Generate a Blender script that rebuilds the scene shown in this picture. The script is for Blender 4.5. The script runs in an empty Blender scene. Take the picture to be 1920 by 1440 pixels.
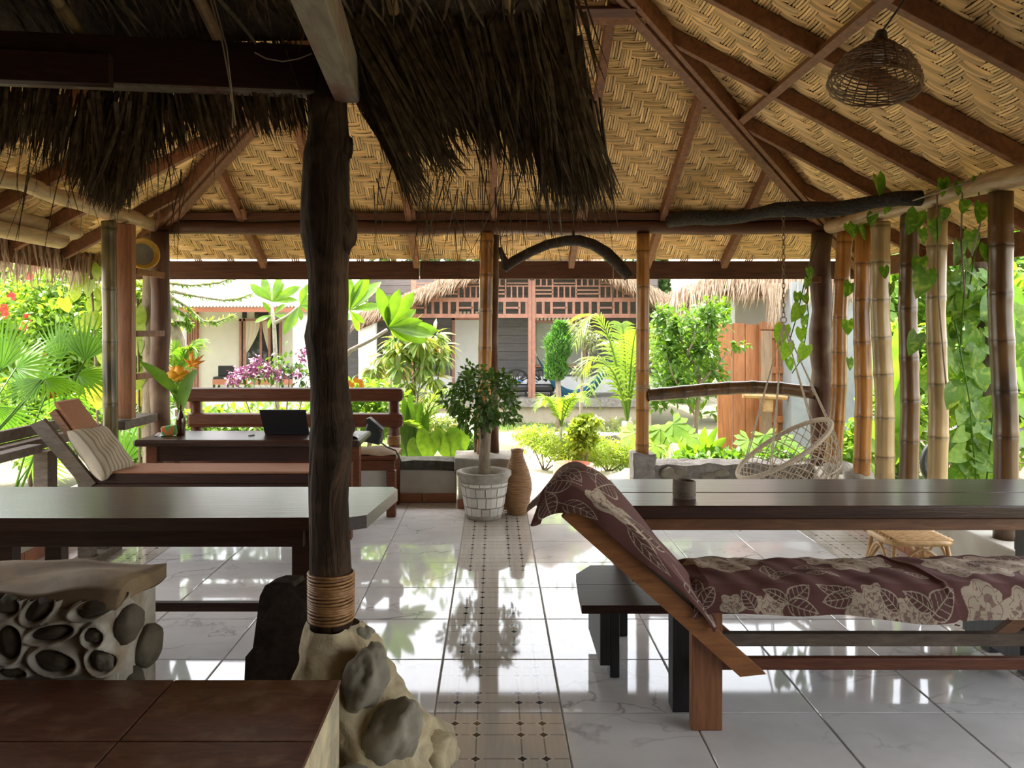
import bpy, bmesh, math, random
import numpy as np
from mathutils import Vector, Matrix

random.seed(7)
rng = np.random.default_rng(7)
SC = bpy.context.scene
COL = SC.collection

# ---------------------------------------------------------------- camera
F, CX, CY, EYE = 1480.0, 926.0, 618.0, 1.5
cam_d = bpy.data.cameras.new('camera')
cam_d.sensor_width = 36.0
cam_d.lens = F / 1920.0 * 36.0
cam_d.shift_x = (960.0 - CX) / 1920.0
cam_d.shift_y = -(720.0 - CY) / 1920.0
cam_d.clip_start = 0.05
cam_d.clip_end = 200
cam = bpy.data.objects.new('camera', cam_d)
cam.location = (0, 0, EYE)
cam.rotation_euler = (math.pi / 2, 0, 0)
COL.objects.link(cam)
SC.camera = cam

# ---------------------------------------------------------------- sky, sun, exposure
world = bpy.data.worlds.new('world')
SC.world = world
world.use_nodes = True
wn, wl = world.node_tree.nodes, world.node_tree.links
sky = wn.new('ShaderNodeTexSky')
sky.sky_type = 'NISHITA'
sky.sun_disc = False
sky.sun_elevation = math.radians(66)
sky.sun_rotation = math.radians(-40)
sky.air_density = 1.0
sky.dust_density = 4.0
sky.ozone_density = 1.0
wn['Background'].inputs['Strength'].default_value = 0.70
haze = wn.new('ShaderNodeMix')
haze.data_type = 'RGBA'
haze.inputs[0].default_value = 0.72
haze.inputs[7].default_value = (2.35, 2.2, 1.9, 1)      # humid white haze over the blue
wl.new(sky.outputs[0], haze.inputs[6])
wl.new(haze.outputs[2], wn['Background'].inputs['Color'])
sun_d = bpy.data.lights.new('sun', 'SUN')
sun_d.energy = 6.2
sun_d.angle = math.radians(1.0)
sun_d.color = (1.0, 0.95, 0.86)
sun = bpy.data.objects.new('sun', sun_d)
sun.rotation_euler = Vector((0.28, -0.30, -1.0)).to_track_quat('-Z', 'Y').to_euler()
sun.location = (0, 0, 30)
COL.objects.link(sun)
SC.view_settings.view_transform = 'Standard'
SC.view_settings.look = 'None'
SC.view_settings.gamma = 1.0
SC.view_settings.use_curve_mapping = False
SC.view_settings.exposure = 1.78
SC.cycles.max_bounces = 10
SC.cycles.diffuse_bounces = 6
SC.cycles.glossy_bounces = 4
SC.cycles.transmission_bounces = 6
SC.cycles.sample_clamp_indirect = 12.0
SC.cycles.use_denoising = True


# ---------------------------------------------------------------- helpers: position
def P(px, py, Y):
    """world point seen at photograph pixel (px, py) when it stands Y metres ahead"""
    return Vector(((px - CX) * Y / F, Y, EYE - (py - CY) * Y / F))


def PX(px, Y):
    return (px - CX) * Y / F


def PZ(py, Y):
    return EYE - (py - CY) * Y / F


# ---------------------------------------------------------------- helpers: materials
MATS = {}


def _mix(nt, a, b, fac, mode='MIX'):
    n = nt.nodes.new('ShaderNodeMix')
    n.data_type = 'RGBA'
    n.blend_type = mode
    for sock, v in ((n.inputs[0], fac), (n.inputs[6], a), (n.inputs[7], b)):
        if isinstance(v, bpy.types.NodeSocket):
            nt.links.new(v, sock)
        elif isinstance(v, (tuple, list)):
            sock.default_value = (v[0], v[1], v[2], 1)
        else:
            sock.default_value = v
    return n.outputs[2]


def _math(nt, op, a, b=None, clamp=False):
    n = nt.nodes.new('ShaderNodeMath')
    n.operation = op
    n.use_clamp = clamp
    for sock, v in zip(n.inputs, (a, b)):
        if v is None:
            continue
        if isinstance(v, bpy.types.NodeSocket):
            nt.links.new(v, sock)
        else:
            sock.default_value = v
    return n.outputs[0]


def _coord(nt, scale=(1, 1, 1), rand=True, kind='Object'):
    tc = nt.nodes.new('ShaderNodeTexCoord')
    mp = nt.nodes.new('ShaderNodeMapping')
    mp.inputs['Scale'].default_value = scale
    nt.links.new(tc.outputs[kind], mp.inputs['Vector'])
    if rand:
        oi = nt.nodes.new('ShaderNodeObjectInfo')
        r = _math(nt, 'MULTIPLY', oi.outputs['Random'], 37.0)
        nt.links.new(r, mp.inputs['Location'])
    return mp.outputs[0]


def _noise(nt, vec, scale=5, detail=4, rough=0.55, dist=0.0):
    n = nt.nodes.new('ShaderNodeTexNoise')
    n.inputs['Scale'].default_value = scale
    n.inputs['Detail'].default_value = detail
    n.inputs['Roughness'].default_value = rough
    n.inputs['Distortion'].default_value = dist
    nt.links.new(vec, n.inputs['Vector'])
    return n.outputs[0]


def _ramp(nt, fac, lo, hi):
    n = nt.nodes.new('ShaderNodeMapRange')
    n.inputs[1].default_value = lo
    n.inputs[2].default_value = hi
    n.clamp = True
    nt.links.new(fac, n.inputs[0])
    return n.outputs[0]


def newmat(name):
    m = bpy.data.materials.new(name)
    m.use_nodes = True
    nt = m.node_tree
    return m, nt, nt.nodes['Principled BSDF']


def pm(name, c1, c2=None, scale=(1, 1, 1), ns=5, detail=5, dist=0.0, rough=0.6, bump=0.0, spec=0.5,
       var=0.0, lo=0.3, hi=0.7, c3=None, ns3=2.0, coat=0.0, bdist=0.01, sheen=0.0, attr=None, metal=0.0):
    """general two or three tone procedural material"""
    m, nt, b = newmat(name)
    b.inputs['Roughness'].default_value = rough
    b.inputs['Specular IOR Level'].default_value = spec
    b.inputs['Metallic'].default_value = metal
    if coat:
        b.inputs['Coat Weight'].default_value = coat
        b.inputs['Coat Roughness'].default_value = 0.15
    if sheen:
        b.inputs['Sheen Weight'].default_value = sheen
    c2 = c2 or c1
    v = _coord(nt, scale)
    f = _noise(nt, v, ns, detail, 0.6, dist)
    col = _mix(nt, c1, c2, _ramp(nt, f, lo, hi))
    if c3:
        f3 = _noise(nt, _coord(nt, (1, 1, 1)), ns3, 3)
        col = _mix(nt, col, c3, _ramp(nt, f3, 0.5, 0.72))
    if attr:
        a = nt.nodes.new('ShaderNodeAttribute')
        a.attribute_name = attr
        col = _mix(nt, col, a.outputs['Color'], 1.0, 'MULTIPLY')
    if var:
        oi = nt.nodes.new('ShaderNodeObjectInfo')
        k = _math(nt, 'MULTIPLY_ADD', oi.outputs['Random'], 2 * var)
        nt.nodes[-1].inputs[2].default_value = 1 - var
        hs = nt.nodes.new('ShaderNodeHueSaturation')
        nt.links.new(k, hs.inputs['Value'])
        nt.links.new(col, hs.inputs['Color'])
        col = hs.outputs[0]
    nt.links.new(col, b.inputs['Base Color'])
    if bump:
        bp = nt.nodes.new('ShaderNodeBump')
        bp.inputs['Strength'].default_value = bump
        bp.inputs['Distance'].default_value = bdist
        nt.links.new(f, bp.inputs['Height'])
        nt.links.new(bp.outputs[0], b.inputs['Normal'])
    MATS[name] = m
    return m


def leafmat(name, c1, c2, trans=0.5, ns=9, rough=0.45, tcol=None, c3=None):
    m, nt, b = newmat(name)
    b.inputs['Roughness'].default_value = rough
    v = _coord(nt, (1, 1, 1))
    f = _noise(nt, v, ns, 3)
    col = _mix(nt, c1, c2, _ramp(nt, f, 0.35, 0.65))
    if c3:
        f3 = _noise(nt, v, ns * 1.6, 2, dist=1.2)
        col = _mix(nt, col, c3, _ramp(nt, f3, 0.48, 0.72))
    nt.links.new(col, b.inputs['Base Color'])
    t = nt.nodes.new('ShaderNodeBsdfTranslucent')
    tc = _mix(nt, col, tcol or (1.25, 1.2, 0.45), 1.0, 'MULTIPLY')
    nt.links.new(tc, t.inputs['Color'])
    ms = nt.nodes.new('ShaderNodeMixShader')
    ms.inputs[0].default_value = trans
    nt.links.new(b.outputs[0], ms.inputs[1])
    nt.links.new(t.outputs[0], ms.inputs[2])
    nt.links.new(ms.outputs[0], nt.nodes['Material Output'].inputs['Surface'])
    MATS[name] = m
    return m


# ---------------------------------------------------------------- helpers: meshes and objects
class MB:
    """collects shapes (world coordinates) that become ONE mesh object"""

    def __init__(s):
        s.v, s.f, s.c = [], [], None

    def add(s, vs, fs):
        o = len(s.v)
        s.v.extend([tuple(x) for x in vs])
        s.f.extend([tuple(i + o for i in f) for f in fs])
        return s

    def box(s, c, d, rz=0.0, rx=0.0, ry=0.0, bev=0.0, M=None):
        hx, hy, hz = d[0] / 2, d[1] / 2, d[2] / 2
        R = M if M is not None else (Matrix.Rotation(rz, 3, 'Z') @ Matrix.Rotation(ry, 3, 'Y') @ Matrix.Rotation(rx, 3, 'X'))
        c = Vector(c)
        if bev <= 0:
            vs = [c + R @ Vector((x * hx, y * hy, z * hz)) for z in (-1, 1) for y in (-1, 1) for x in (-1, 1)]
            return s.add(vs, [(0, 2, 3, 1), (4, 5, 7, 6), (0, 1, 5, 4), (2, 6, 7, 3), (0, 4, 6, 2), (1, 3, 7, 5)])
        bm = bmesh.new()
        bmesh.ops.create_cube(bm, size=1)
        bmesh.ops.scale(bm, vec=d, verts=bm.verts)
        bmesh.ops.bevel(bm, geom=bm.edges[:], offset=min(bev, min(d) * .45), segments=2, affect='EDGES', profile=.5)
        bm.verts.index_update()
        s.add([c + R @ v.co for v in bm.verts], [[v.index for v in f.verts] for f in bm.faces])
        bm.free()
        return s

    def bb(s, a, b, bev=0.0):
        a, b = Vector(a), Vector(b)
        return s.box((a + b) / 2, [max(abs(x), 1e-4) for x in (b - a)], bev=bev)

    def tube(s, pts, r, n=10, cap=True, wob=0.0, flat=1.0, up=None):
        """swept tube through pts; r is a number or a list"""
        pts = [Vector(p) for p in pts]
        m = len(pts)
        rs = r if isinstance(r, (list, tuple, np.ndarray)) else [r] * m
        o = len(s.v)
        ref = Vector(up) if up else None
        N = None
        for i, p in enumerate(pts):
            t = (pts[min(i + 1, m - 1)] - pts[max(i - 1, 0)]).normalized()
            if N is None:
                a = ref or (Vector((0, 0, 1)) if abs(t.z) < .9 else Vector((1, 0, 0)))
                N = (a - a.dot(t) * t).normalized()
            else:
                N = (N - N.dot(t) * t)
                N = N.normalized() if N.length > 1e-6 else t.orthogonal().normalized()
            B = t.cross(N)
            for k in range(n):
                an = 2 * math.pi * k / n
                w = 1 + (random.uniform(-wob, wob) if wob else 0)
                s.v.append(tuple(p + rs[i] * w * (N * math.cos(an) * flat + B * math.sin(an))))
        for i in range(m - 1):
            for k in range(n):
                a, b = o + i * n + k, o + i * n + (k + 1) % n
                s.f.append((a, b, b + n, a + n))
        if cap:
            s.f.append(tuple(o + k for k in reversed(range(n))))
            s.f.append(tuple(o + (m - 1) * n + k for k in range(n)))
        return s

    def lathe(s, prof, c, n=24, closed=False, cap=True):
        """prof: list of (r, z)"""
        c = Vector(c)
        o = len(s.v)
        m = len(prof)
        for (r, z) in prof:
            for k in range(n):
                an = 2 * math.pi * k / n
                s.v.append((c.x + r * math.cos(an), c.y + r * math.sin(an), c.z + z))
        for i in range(m - 1):
            for k in range(n):
                a, b = o + i * n + k, o + i * n + (k + 1) % n
                s.f.append((a, b, b + n, a + n))
        if cap:
            s.f.append(tuple(o + k for k in reversed(range(n))))
            s.f.append(tuple(o + (m - 1) * n + k for k in range(n)))
        return s

    def prism(s, poly, d):
        """poly: list of 3D points, extruded by vector d"""
        d = Vector(d)
        n = len(poly)
        vs = [Vector(p) for p in poly] + [Vector(p) + d for p in poly]
        fs = [tuple(range(n)), tuple(reversed(range(n, 2 * n)))]
        for i in range(n):
            j = (i + 1) % n
            fs.append((i, i + n, j + n, j))
        return s.add(vs, fs)

    def grid(s, fn, nu, nv):
        """fn(u, v) -> point with u, v in 0..1"""
        o = len(s.v)
        for j in range(nv + 1):
            for i in range(nu + 1):
                s.v.append(tuple(fn(i / nu, j / nv)))
        for j in range(nv):
            for i in range(nu):
                a = o + j * (nu + 1) + i
                s.f.append((a, a + 1, a + nu + 2, a + nu + 1))
        return s

    def blob(s, c, r, sub=2, amp=0.15, freq=2.0, seed=0, flatz=None):
        """lumpy rock"""
        bm = bmesh.new()
        bmesh.ops.create_icosphere(bm, subdivisions=sub, radius=1)
        rr = random.Random(seed)
        off = Vector((rr.uniform(0, 50), rr.uniform(0, 50), rr.uniform(0, 50)))
        from mathutils import noise
        r = Vector(r) if not isinstance(r, (int, float)) else Vector((r, r, r))
        vs = []
        for v in bm.verts:
            k = 1 + amp * noise.noise(v.co * freq + off) + amp * .4 * noise.noise(v.co * freq * 2.7 + off)
            p = Vector((v.co.x * r.x * k, v.co.y * r.y * k, v.co.z * r.z * k))
            if flatz is not None and p.z < flatz:
                p.z = flatz
            vs.append(Vector(c) + p)
        bm.verts.index_update()
        s.add(vs, [[v.index for v in f.verts] for f in bm.faces])
        bm.free()
        return s

    def build(s, name, mat, parent=None, smooth=False, kind=None, label=None, cat=None, group=None, origin=None, col=None, flip=False):
        return mesh_obj(name, np.array(s.v, dtype=np.float32).reshape(-1, 3), s.f, mat, parent, smooth, kind, label, cat, group, origin, col, flip)


WL = {}


def wloc(o):
    return WL[o.name]


def mesh_obj(name, V, faces, mat, parent=None, smooth=False, kind=None, label=None, cat=None, group=None, origin=None, col=None, flip=False):
    if parent is not None:
        org = wloc(parent)
    elif origin is not None:
        org = Vector(origin)
    else:
        lo, hi = V.min(axis=0), V.max(axis=0)
        org = Vector(((lo[0] + hi[0]) / 2, (lo[1] + hi[1]) / 2, lo[2]))
    V = V - np.array(org, dtype=np.float32)
    me = bpy.data.meshes.new(name)
    if isinstance(faces, np.ndarray):
        n, k = faces.shape
        me.vertices.add(len(V))
        me.vertices.foreach_set('co', V.astype(np.float32).ravel())
        me.loops.add(n * k)
        me.loops.foreach_set('vertex_index', faces.astype(np.int32).ravel())
        me.polygons.add(n)
        me.polygons.foreach_set('loop_start', np.arange(0, n * k, k, dtype=np.int32))
        me.update(calc_edges=True)
    else:
        me.from_pydata([tuple(v) for v in V.tolist()], [], faces)
    if not isinstance(faces, np.ndarray):
        bm = bmesh.new()
        bm.from_mesh(me)
        bmesh.ops.recalc_face_normals(bm, faces=bm.faces)
        bm.to_mesh(me)
        bm.free()
    if smooth:
        me.polygons.foreach_set('use_smooth', [True] * len(me.polygons))
    if col is not None:
        a = me.color_attributes.new('Col', 'FLOAT_COLOR', 'POINT')
        a.data.foreach_set('color', np.asarray(col, dtype=np.float32).ravel())
    if isinstance(mat, str):
        mat = MATS[mat]
    me.materials.append(mat)
    o = bpy.data.objects.new(name, me)
    COL.objects.link(o)
    if parent is not None:
        o.parent = parent
    else:
        o.location = org
    WL[o.name] = org
    tag(o, label, cat, group, kind)
    return o


def tag(o, label=None, cat=None, group=None, kind=None):
    if label:
        o['label'] = label
    if cat:
        o['category'] = cat
    if group:
        o['group'] = group
    if kind:
        o['kind'] = kind
    return o


def thing(name, label, cat, loc, group=None, kind=None):
    o = bpy.data.objects.new(name, None)
    o.empty_display_size = 0.1
    COL.objects.link(o)
    o.location = loc
    WL[o.name] = Vector(loc)
    tag(o, label, cat, group, kind)
    return o


def copy_tree(o, loc=None, rz=None, label=None, parent=None, scale=None):
    c = o.copy()
    COL.objects.link(c)
    c.parent = parent
    if loc is not None:
        c.location = loc
    if rz is not None:
        c.rotation_euler = (0, 0, rz)
    if scale is not None:
        c.scale = (scale,) * 3 if isinstance(scale, (int, float)) else scale
    if label:
        c['label'] = label
    for ch in list(o.children):
        copy_tree(ch, parent=c)
    return c


def instance(src_mesh, name, M, parent=None):
    """one more object that shares mesh data; M is a world matrix"""
    o = bpy.data.objects.new(name, src_mesh)
    COL.objects.link(o)
    if parent is not None:
        o.parent = parent
        M = Matrix.Translation(-wloc(parent)) @ M
    o.matrix_local = M
    return o


def raw_mesh(name, V, Fc, mat, smooth=False, col=None):
    o = mesh_obj(name, np.asarray(V, dtype=np.float32), Fc, mat, smooth=smooth, origin=(0, 0, 0), col=col)
    me = o.data
    bpy.data.objects.remove(o)
    return me


# ---------------------------------------------------------------- helpers: leaves
def leaf_tpl(L=1.0, W=0.4, seg=2, fold=0.25, droop=0.2, shape='oval', tip=0.0):
    """leaf lying along +Y, normal +Z; verts rows (left, mid, right)"""
    vs, fs = [], []
    for i in range(seg + 1):
        t = i / seg
        if shape == 'oval':
            w = math.sin(math.pi * min(1, t * .97 + .03)) ** .8
        elif shape == 'obov':
            w = math.sin(math.pi * t ** 1.45) ** .75 if 0 < t < 1 else 0.03
        elif shape == 'heart':
            w = float(np.interp(t, [0, .1, .25, .45, .65, .85, .95, 1], [.62, .93, 1.0, .93, .70, .34, .12, .0]))
        elif shape == 'blade':
            w = min(1, t * 6 + .35) * (1 - t ** 3)
        else:
            w = 1 - t
        w = max(w, 0.02) * W / 2
        y = L * t
        z = -droop * L * t * t
        lb = .20 * L * (1 - t) ** 2 if shape == 'heart' else 0
        vs += [(-w, y - lb, z + fold * w), (0, y, z), (w, y - lb, z + fold * w)]
        if i:
            a = (i - 1) * 3
            fs += [(a, a + 1, a + 4, a + 3), (a + 1, a + 2, a + 5, a + 4)]
    return np.array(vs, dtype=np.float32), np.array(fs, dtype=np.int32)


def frames(pos, dirs, roll=None, size=None, up=(0, 0, 1)):
    """arrays of 3x3 frames whose Y is dirs and Z is near up"""
    pos = np.asarray(pos, dtype=np.float64)
    d = np.asarray(dirs, dtype=np.float64)
    d = d / (np.linalg.norm(d, axis=1, keepdims=True) + 1e-9)
    u = np.tile(np.array(up, dtype=np.float64), (len(d), 1)) + rng.normal(0, .25, d.shape)
    x = np.cross(d, u)
    x = x / (np.linalg.norm(x, axis=1, keepdims=True) + 1e-9)
    z = np.cross(x, d)
    if roll is not None:
        c, s_ = np.cos(roll)[:, None], np.sin(roll)[:, None]
        x, z = x * c + z * s_, z * c - x * s_
    return pos, x, d, z, (np.ones(len(d)) if size is None else np.asarray(size))


def scatter(tpl, fr):
    tv, tf = tpl
    pos, x, y, z, s = fr
    V = (pos[:, None, :] + s[:, None, None] * (tv[None, :, 0:1] * x[:, None, :] + tv[None, :, 1:2] * y[:, None, :] + tv[None, :, 2:3] * z[:, None, :]))
    n, k = len(pos), len(tv)
    Fc = (tf[None, :, :] + (np.arange(n) * k)[:, None, None]).reshape(-1, tf.shape[1])
    return V.reshape(-1, 3).astype(np.float32), Fc.astype(np.int32)


def join_np(parts):
    Vs, Fs, o = [], [], 0
    for V, Fc in parts:
        Vs.append(V)
        Fs.append(Fc + o)
        o += len(V)
    return np.concatenate(Vs), np.concatenate(Fs)

# ---------------------------------------------------------------- materials
pm('wood_red', (.16, .055, .025), (.075, .024, .012), (3, 30, 30), 2.2, 5, .6, rough=.4, bump=.08, spec=.35, var=.1)
pm('wood_dark_x', (.055, .022, .014), (.022, .010, .008), (2, 26, 26), 2.4, 5, .6, rough=.5, bump=.06, spec=.25, var=.1)
pm('wood_table', (.060, .026, .017), (.026, .012, .009), (1.6, 22, 22), 2.4, 6, .7, rough=.31, bump=.2, spec=.36, coat=.13)
pm('wood_brown_x', (.23, .105, .045), (.11, .045, .02), (3, 30, 30), 2.0, 5, .7, rough=.5, bump=.1, var=.12)
pm('wood_brown_z', (.30, .125, .05), (.16, .06, .026), (30, 30, 2.4), 2.0, 5, .7, rough=.45, bump=.1, var=.12)
pm('wood_rafter', (.23, .098, .042), (.115, .046, .022), (14, 14, 14), 1.6, 4, .8, rough=.6, bump=.1, var=.2, spec=.3)
pm('wood_beam', (.125, .052, .028), (.06, .025, .015), (2, 20, 20), 1.8, 5, .8, rough=.5, bump=.1, var=.1, spec=.35)
pm('wood_grey', (.17, .135, .10), (.085, .062, .046), (4, 16, 16), 2.0, 5, .8, rough=.75, bump=.2, var=.12)
pm('wood_black', (.030, .030, .032), (.012, .012, .014), (20, 20, 3), 2.0, 4, .5, rough=.45, bump=.15)
pm('trunk_dark', (.075, .042, .023), (.014, .009, .006), (9, 9, 1.6), 2.2, 7, 1.2, rough=.75, spec=.2, bump=1.0, bdist=.03, c3=(.12, .075, .045), ns3=6)
pm('log_corner', (.11, .046, .026), (.05, .022, .014), (9, 9, 1.0), 2.2, 5, .8, rough=.5, spec=.3, bump=.3, c3=(.22, .15, .10), ns3=2.2)
pm('driftwood', (.050, .034, .025), (.014, .010, .008), (6, 6, 6), 3, 6, 1.2, rough=.7, spec=.2, bump=.8, bdist=.015)
pm('blacklog', (.06, .052, .045), (.012, .010, .009), (4, 18, 18), 3, 6, .8, rough=.75, spec=.15, bump=.9, bdist=.015)
pm('plate_log', (.46, .31, .17), (.22, .13, .07), (10, 2.0, 10), 2.0, 5, .8, rough=.45, bump=.15)
pm('rattan', (.43, .235, .095), (.22, .105, .04), (20, 20, 20), 2.0, 3, rough=.4, var=.1)
pm('wicker', (.17, .085, .035), (.07, .032, .015), (20, 20, 20), 2.2, 3, rough=.5, var=.1)
pm('vase_cane', (.42, .24, .11), (.23, .12, .055), (6, 6, 40), 2.2, 3, rough=.55, bump=.1)
pm('stool_cane', (.68, .44, .20), (.45, .26, .10), (12, 12, 12), 2, 3, rough=.4, var=.08)
pm('plaster', (.62, .60, .54), (.50, .475, .41), (1, 1, 1), 3.5, 6, .5, rough=.85, bump=.15, c3=(.40, .36, .27), ns3=2.2)
pm('cement', (.36, .335, .28), (.20, .18, .145), (1, 1, 1), 9, 7, .6, rough=.9, bump=.7, bdist=.02)
pm('cement_cream', (.62, .53, .34), (.34, .28, .17), (1, 1, 1), 11, 8, .6, rough=.92, bump=1.0, bdist=.02, c3=(.30, .27, .20), ns3=5)
pm('mortar', (.50, .47, .41), (.30, .27, .22), (1, 1, 1), 9, 6, .5, rough=.9, bump=.6, bdist=.012, c3=(.22, .155, .09), ns3=6)
pm('river_stone', (.125, .105, .075), (.06, .05, .036), (1, 1, 1), 9, 7, .4, rough=.75, spec=.3, bump=.5, bdist=.012, var=.25)
pm('moss_stone', (.12, .115, .09), (.035, .035, .026), (1, 1, 1), 14, 7, .5, rough=.95, bump=1.0, bdist=.02)
pm('lump_stone', (.30, .275, .21), (.17, .155, .12), (1, 1, 1), 7, 7, .5, rough=.85, spec=.3, bump=.5, bdist=.012)
pm('top_sand', (.27, .19, .105), (.14, .095, .055), (1, 1, 1), 6, 6, .7, rough=.85, bump=.4)
pm('skirting', (.40, .16, .075), (.25, .095, .05), (1, 1, 1), 6, 4, rough=.5, var=.12)
pm('grout', (.30, .29, .28), rough=.8)
pm('slab_tile', (.135, .050, .026), (.045, .016, .009), (3.2, 13, 3), 1.8, 7, 2.2, rough=.36, spec=.3, c3=(.19, .11, .07), ns3=9)
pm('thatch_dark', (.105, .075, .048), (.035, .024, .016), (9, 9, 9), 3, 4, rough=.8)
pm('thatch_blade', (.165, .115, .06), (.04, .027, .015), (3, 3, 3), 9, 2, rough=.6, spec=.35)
pm('wood_worn_lit', (.30, .26, .19), (.17, .13, .09), (14, 2, 14), 2.5, 5, .8, rough=.6, spec=.3, bump=.2, c3=(.17, .035, .02), ns3=4)  # worn wood with red patches, paled to carry light on the beam undersides
pm('wood_rail', (.34, .145, .05), (.19, .075, .026), (4, 26, 26), 2.0, 5, .7, rough=.5, spec=.3, bump=.1)
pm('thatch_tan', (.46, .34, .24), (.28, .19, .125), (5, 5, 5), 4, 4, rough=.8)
pm('bamboo_stick', (.52, .31, .13), (.28, .15, .06), (9, 9, 9), 2, 4, rough=.45, var=.15)
pm('string', (.33, .26, .17), rough=.8)
pm('roof_cover', (.16, .12, .08), rough=.9)
pm('weave_back', (.10, .058, .022), (.05, .028, .012), (8, 8, 8), 3, 3, rough=.9)
pm('house_plank', (.125, .118, .118), (.075, .07, .07), (2, 20, 20), 2, 5, .6, rough=.7, bump=.15, var=.13)
pm('house_wood', (.36, .17, .115), (.25, .115, .08), (3, 3, 3), 3, 4, .6, rough=.6, var=.06)
pm('house_white', (.70, .71, .72), (.62, .63, .63), (1, 1, 1), 3, 4, rough=.8)
pm('house_cream', (.66, .62, .52), (.58, .54, .44), (1, 1, 1), 2, 4, rough=.85)
pm('door_pale', (.50, .50, .48), (.44, .44, .42), (1, 1, 1), 3, 3, rough=.5)
pm('fascia_red', (.38, .14, .08), (.28, .10, .055), (1, 8, 8), 3, 4, rough=.6)
pm('metal_roof', (.70, .70, .70), (.60, .60, .60), (1, 1, 1), 3, 4, rough=.35, spec=.5)
pm('curtain', (.62, .55, .42), rough=.9)
pm('dark_glass', (.03, .032, .035), rough=.05, spec=.8)
pm('glass_hazy', (.30, .31, .26), (.20, .21, .18), (1, 1, 1), 2, 4, rough=.15, spec=.6)
pm('black_plastic', (.018, .018, .02), rough=.35)
pm('hammock_blue', (.02, .12, .20), (.012, .07, .12), (30, 30, 6), 3, 3, rough=.8)
pm('blue_cloth', (.05, .16, .50), rough=.8)
pm('gate_plank', (.42, .165, .06), (.24, .085, .03), (12, 12, 1.3), 2, 5, .9, rough=.55, bump=.12, var=.22)
pm('gate_grey', (.30, .20, .12), (.17, .11, .07), (12, 12, 1.3), 2, 5, .9, rough=.65, bump=.12, var=.15)
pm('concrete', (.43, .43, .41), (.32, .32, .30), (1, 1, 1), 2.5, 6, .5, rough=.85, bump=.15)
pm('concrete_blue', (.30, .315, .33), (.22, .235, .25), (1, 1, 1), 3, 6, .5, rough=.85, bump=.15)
pm('rock_tan', (.50, .42, .30), (.33, .28, .20), (1, 1, 1), 4, 6, .5, rough=.9, bump=.5, bdist=.02)
pm('terrace_stone', (.30, .28, .25), (.13, .12, .105), (1, 1, 1), 16, 6, .5, rough=.95, bump=.8, bdist=.02)
pm('terrace_wall', (.46, .40, .29), (.33, .29, .22), (1, 1, 1), 3, 6, .5, rough=.9, bump=.2)
pm('ground', (.15, .125, .075), (.085, .09, .04), (1, 1, 1), 1.2, 8, .4, rough=.95, bump=.4, bdist=.05)
pm('path', (.54, .49, .40), (.42, .37, .30), (1, 1, 1), 1.6, 7, .5, rough=.9, bump=.3, bdist=.02)
pm('terracotta', (.50, .20, .12), (.33, .12, .075), (1, 1, 1), 6, 5, rough=.8, bump=.2)
pm('bark', (.30, .24, .17), (.15, .115, .08), (8, 8, 3), 3, 6, .6, rough=.85, bump=.6, bdist=.01)
pm('bark_pale', (.46, .42, .34), (.28, .25, .19), (6, 6, 14), 2, 4, .6, rough=.8, bump=.2)
pm('bark_dark', (.12, .085, .055), (.045, .032, .022), (8, 8, 3), 3, 6, .6, rough=.85, bump=.7, bdist=.02)
pm('chain', (.30, .21, .13), (.16, .10, .06), (20, 20, 20), 2, 3, rough=.45, metal=.7)
pm('rope', (.50, .42, .32), (.34, .28, .20), (40, 40, 40), 2, 3, rough=.9)
pm('cushion_base', (.40, .35, .27), rough=.9)
pm('mat_orange', (.40, .19, .095), (.27, .12, .06), (4, 60, 60), 3, 3, rough=.8, bump=.2)
pm('cloth_seat', (.42, .31, .21), (.32, .23, .15), (3, 3, 3), 4, 4, rough=.9)
pm('bag_leather', (.030, .040, .038), (.016, .022, .021), (1, 1, 1), 8, 4, rough=.42, bump=.1)
pm('bottle_glass', (.055, .018, .006), rough=.06, spec=.8)
pm('packet', (.62, .17, .05), (.10, .34, .09), (1, 1, 1), 26, 1, lo=.5, hi=.53, rough=.4)
pm('packet_clear', (.62, .62, .60), rough=.2)
pm('gong_yellow', (.62, .38, .06), (.42, .24, .03), (1, 1, 1), 5, 3, rough=.35)
pm('gong_grey', (.22, .20, .15), (.12, .11, .09), (1, 1, 1), 9, 4, rough=.5)
pm('paper_grey', (.45, .46, .47), (.20, .21, .22), (1, 1, 1), 9, 3, rough=.4)
pm('pot_concrete', (.42, .385, .33), (.22, .20, .165), (1, 1, 1), 9, 6, rough=.9, bump=.4)
pm('pot_tile', (.66, .64, .58), (.52, .50, .44), (1, 1, 1), 6, 4, rough=.3, var=.12)
pm('pebble', (.60, .56, .50), (.30, .27, .23), (1, 1, 1), 40, 2, rough=.9)
pm('petal_pink', (.42, .14, .32), (.52, .24, .42), (1, 1, 1), 12, 2, rough=.7)
pm('petal_red', (.70, .05, .03), (.55, .03, .03), (1, 1, 1), 9, 2, rough=.6)
pm('petal_orange', (.85, .28, .02), (.90, .42, .02), (1, 1, 1), 9, 2, rough=.5)
pm('petal_yellow', (.88, .46, .02), (.85, .36, .02), (1, 1, 1), 9, 2, rough=.5)
pm('motor_grey', (.16, .17, .19), rough=.35)
leafmat('leaf_fan', (.13, .30, .027), (.085, .22, .02), .55, 3)
leafmat('leaf_bright', (.20, .33, .04), (.115, .24, .028), .52, 6)
leafmat('leaf_mid', (.12, .24, .03), (.07, .16, .02), .5, 6)
leafmat('leaf_dark', (.085, .17, .03), (.045, .10, .02), .4, 8)
leafmat('leaf_lime', (.31, .39, .055), (.20, .31, .035), .52, 5)
leafmat('leaf_yellow', (.52, .47, .05), (.38, .40, .05), .5, 4)
leafmat('leaf_plumeria', (.16, .30, .03), (.10, .21, .024), .55, 3)
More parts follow.
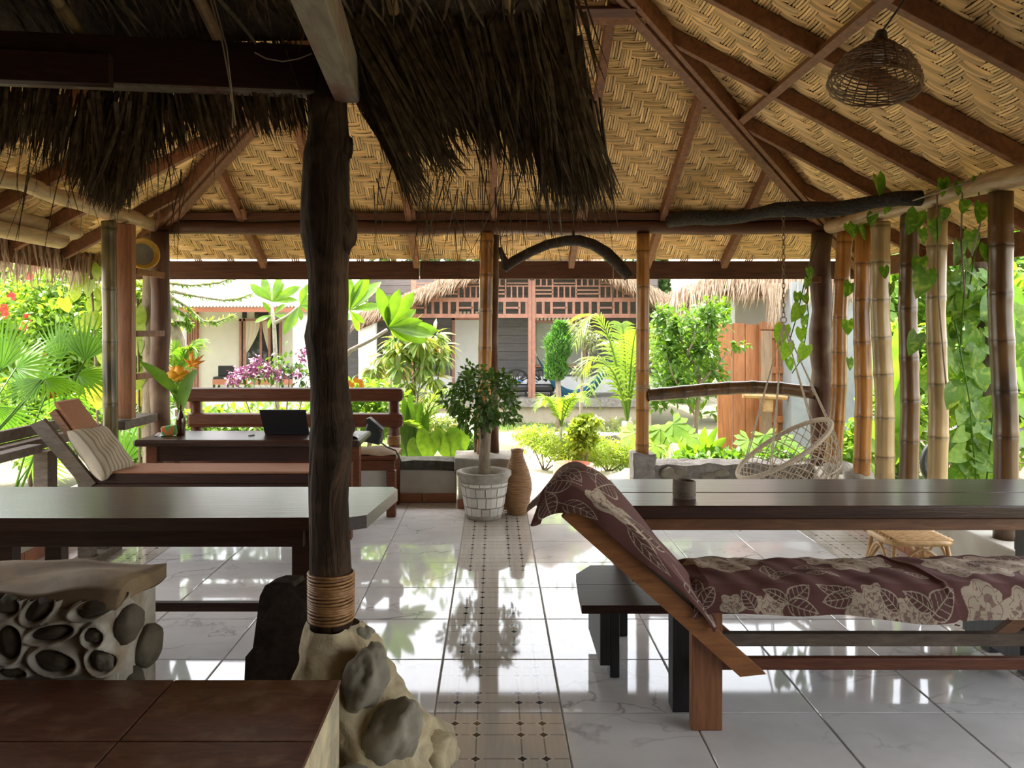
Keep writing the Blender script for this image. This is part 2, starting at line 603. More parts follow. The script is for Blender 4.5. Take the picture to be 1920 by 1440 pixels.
leafmat('leaf_pothos', (.11, .25, .03), (.075, .18, .022), .5, 1.5, c3=(.30, .42, .07))
leafmat('leaf_mango', (.22, .32, .075), (.14, .24, .045), .45, 4, c3=(.34, .24, .10))
leafmat('leaf_cypress', (.10, .25, .05), (.055, .16, .035), .35, 12)
leafmat('leaf_grey', (.21, .24, .13), (.13, .16, .08), .35, 8)
leafmat('leaf_palm', (.22, .33, .05), (.14, .24, .035), .52, 3)
leafmat('leaf_far', (.10, .17, .05), (.06, .12, .035), .3, 1.5)
leafmat('grass', (.16, .28, .04), (.10, .21, .03), .4, 3)


def bamboo_mat(name, c1, c2, dark):
    m, nt, b = newmat(name)
    b.inputs['Roughness'].default_value = .3
    b.inputs['Coat Weight'].default_value = .35
    b.inputs['Coat Roughness'].default_value = .18
    v = _coord(nt, (26, 26, 1.1))
    f = _noise(nt, v, 1.6, 4, .6, .4)
    col = _mix(nt, c1, c2, _ramp(nt, f, .35, .68))
    v2 = _coord(nt, (2.2, 2.2, 1.2))
    f2 = _noise(nt, v2, 1.5, 4)
    col = _mix(nt, col, dark, _ramp(nt, f2, .50, .70))
    a = nt.nodes.new('ShaderNodeAttribute')
    a.attribute_name = 'Col'
    col = _mix(nt, col, a.outputs['Color'], 1.0, 'MULTIPLY')
    nt.links.new(col, b.inputs['Base Color'])
    MATS[name] = m


bamboo_mat('bamboo_orange', (.43, .185, .035), (.24, .09, .018), (.13, .048, .012))
bamboo_mat('bamboo_tan', (.40, .28, .125), (.28, .18, .075), (.17, .10, .04))
bamboo_mat('bamboo_dark', (.15, .078, .026), (.075, .037, .014), (.032, .019, .010))
bamboo_mat('bamboo_green', (.16, .125, .045), (.085, .06, .024), (.03, .026, .014))


def marble():
    m, nt, b = newmat('tile_marble')
    b.inputs['Roughness'].default_value = .045
    b.inputs['Specular IOR Level'].default_value = .4
    v = _coord(nt, (1, 1, 1))
    warp = _noise(nt, v, 3.0, 4)
    vm = nt.nodes.new('ShaderNodeVectorMath')
    vm.operation = 'MULTIPLY_ADD'
    nt.links.new(v, vm.inputs[0])
    vm.inputs[1].default_value = (1, 2.1, 1)
    cmb = nt.nodes.new('ShaderNodeCombineXYZ')
    w2 = _math(nt, 'MULTIPLY', warp, .9)
    nt.links.new(w2, cmb.inputs[0])
    nt.links.new(w2, cmb.inputs[1])
    nt.links.new(cmb.outputs[0], vm.inputs[2])
    vo = nt.nodes.new('ShaderNodeTexVoronoi')
    vo.feature = 'DISTANCE_TO_EDGE'
    vo.inputs['Scale'].default_value = 2.3
    nt.links.new(vm.outputs[0], vo.inputs['Vector'])
    e = _ramp(nt, vo.outputs['Distance'], .0, .035)
    e = _math(nt, 'SUBTRACT', 1.0, e)
    patch = _ramp(nt, _noise(nt, v, 2.2, 3), .45, .65)
    e = _math(nt, 'MULTIPLY', e, patch)
    col = _mix(nt, (.72, .72, .715), (.62, .62, .615), _ramp(nt, _noise(nt, v, 4, 5), .4, .7))
    col = _mix(nt, col, (.24, .245, .26), _math(nt, 'MULTIPLY', e, .75))
    nt.links.new(col, b.inputs['Base Color'])
    MATS['tile_marble'] = m


def pattern_tile():
    m, nt, b = newmat('tile_pattern')
    b.inputs['Roughness'].default_value = .05
    b.inputs['Specular IOR Level'].default_value = .4
    tc = nt.nodes.new('ShaderNodeTexCoord')
    sp = nt.nodes.new('ShaderNodeSeparateXYZ')
    nt.links.new(tc.outputs['Object'], sp.inputs[0])

    def dist(c):  # distance to the nearest of the four printed lines
        u = _math(nt, 'ABSOLUTE', _math(nt, 'DIVIDE', c, .5))
        return _math(nt, 'ABSOLUTE', _math(nt, 'SUBTRACT', _math(nt, 'ABSOLUTE', _math(nt, 'SUBTRACT', u, .248)), .084))
    dx, dy = dist(sp.outputs[0]), dist(sp.outputs[1])
    mn = _math(nt, 'MINIMUM', dx, dy)
    line = _math(nt, 'LESS_THAN', mn, .006)
    star = _math(nt, 'LESS_THAN', _math(nt, 'ADD', _math(nt, 'POWER', dx, .72), _math(nt, 'POWER', dy, .72)), .105)
    halo = _math(nt, 'LESS_THAN', _math(nt, 'ADD', _math(nt, 'POWER', dx, .72), _math(nt, 'POWER', dy, .72)), .13)
    v = _coord(nt, (30, 1.5, 1))
    base = _mix(nt, (.56, .525, .465), (.48, .45, .395), _ramp(nt, _noise(nt, v, 2, 4), .3, .7))
    col = _mix(nt, base, (.25, .24, .22), line)
    col = _mix(nt, col, (.66, .65, .62), halo)
    col = _mix(nt, col, (.035, .033, .035), star)
    nt.links.new(col, b.inputs['Base Color'])
    MATS['tile_pattern'] = m


marble()
pattern_tile()


def attr_mat(name, rough=.8, bumpscale=0, sheen=0.0, noise_amt=.0):
    """colour read from the print stored in the mesh"""
    m, nt, b = newmat(name)
    b.inputs['Roughness'].default_value = rough
    a = nt.nodes.new('ShaderNodeAttribute')
    a.attribute_name = 'Col'
    col = a.outputs['Color']
    if noise_amt:
        f = _noise(nt, _coord(nt, (1, 1, 1)), 4, 4)
        col = _mix(nt, col, (.55, .5, .45), _math(nt, 'MULTIPLY', _ramp(nt, f, .35, .75), noise_amt), 'MULTIPLY')
    nt.links.new(col, b.inputs['Base Color'])
    if bumpscale:
        f = _noise(nt, _coord(nt, (1, 1, 1)), bumpscale, 3)
        bp = nt.nodes.new('ShaderNodeBump')
        bp.inputs['Strength'].default_value = .25
        bp.inputs['Distance'].default_value = .004
        nt.links.new(f, bp.inputs['Height'])
        nt.links.new(bp.outputs[0], b.inputs['Normal'])
    MATS[name] = m


attr_mat('batik', .85, 300)
attr_mat('stripe_cloth', .9, 200)
attr_mat('weave', .5, 0, noise_amt=.45)

# ================================================================ THE SETTING
# ground outside: falls gently away from the pavilion
def gz(x, y):
    return -0.10 - 0.042 * max(0.0, min(y, 18.0) - 7.2)


g = MB()
g.grid(lambda u, v: (-40 + 80 * u, -12 + 72 * v, gz(0, -12 + 72 * v) - .02 + .03 * math.sin(u * 60) * math.cos(v * 70)), 60, 60)
g.build('ground', 'ground', kind='structure', label='bare brown garden soil around the open pavilion', smooth=True)
pth = MB()
pts = [(-.05, 7.02, 1.45), (.0, 7.8, 1.9), (.15, 8.6, 1.5), (.0, 9.6, 1.3), (-.4, 11, 1.2), (-.9, 13, 1.2), (-1.2, 15, 1.2), (-1.3, 16.6, 1.4)]
pv = []
for (x, y, w) in pts:
    pv += [(x, y, gz(0, y) + .02), (x + w, y, gz(0, y) + .02)]
pth.add(pv, [(2 * i, 2 * i + 1, 2 * i + 3, 2 * i + 2) for i in range(len(pts) - 1)])
pth.build('garden_path', 'path', kind='structure', label='pale sunlit garden path leading from the doorway')
pt2 = MB()
pt2.grid(lambda u, v: (-9.5 + 5.6 * u, 4.2 + 3.6 * v, -.075 + .01 * math.sin(9 * u + 5 * v)), 8, 8)
pt2.build('garden_path', 'path', kind='structure', label='pale sunlit sandy ground beyond the wooden railing')

# ---------------- floor: one object for each tile
X0, TS = -.232, .5
FX0, FX1, FY0, FY1 = -2.98, 2.768, 0.0, 6.84
fl = MB()
fl.bb((FX0 - .3, FY0 - 1.5, -.2), (FX1 + .3, 7.02, -.0035))
floor = fl.build('floor', 'grout', kind='structure', label='pavilion floor of glossy white marble-look tiles', origin=(0, 3, 0))


def tile_mesh(nm, w, d, mat):
    b = .003
    vs = [(-w / 2, -d / 2, -.012), (w / 2, -d / 2, -.012), (w / 2, d / 2, -.012), (-w / 2, d / 2, -.012),
          (-w / 2, -d / 2, -b), (w / 2, -d / 2, -b), (w / 2, d / 2, -b), (-w / 2, d / 2, -b),
          (-w / 2 + b, -d / 2 + b, 0), (w / 2 - b, -d / 2 + b, 0), (w / 2 - b, d / 2 - b, 0), (-w / 2 + b, d / 2 - b, 0)]
    fs = []
    for k in range(4):
        j = (k + 1) % 4
        fs += [(k, j, j + 4, k + 4), (k + 4, j + 4, j + 8, k + 8)]
    fs += [(8, 9, 10, 11)]
    return raw_mesh(nm, vs, fs, mat)


tile_cache = {}
for k in range(-6, 6):
    xa, xb = max(FX0, X0 + TS * k), min(FX1, X0 + TS * (k + 1))
    if xb - xa < .05:
        continue
    for j in range(-6, 8):
        ya, yb = 3.09 + .5 * j, 3.09 + .5 * (j + 1)
        yb = min(yb, FY1)
        pat = k in (-5, 0, 5)
        key = (pat, round(xb - xa, 3), round(yb - ya, 3))
        if key not in tile_cache:
            tile_cache[key] = tile_mesh('tile', xb - xa - .006, yb - ya - .006, 'tile_pattern' if pat else 'tile_marble')
        R = Matrix.Rotation(random.uniform(-.0012, .0012), 4, 'X') @ Matrix.Rotation(random.uniform(-.0012, .0012), 4, 'Y')
        instance(tile_cache[key], 'tile', Matrix.Translation(((xa + xb) / 2, (ya + yb) / 2, 0)) @ R, floor)

# ---------------- low walls
def rough_cap(a, b, nx, ny, amp, seed, taper=.0):
    """irregular masonry lump on a box footprint a..b"""
    from mathutils import noise
    m = MB()
    a, b = Vector(a), Vector(b)
    bm = bmesh.new()
    bmesh.ops.create_cube(bm, size=1)
    bmesh.ops.subdivide_edges(bm, edges=bm.edges[:], cuts=nx, use_grid_fill=True)
    vs = []
    for v in bm.verts:
        p = Vector((a[i] + (b[i] - a[i]) * (v.co[i] + .5) for i in range(3)))
        n = noise.noise_vector(p * ny + Vector((seed, seed, seed)))
        t = 1 - taper * (v.co.z + .5)
        p.x = (a.x + b.x) / 2 + (p.x - (a.x + b.x) / 2) * t
        k = 0.0 if v.co.z < -.49 else 1.0
        vs.append(p + Vector((n.x, n.y, n.z * k)) * amp)
    bm.verts.index_update()
    m.add(vs, [[v.index for v in f.verts] for f in bm.faces])
    bm.free()
    return m


wb = MB().bb((-3.0, 6.86, -.15), (-.33, 7.08, .285), bev=.01)
wall_back = wb.build('wall_back', 'plaster', kind='structure', label='low white plastered wall under the long red bench')
rough_cap((-3.0, 6.83, .285), (-.33, 7.1, .36), 14, 7, .022, 3).build('stone_cap', 'moss_stone', wall_back, smooth=True)
bb_ = thing('baseboard_back', 'terracotta tile skirting along the low white wall', None, (-1.6, 6.85, 0), kind='structure')
for i in range(9):
    x = -2.98 + i * .295
    MB().bb((x, 6.842, 0.0), (min(x + .29, -.33), 6.858, .078), bev=.003).build('tile', 'skirting', bb_)
wr = MB().bb((2.775, 1.0, -.15), (3.02, 6.86, .32), bev=.01)
wall_right = wr.build('wall_right', 'plaster', kind='structure', label='low cream plastered wall below the row of bamboo poles')
br = thing('baseboard_right', 'orange tile skirting at the foot of the right wall', None, (2.76, 4, 0), kind='structure')
for i in range(18):
    y = 1.4 + i * .3
    MB().bb((2.757, y, 0.0), (2.772, y + .295, .08), bev=.003).build('tile', 'skirting', br)
wl_ = MB().bb((-3.24, 1.0, -.15), (-2.99, 6.86, .30), bev=.01)
wall_left = wl_.build('wall_left', 'plaster', kind='structure', label='low cream plastered wall below the wooden railing')
blf = thing('baseboard_left', 'orange tile skirting at the foot of the left wall', None, (-2.98, 4, 0), kind='structure')
for i in range(18):
    y = 1.4 + i * .3
    MB().bb((-2.987, y, 0.0), (-2.972, y + .295, .085), bev=.003).build('tile', 'skirting', blf)
# stone wall right of the doorway
ws = rough_cap((1.25, 6.85, -.15), (2.80, 7.12, .33), 22, 9, .03, 9)
wsb = ws.build('wall_stone', 'terrace_stone', kind='structure', label='low rough stone wall right of the doorway', smooth=True)
for i in range(26):
    x = 1.42 + random.random() * 1.3
    z = random.uniform(.05, .27)
    MB().blob((x, 6.85, z), (random.uniform(.05, .09), .03, random.uniform(.03, .055)), 2, .25, 2, i).build('stone', 'lump_stone', wsb, smooth=True)
# pedestal of the central posts
pd = thing('cement_pedestal', 'square cement pedestal at the foot of the central bamboo post', 'pedestal', (-.085, 6.78, 0))
MB().bb((-.30, 6.62, -.1), (.125, 7.05, .33), bev=.015).build('block', 'plaster', pd)
rough_cap((-.335, 6.58, .325), (.155, 7.08, .42), 8, 6, .018, 21).build('top_slab', 'cement', pd, smooth=True)
MB().bb((-.305, 6.605, 0), (.13, 6.62, .08), bev=.003).build('skirting_tile', 'skirting', pd)

# unseen walls of the near building, added to keep light off the near side
for nm_, a_, b_, lb_ in (('wall_shade_near', (-4.6, -1.75, -.1), (4.6, -1.6, 4.2), 'unseen dark timber wall behind the camera, added to cut front light'),
                         ('wall_shade_left', (-4.35, -1.6, -.1), (-4.2, 2.3, 4.2), 'unseen dark timber side wall, added to shade the stone pillar')):
    MB().bb(a_, b_).build(nm_, 'wood_beam', kind='structure', label=lb_)

# ================================================================ CEILING
XP, YP = 2.88, 6.9          # wall-plate lines
SL = .53                    # slope
ZW = 2.545                  # height of the woven mat above the plate
OV = .71                    # overhang
YF = -1.6                     # near end of the pavilion roof, run back unseen to block sky light
ZR = ZW + SL * XP           # ridge
ceil = thing('ceiling', 'hipped ceiling of woven bamboo matting on brown rafters', None, (0, 4, 2.5), kind='structure')
cs = 1 / math.sqrt(1 + SL * SL)
sn = SL * cs


def plane_basis(kind):
    # origin on the plate line, u horizontal, v up the slope, n pointing down into the room
    if kind == 'back':
        return Vector((0, YP, ZW)), Vector((1, 0, 0)), Vector((0, -cs, sn)), Vector((0, -sn, -cs))
    if kind == 'right':
        return Vector((XP, 0, ZW)), Vector((0, 1, 0)), Vector((-cs, 0, sn)), Vector((-sn, 0, -cs))
    return Vector((-XP, 0, ZW)), Vector((0, 1, 0)), Vector((cs, 0, sn)), Vector((sn, 0, -cs))


def in_plane(kind, u, v):
    rise = v * cs                       # horizontal run up from the plate
    if rise < -OV or rise > XP:
        return False
    if kind == 'back':
        return abs(u) <= XP - rise
    return 1.1 <= u <= YP - rise


CELL = .078


def splint(rows=5):
    """one splint 2 cells long lying along +y, centre at origin, bulging to +z"""
    vs, fs = [], []
    L = CELL * 2.04
    w = CELL / 4 * .84
    for i in range(rows):
        t = i / (rows - 1)
        y = (t - .5) * L
        z = .009 * math.sin(math.pi * t) ** .5
        vs += [(-w / 2, y, z - .006), (0, y, z + .004), (w / 2, y, z - .006)]
        if i:
            a = (i - 1) * 3
            fs += [(a, a + 1, a + 4, a + 3), (a + 1, a + 2, a + 5, a + 4)]
    return np.array(vs), np.array(fs)


SPV, SPF = splint()


def bundle(r):
    """four splints side by side -> verts, faces, colours"""
    V, Fs, C = [], [], []
    for k in range(4):
        v = SPV.copy()
        v[:, 0] += (k - 1.5) * CELL / 4 + r.uniform(-.0012, .0012)
        v[:, 1] += r.uniform(-.006, .006)
        v[:, 2] += r.uniform(-.0025, .002)
        v[:, 0] += v[:, 1] * r.uniform(-.018, .018)
        Fs.append(SPF + len(V) * len(SPV))
        V.append(v)
        b = r.uniform(.62, 1.12)
        h = r.uniform(-.03, .03)
        C.append(np.tile(np.array([(.95 + h) * b, .635 * b, (.265 - h * .5) * b, 1]), (len(v), 1)))
    return np.concatenate(V), np.concatenate(Fs), np.concatenate(C)


r0 = np.random.default_rng(3)
BUND = [bundle(r0) for _ in range(24)]
BMESH = [raw_mesh('splint_bundle', b[0], b[1].astype(np.int32), 'weave', col=b[2]) for b in BUND]


def img_xy(p):
    return CX + F * p.x / p.y, CY - F * (p.z - EYE) / p.y


for kind in ('back', 'right', 'left'):
    O, U, Vv, N = plane_basis(kind)
    # backing sheet
    if kind == 'back':
        poly = [(-XP - OV, -OV / cs), (XP + OV, -OV / cs), (0, XP / cs)]
    else:
        poly = [(YF, -OV / cs), (YP + OV, -OV / cs), (YP - XP, XP / cs), (YF, XP / cs)]
    MB().prism([O + U * a + Vv * b - N * .012 for a, b in poly], -N * .01).build('mat_backing', 'weave_back', ceil)
    MB().prism([O + U * a + Vv * b - N * .05 for a, b in poly], -N * .16).build('roof_cover', 'roof_cover', ceil)
    todo = []
    nu = 130
    for i in range(-50, nu):
        for j in range(-14, 48):
            for vert in (True, False):
                if vert and (i + j) % 4 == 0:
                    u, v = (i + .5) * CELL, (j + 1) * CELL
                elif not vert and (i + j) % 4 == 2:
                    u, v = (i + 1) * CELL, (j + .5) * CELL
                else:
                    continue
                if in_plane(kind, u, v):
                    todo.append((u, v, vert))
    single, rest = [], todo
    if kind == 'right':
        vis = []
        for t in todo:
            p = O + U * t[0] + Vv * t[1]
            if p.y > 1:
                x, y = img_xy(p)
                if 0 < x < 1920 and 0 < y < 1440 and x > 1150:
                    vis.append((p.length, t))
        vis.sort(key=lambda q: q[0])
        single = [t for _, t in vis[:295]]
        ss = set(single)
        rest = [t for t in todo if t not in ss]
    Vb, Fb, Cb, o = [], [], [], 0
    B3 = np.array([list(U), list(Vv), list(N)])
    for (u, v, vert) in rest:
        bv, bf, bc = BUND[r0.integers(24)]
        l = bv if vert else np.stack([bv[:, 1], bv[:, 0], bv[:, 2]], axis=1)
        w = np.array(O + U * u + Vv * v) + l @ B3
        Vb.append(w)
        Fb.append(bf + o)
        Cb.append(bc)
        o += len(bv)
    mesh_obj('woven_mat', np.concatenate(Vb), np.concatenate(Fb).astype(np.int32), 'weave', ceil, kind='stuff', col=np.concatenate(Cb))
    for (u, v, vert) in single:
        p = O + U * u + Vv * v
        a, b = (U, Vv) if vert else (Vv, U)
        M = Matrix(((a.x, b.x, N.x, p.x), (a.y, b.y, N.y, p.y), (a.z, b.z, N.z, p.z), (0, 0, 0, 1)))
        instance(BMESH[r0.integers(24)], 'splint_bundle', M, ceil)


def slope_bar(kind, u, v0, v1, w, d, name, mat='wood_rafter', off=.012):
    O, U, Vv, N = plane_basis(kind)
    c = O + U * u + Vv * ((v0 + v1) / 2) + N * (off + d / 2)
    M = Matrix((U, Vv, N)).transposed()
    return MB().box(c, (w, v1 - v0, d), M=M, bev=.004).build(name, mat, ceil)


# rafters
for u in (-2.2, -1.47, -.74, 0.0, .74, 1.47, 2.2):
    slope_bar('back', u, -OV / cs + .02, (XP - abs(u)) / cs - .06, .055, .095, 'rafter')
for kd in ('right', 'left'):
    for u in (1.5, 2.2, 2.9, 3.63, 4.37, 5.1, 5.81, 6.5):
        top = min(XP, YP - u) / cs - .05
        slope_bar(kd, u, -OV / cs + .02, top, .055, .095, 'rafter')
    # purlin
    v = (XP - 1.84) / cs
    O, U, Vv, N = plane_basis(kd)
    c0, c1 = O + U * YF + Vv * v + N * .085, O + U * (YP - (XP - 1.84)) + Vv * v + N * .085
    MB().box((c0 + c1) / 2, (.05, (c1 - c0).length, .055), M=Matrix((Vv, U, N)).transposed()).build('purlin', 'wood_rafter', ceil)
    MB().tube([(0, YF, ZR - .10), (0, YP - XP, ZR - .10)], .06, 8).build('ridge_pole', 'wood_beam', ceil)
    # hip rafters
    sx = 1 if kd == 'right' else -1
    a = Vector((sx * (XP + OV), YP + OV, ZW - SL * OV - .09))
    b = Vector((0, YP - XP, ZR - .09))
    d = (b - a).normalized()
    side = Vector((d.y, -d.x, 0)).normalized()
    up = side.cross(d)
    for s_, wz in ((-.048, .13), (.048, .13), (0, .10)):
        MB().box((a + b) / 2 + side * s_ - up * (.0 if wz > .12 else .03) * (1 if up.z > 0 else -1), (.04, (b - a).length, wz),
                 M=Matrix((side, d, up)).transposed(), bev=.003).build('hip_rafter', 'wood_rafter', ceil)
# collar across the back slope
v = (YP - 4.99) / cs
slope_bar('back', 0, v - .03, v + .03, 1.9, .05, 'collar', off=.105)
slope_bar('back', 0, v + .03, v + .10, 1.75, .03, 'collar', 'wood_beam', off=.13)

# eave fascia boards
ze = ZW - SL * OV
tr = thing('trim_1', 'wide dark brown eave board across the back opening', None, (0, YP + OV, 2.0), kind='structure')
xs = [-XP - OV, -.71, XP + OV]
for i in range(2):
    MB().bb((xs[i], YP + OV - .02, ze - .185 + .004 * i), (xs[i + 1] - .01, YP + OV + .015, ze - .01), bev=.003).build('board', 'wood_beam', tr)
for n_, sx in ((2, 1), (3, -1)):
    x = sx * (XP + OV)
    MB().bb((x - .018, YF, ze - .17), (x + .018, YP + OV, ze), bev=.003).build('trim_%d' % n_, 'wood_rafter', kind='structure',
        label='brown eave board along the %s roof edge' % ('bamboo pole side' if sx > 0 else 'railing side'))

# beams that carry the roof
bm_ = thing('back_beam', 'long reddish log beam across the back of the pavilion', 'beam', (0, YP, 2.33))
MB().tube([(-2.98 + .4 * i, YP, 2.392 + .008 * math.sin(i * 1.9)) for i in range(16)], [.060 + .003 * math.sin(i * 2.3) for i in range(16)], 14).build('log', 'wood_beam', bm_, smooth=True)
MB().bb((-2.95, YP - .06, 2.452), (2.95, YP + .05, 2.515), bev=.004).build('plate', 'wood_beam', bm_)
for u in (-2.2, -.74, .74, 2.2):
    MB().prism([(u + .03, YP - .075, 2.45), (u + .03, YP - .075, 2.53), (u + .03, YP - .16, 2.53)], (.035, 0, 0)).build('cleat', 'wood_rafter', bm_)
pr = MB().tube([(2.87 + .02 * math.sin(i * 1.3), 1.2 + .37 * i, 2.375 - .012 * (14 - i) * .5 + .012 * math.sin(i * 2.1)) for i in range(16)], [.060 + .006 * math.sin(i * 1.7) for i in range(16)], 14)
pr.build('plate_log', 'plate_log', smooth=True, label='pale round log resting on the row of bamboo poles', cat='beam')
pl = MB().tube([(-2.93 + .02 * math.sin(i * 1.9), 1.2 + .37 * i, 2.40 + .012 * math.sin(i * 2.7)) for i in range(16)], [.058 + .006 * math.sin(i * 1.1) for i in range(16)], 14)
pl.build('plate_log', 'plate_log', smooth=True, label='pale round log above the railing posts', cat='beam')
# split-bamboo gutter under the left eave
gt = thing('bamboo_gutter', 'split bamboo lengths along the eave above the railing', 'gutter', (-3.3, 4.6, 2.0))
for i, (dx, dz) in enumerate(((0, .12), (.05, .02))):
    m = MB()
    n = 9
    pp = []
    for s_ in range(2):
        y = (2.0, 6.25 - i * .3)[s_]
        for k in range(n):
            an = math.pi * (1 + k / (n - 1)) + .35
            pp.append((-3.33 + dx + .085 * math.cos(an), y, 2.16 + dz + .07 * math.sin(an)))
    m.add(pp, [(k, k + 1, k + 1 + n, k + n) for k in range(n - 1)])
    m.build('bamboo_half', 'plate_log', gt, smooth=True)
# dark log that carries the swing
A_, B_ = Vector((1.50, 6.76, 2.425)), Vector((2.78, 5.14, 2.35))
MB().tube([A_.lerp(B_, t / 14) + Vector((0, 0, .018 * math.sin(t * 1.1))) for t in range(15)], [.052 + .008 * math.sin(t * .9) + .004 * (t % 2) for t in range(15)], 12, wob=.06).build(
    'swing_log', 'blacklog', smooth=True, label='rough black log set diagonally under the ceiling, holding the swing chain', cat='log')

# ================================================================ POSTS AND POLES
def bamboo(name, label, cat, pts, r, mat, spacing=.34, phase=.15, parent=None, group=None, n=16):
    pts = [Vector(p) for p in pts]
    L = [0]
    for a, b in zip(pts, pts[1:]):
        L.append(L[-1] + (b - a).length)

    def at(s):
        for i in range(len(pts) - 1):
            if s <= L[i + 1] or i == len(pts) - 2:
                return pts[i].lerp(pts[i + 1], (s - L[i]) / max(1e-6, L[i + 1] - L[i]))
    st = [(0, 1.0, .8)]
    s = phase
    while s < L[-1] - .02:
        for ds, k, c in ((-.10, .985, 1.0), (-.035, 1.0, 1.0), (-.012, 1.05, .85), (-.003, 1.03, .5), (.003, 1.03, .5), (.012, 1.045, 1.05), (.035, 1.0, 1.05), (.10, .985, 1.0)):
            if 0 < s + ds < L[-1]:
                st.append((s + ds, k, c))
        s += spacing * random.uniform(.85, 1.15)
    st.append((L[-1], 1.0, .8))
    st.sort(key=lambda q: q[0])
    m = MB()
    m.tube([at(q[0]) for q in st], [r * q[1] for q in st], n)
    col = []
    for q in st:
        col += [(q[2], q[2], q[2], 1)] * n
    return m.build(name, mat, parent, smooth=False if n < 12 else True, label=label, cat=cat, group=group, col=col)


bamboo('bamboo_post', 'thick orange bamboo post rising behind the potted tree', 'post', [(PX(906, 6.84), 6.84, .42), (PX(913, 6.84), 6.84, 2.335)], .058, 'bamboo_orange', .33, .27)
MB().tube([(PX(927, 6.96), 6.95, .42), (PX(926, 6.96), 6.97, 1.4), (PX(928, 6.96), 6.95, 2.335)], [.042, .036, .038], 10).build('timber_pole', 'log_corner', smooth=True,
    label='thin brown pole standing just behind the central bamboo post', cat='post')
bamboo('bamboo_stub', 'short cut bamboo stub on the cement pedestal', 'bamboo', [(PX(896, 6.97), 6.97, .42), (PX(896, 6.97), 6.97, .80)], .035, 'bamboo_dark', .25, .1)
bp2 = thing('bamboo_post', 'orange bamboo post on the rough stone wall with a lashed rail', 'post', (PX(1204, 6.88), 6.88, .3))
bamboo('pole', None, None, [(PX(1204, 6.88), 6.88, .40), (PX(1206, 6.88), 6.88, 2.335)], .058, 'bamboo_orange', .34, .1, bp2)
rough_cap((PX(1204, 6.88) - .095, 6.77, .20), (PX(1204, 6.88) + .095, 6.99, .43), 6, 9, .02, 33).build('cement_collar', 'terrace_stone', bp2, smooth=True)
MB().tube([(PX(1205, 6.88) + .065 * math.cos(a * .7), 6.88 + .065 * math.sin(a * .7), .96 + .0016 * a) for a in range(36)], .0035, 5).build('lashing', 'string', bp2)
bamboo('bamboo_rail', 'bowed dark bamboo rail between bamboo post and corner post', 'rail',
       [P(1214, 741, 6.86), P(1260, 737, 6.86), P(1310, 732, 6.86), P(1360, 728, 6.86), P(1410, 726, 6.86), P(1460, 728, 6.86), P(1524, 736, 6.86)], .056, 'bamboo_dark', .20, .12)

# right corner post and the row of poles
cp = thing('corner_post', 'dark brown log corner post beside the swing chair', 'post', (PX(1540, 6.9), 6.9, .3))
MB().tube([(PX(1539, 6.9) + .012 * math.sin(i * 1.7), 6.9, .3 + i * .17) for i in range(13)], [.088 + .006 * math.sin(i * 2.1) for i in range(13)], 14, wob=.03).build('log', 'log_corner', cp, smooth=True)
MB().tube([(PX(1548, 6.8) + .075 * math.cos(a * .6), 6.9 + .1 * math.sin(a * .6), .42 + .0022 * a) for a in range(60)], .006, 5).build('rope_binding', 'rattan', cp)
MB().box((PX(1530, 6.78), 6.79, 1.93), (.09, .04, .05)).build('cleat', 'wood_rafter', cp)
row = [(1584, 1562, 6.59, .062, 'bamboo_orange', 'honey orange bamboo pole leaning beside the corner post'),
       (1617, 1612, 6.16, .064, 'bamboo_orange', 'straight honey orange bamboo pole with its foot in cement'),
       (1648, 1656, 5.85, .067, 'bamboo_tan', 'pale straw bamboo pole between an orange and a dark pole'),
       (1702, 1698, 5.47, .062, 'bamboo_dark', 'dark brown bamboo pole between two pale poles'),
       (1752, 1750, 5.12, .060, 'bamboo_tan', 'dull tan bamboo pole with vine stems running down it'),
       (1871, 1880, 4.46, .064, 'bamboo_dark', 'glossy dark bamboo pole standing apart from the others in the row')]
for i, (xt, xb, y, r, mt, lb) in enumerate(row):
    zt = 2.375 - .006 * (14 - (y - 1.2) / .37) - .068
    zb = .32
    xm = 2.87
    sh = 2.885 - PX((xt + xb) / 2, y)
    p0, p1 = Vector((PX(xb, y) + sh * .7, y, zb)), Vector((PX(xt, y) + sh * .7, y, zt))
    bamboo('bamboo_pole', lb, 'pole', [p0, p0.lerp(p1, .33) + Vector((.012, 0, 0)), p0.lerp(p1, .66) + Vector((-.012, 0, 0)), p1], r, mt, .30, .1 + .07 * (i % 3), group='bamboo poles along the low wall')
for i, (px, y) in enumerate(((1562, 6.55), (1606, 6.2))):
    MB().blob((2.87, y, .33), (.13, .12, .09), 2, .3, 2, i + 5).build('cement_lump', 'cement', smooth=True, cat='cement',
        label=('rough grey cement lump at the foot of the leaning bamboo pole', 'rough grey cement lump at the foot of the straight orange bamboo pole')[i])

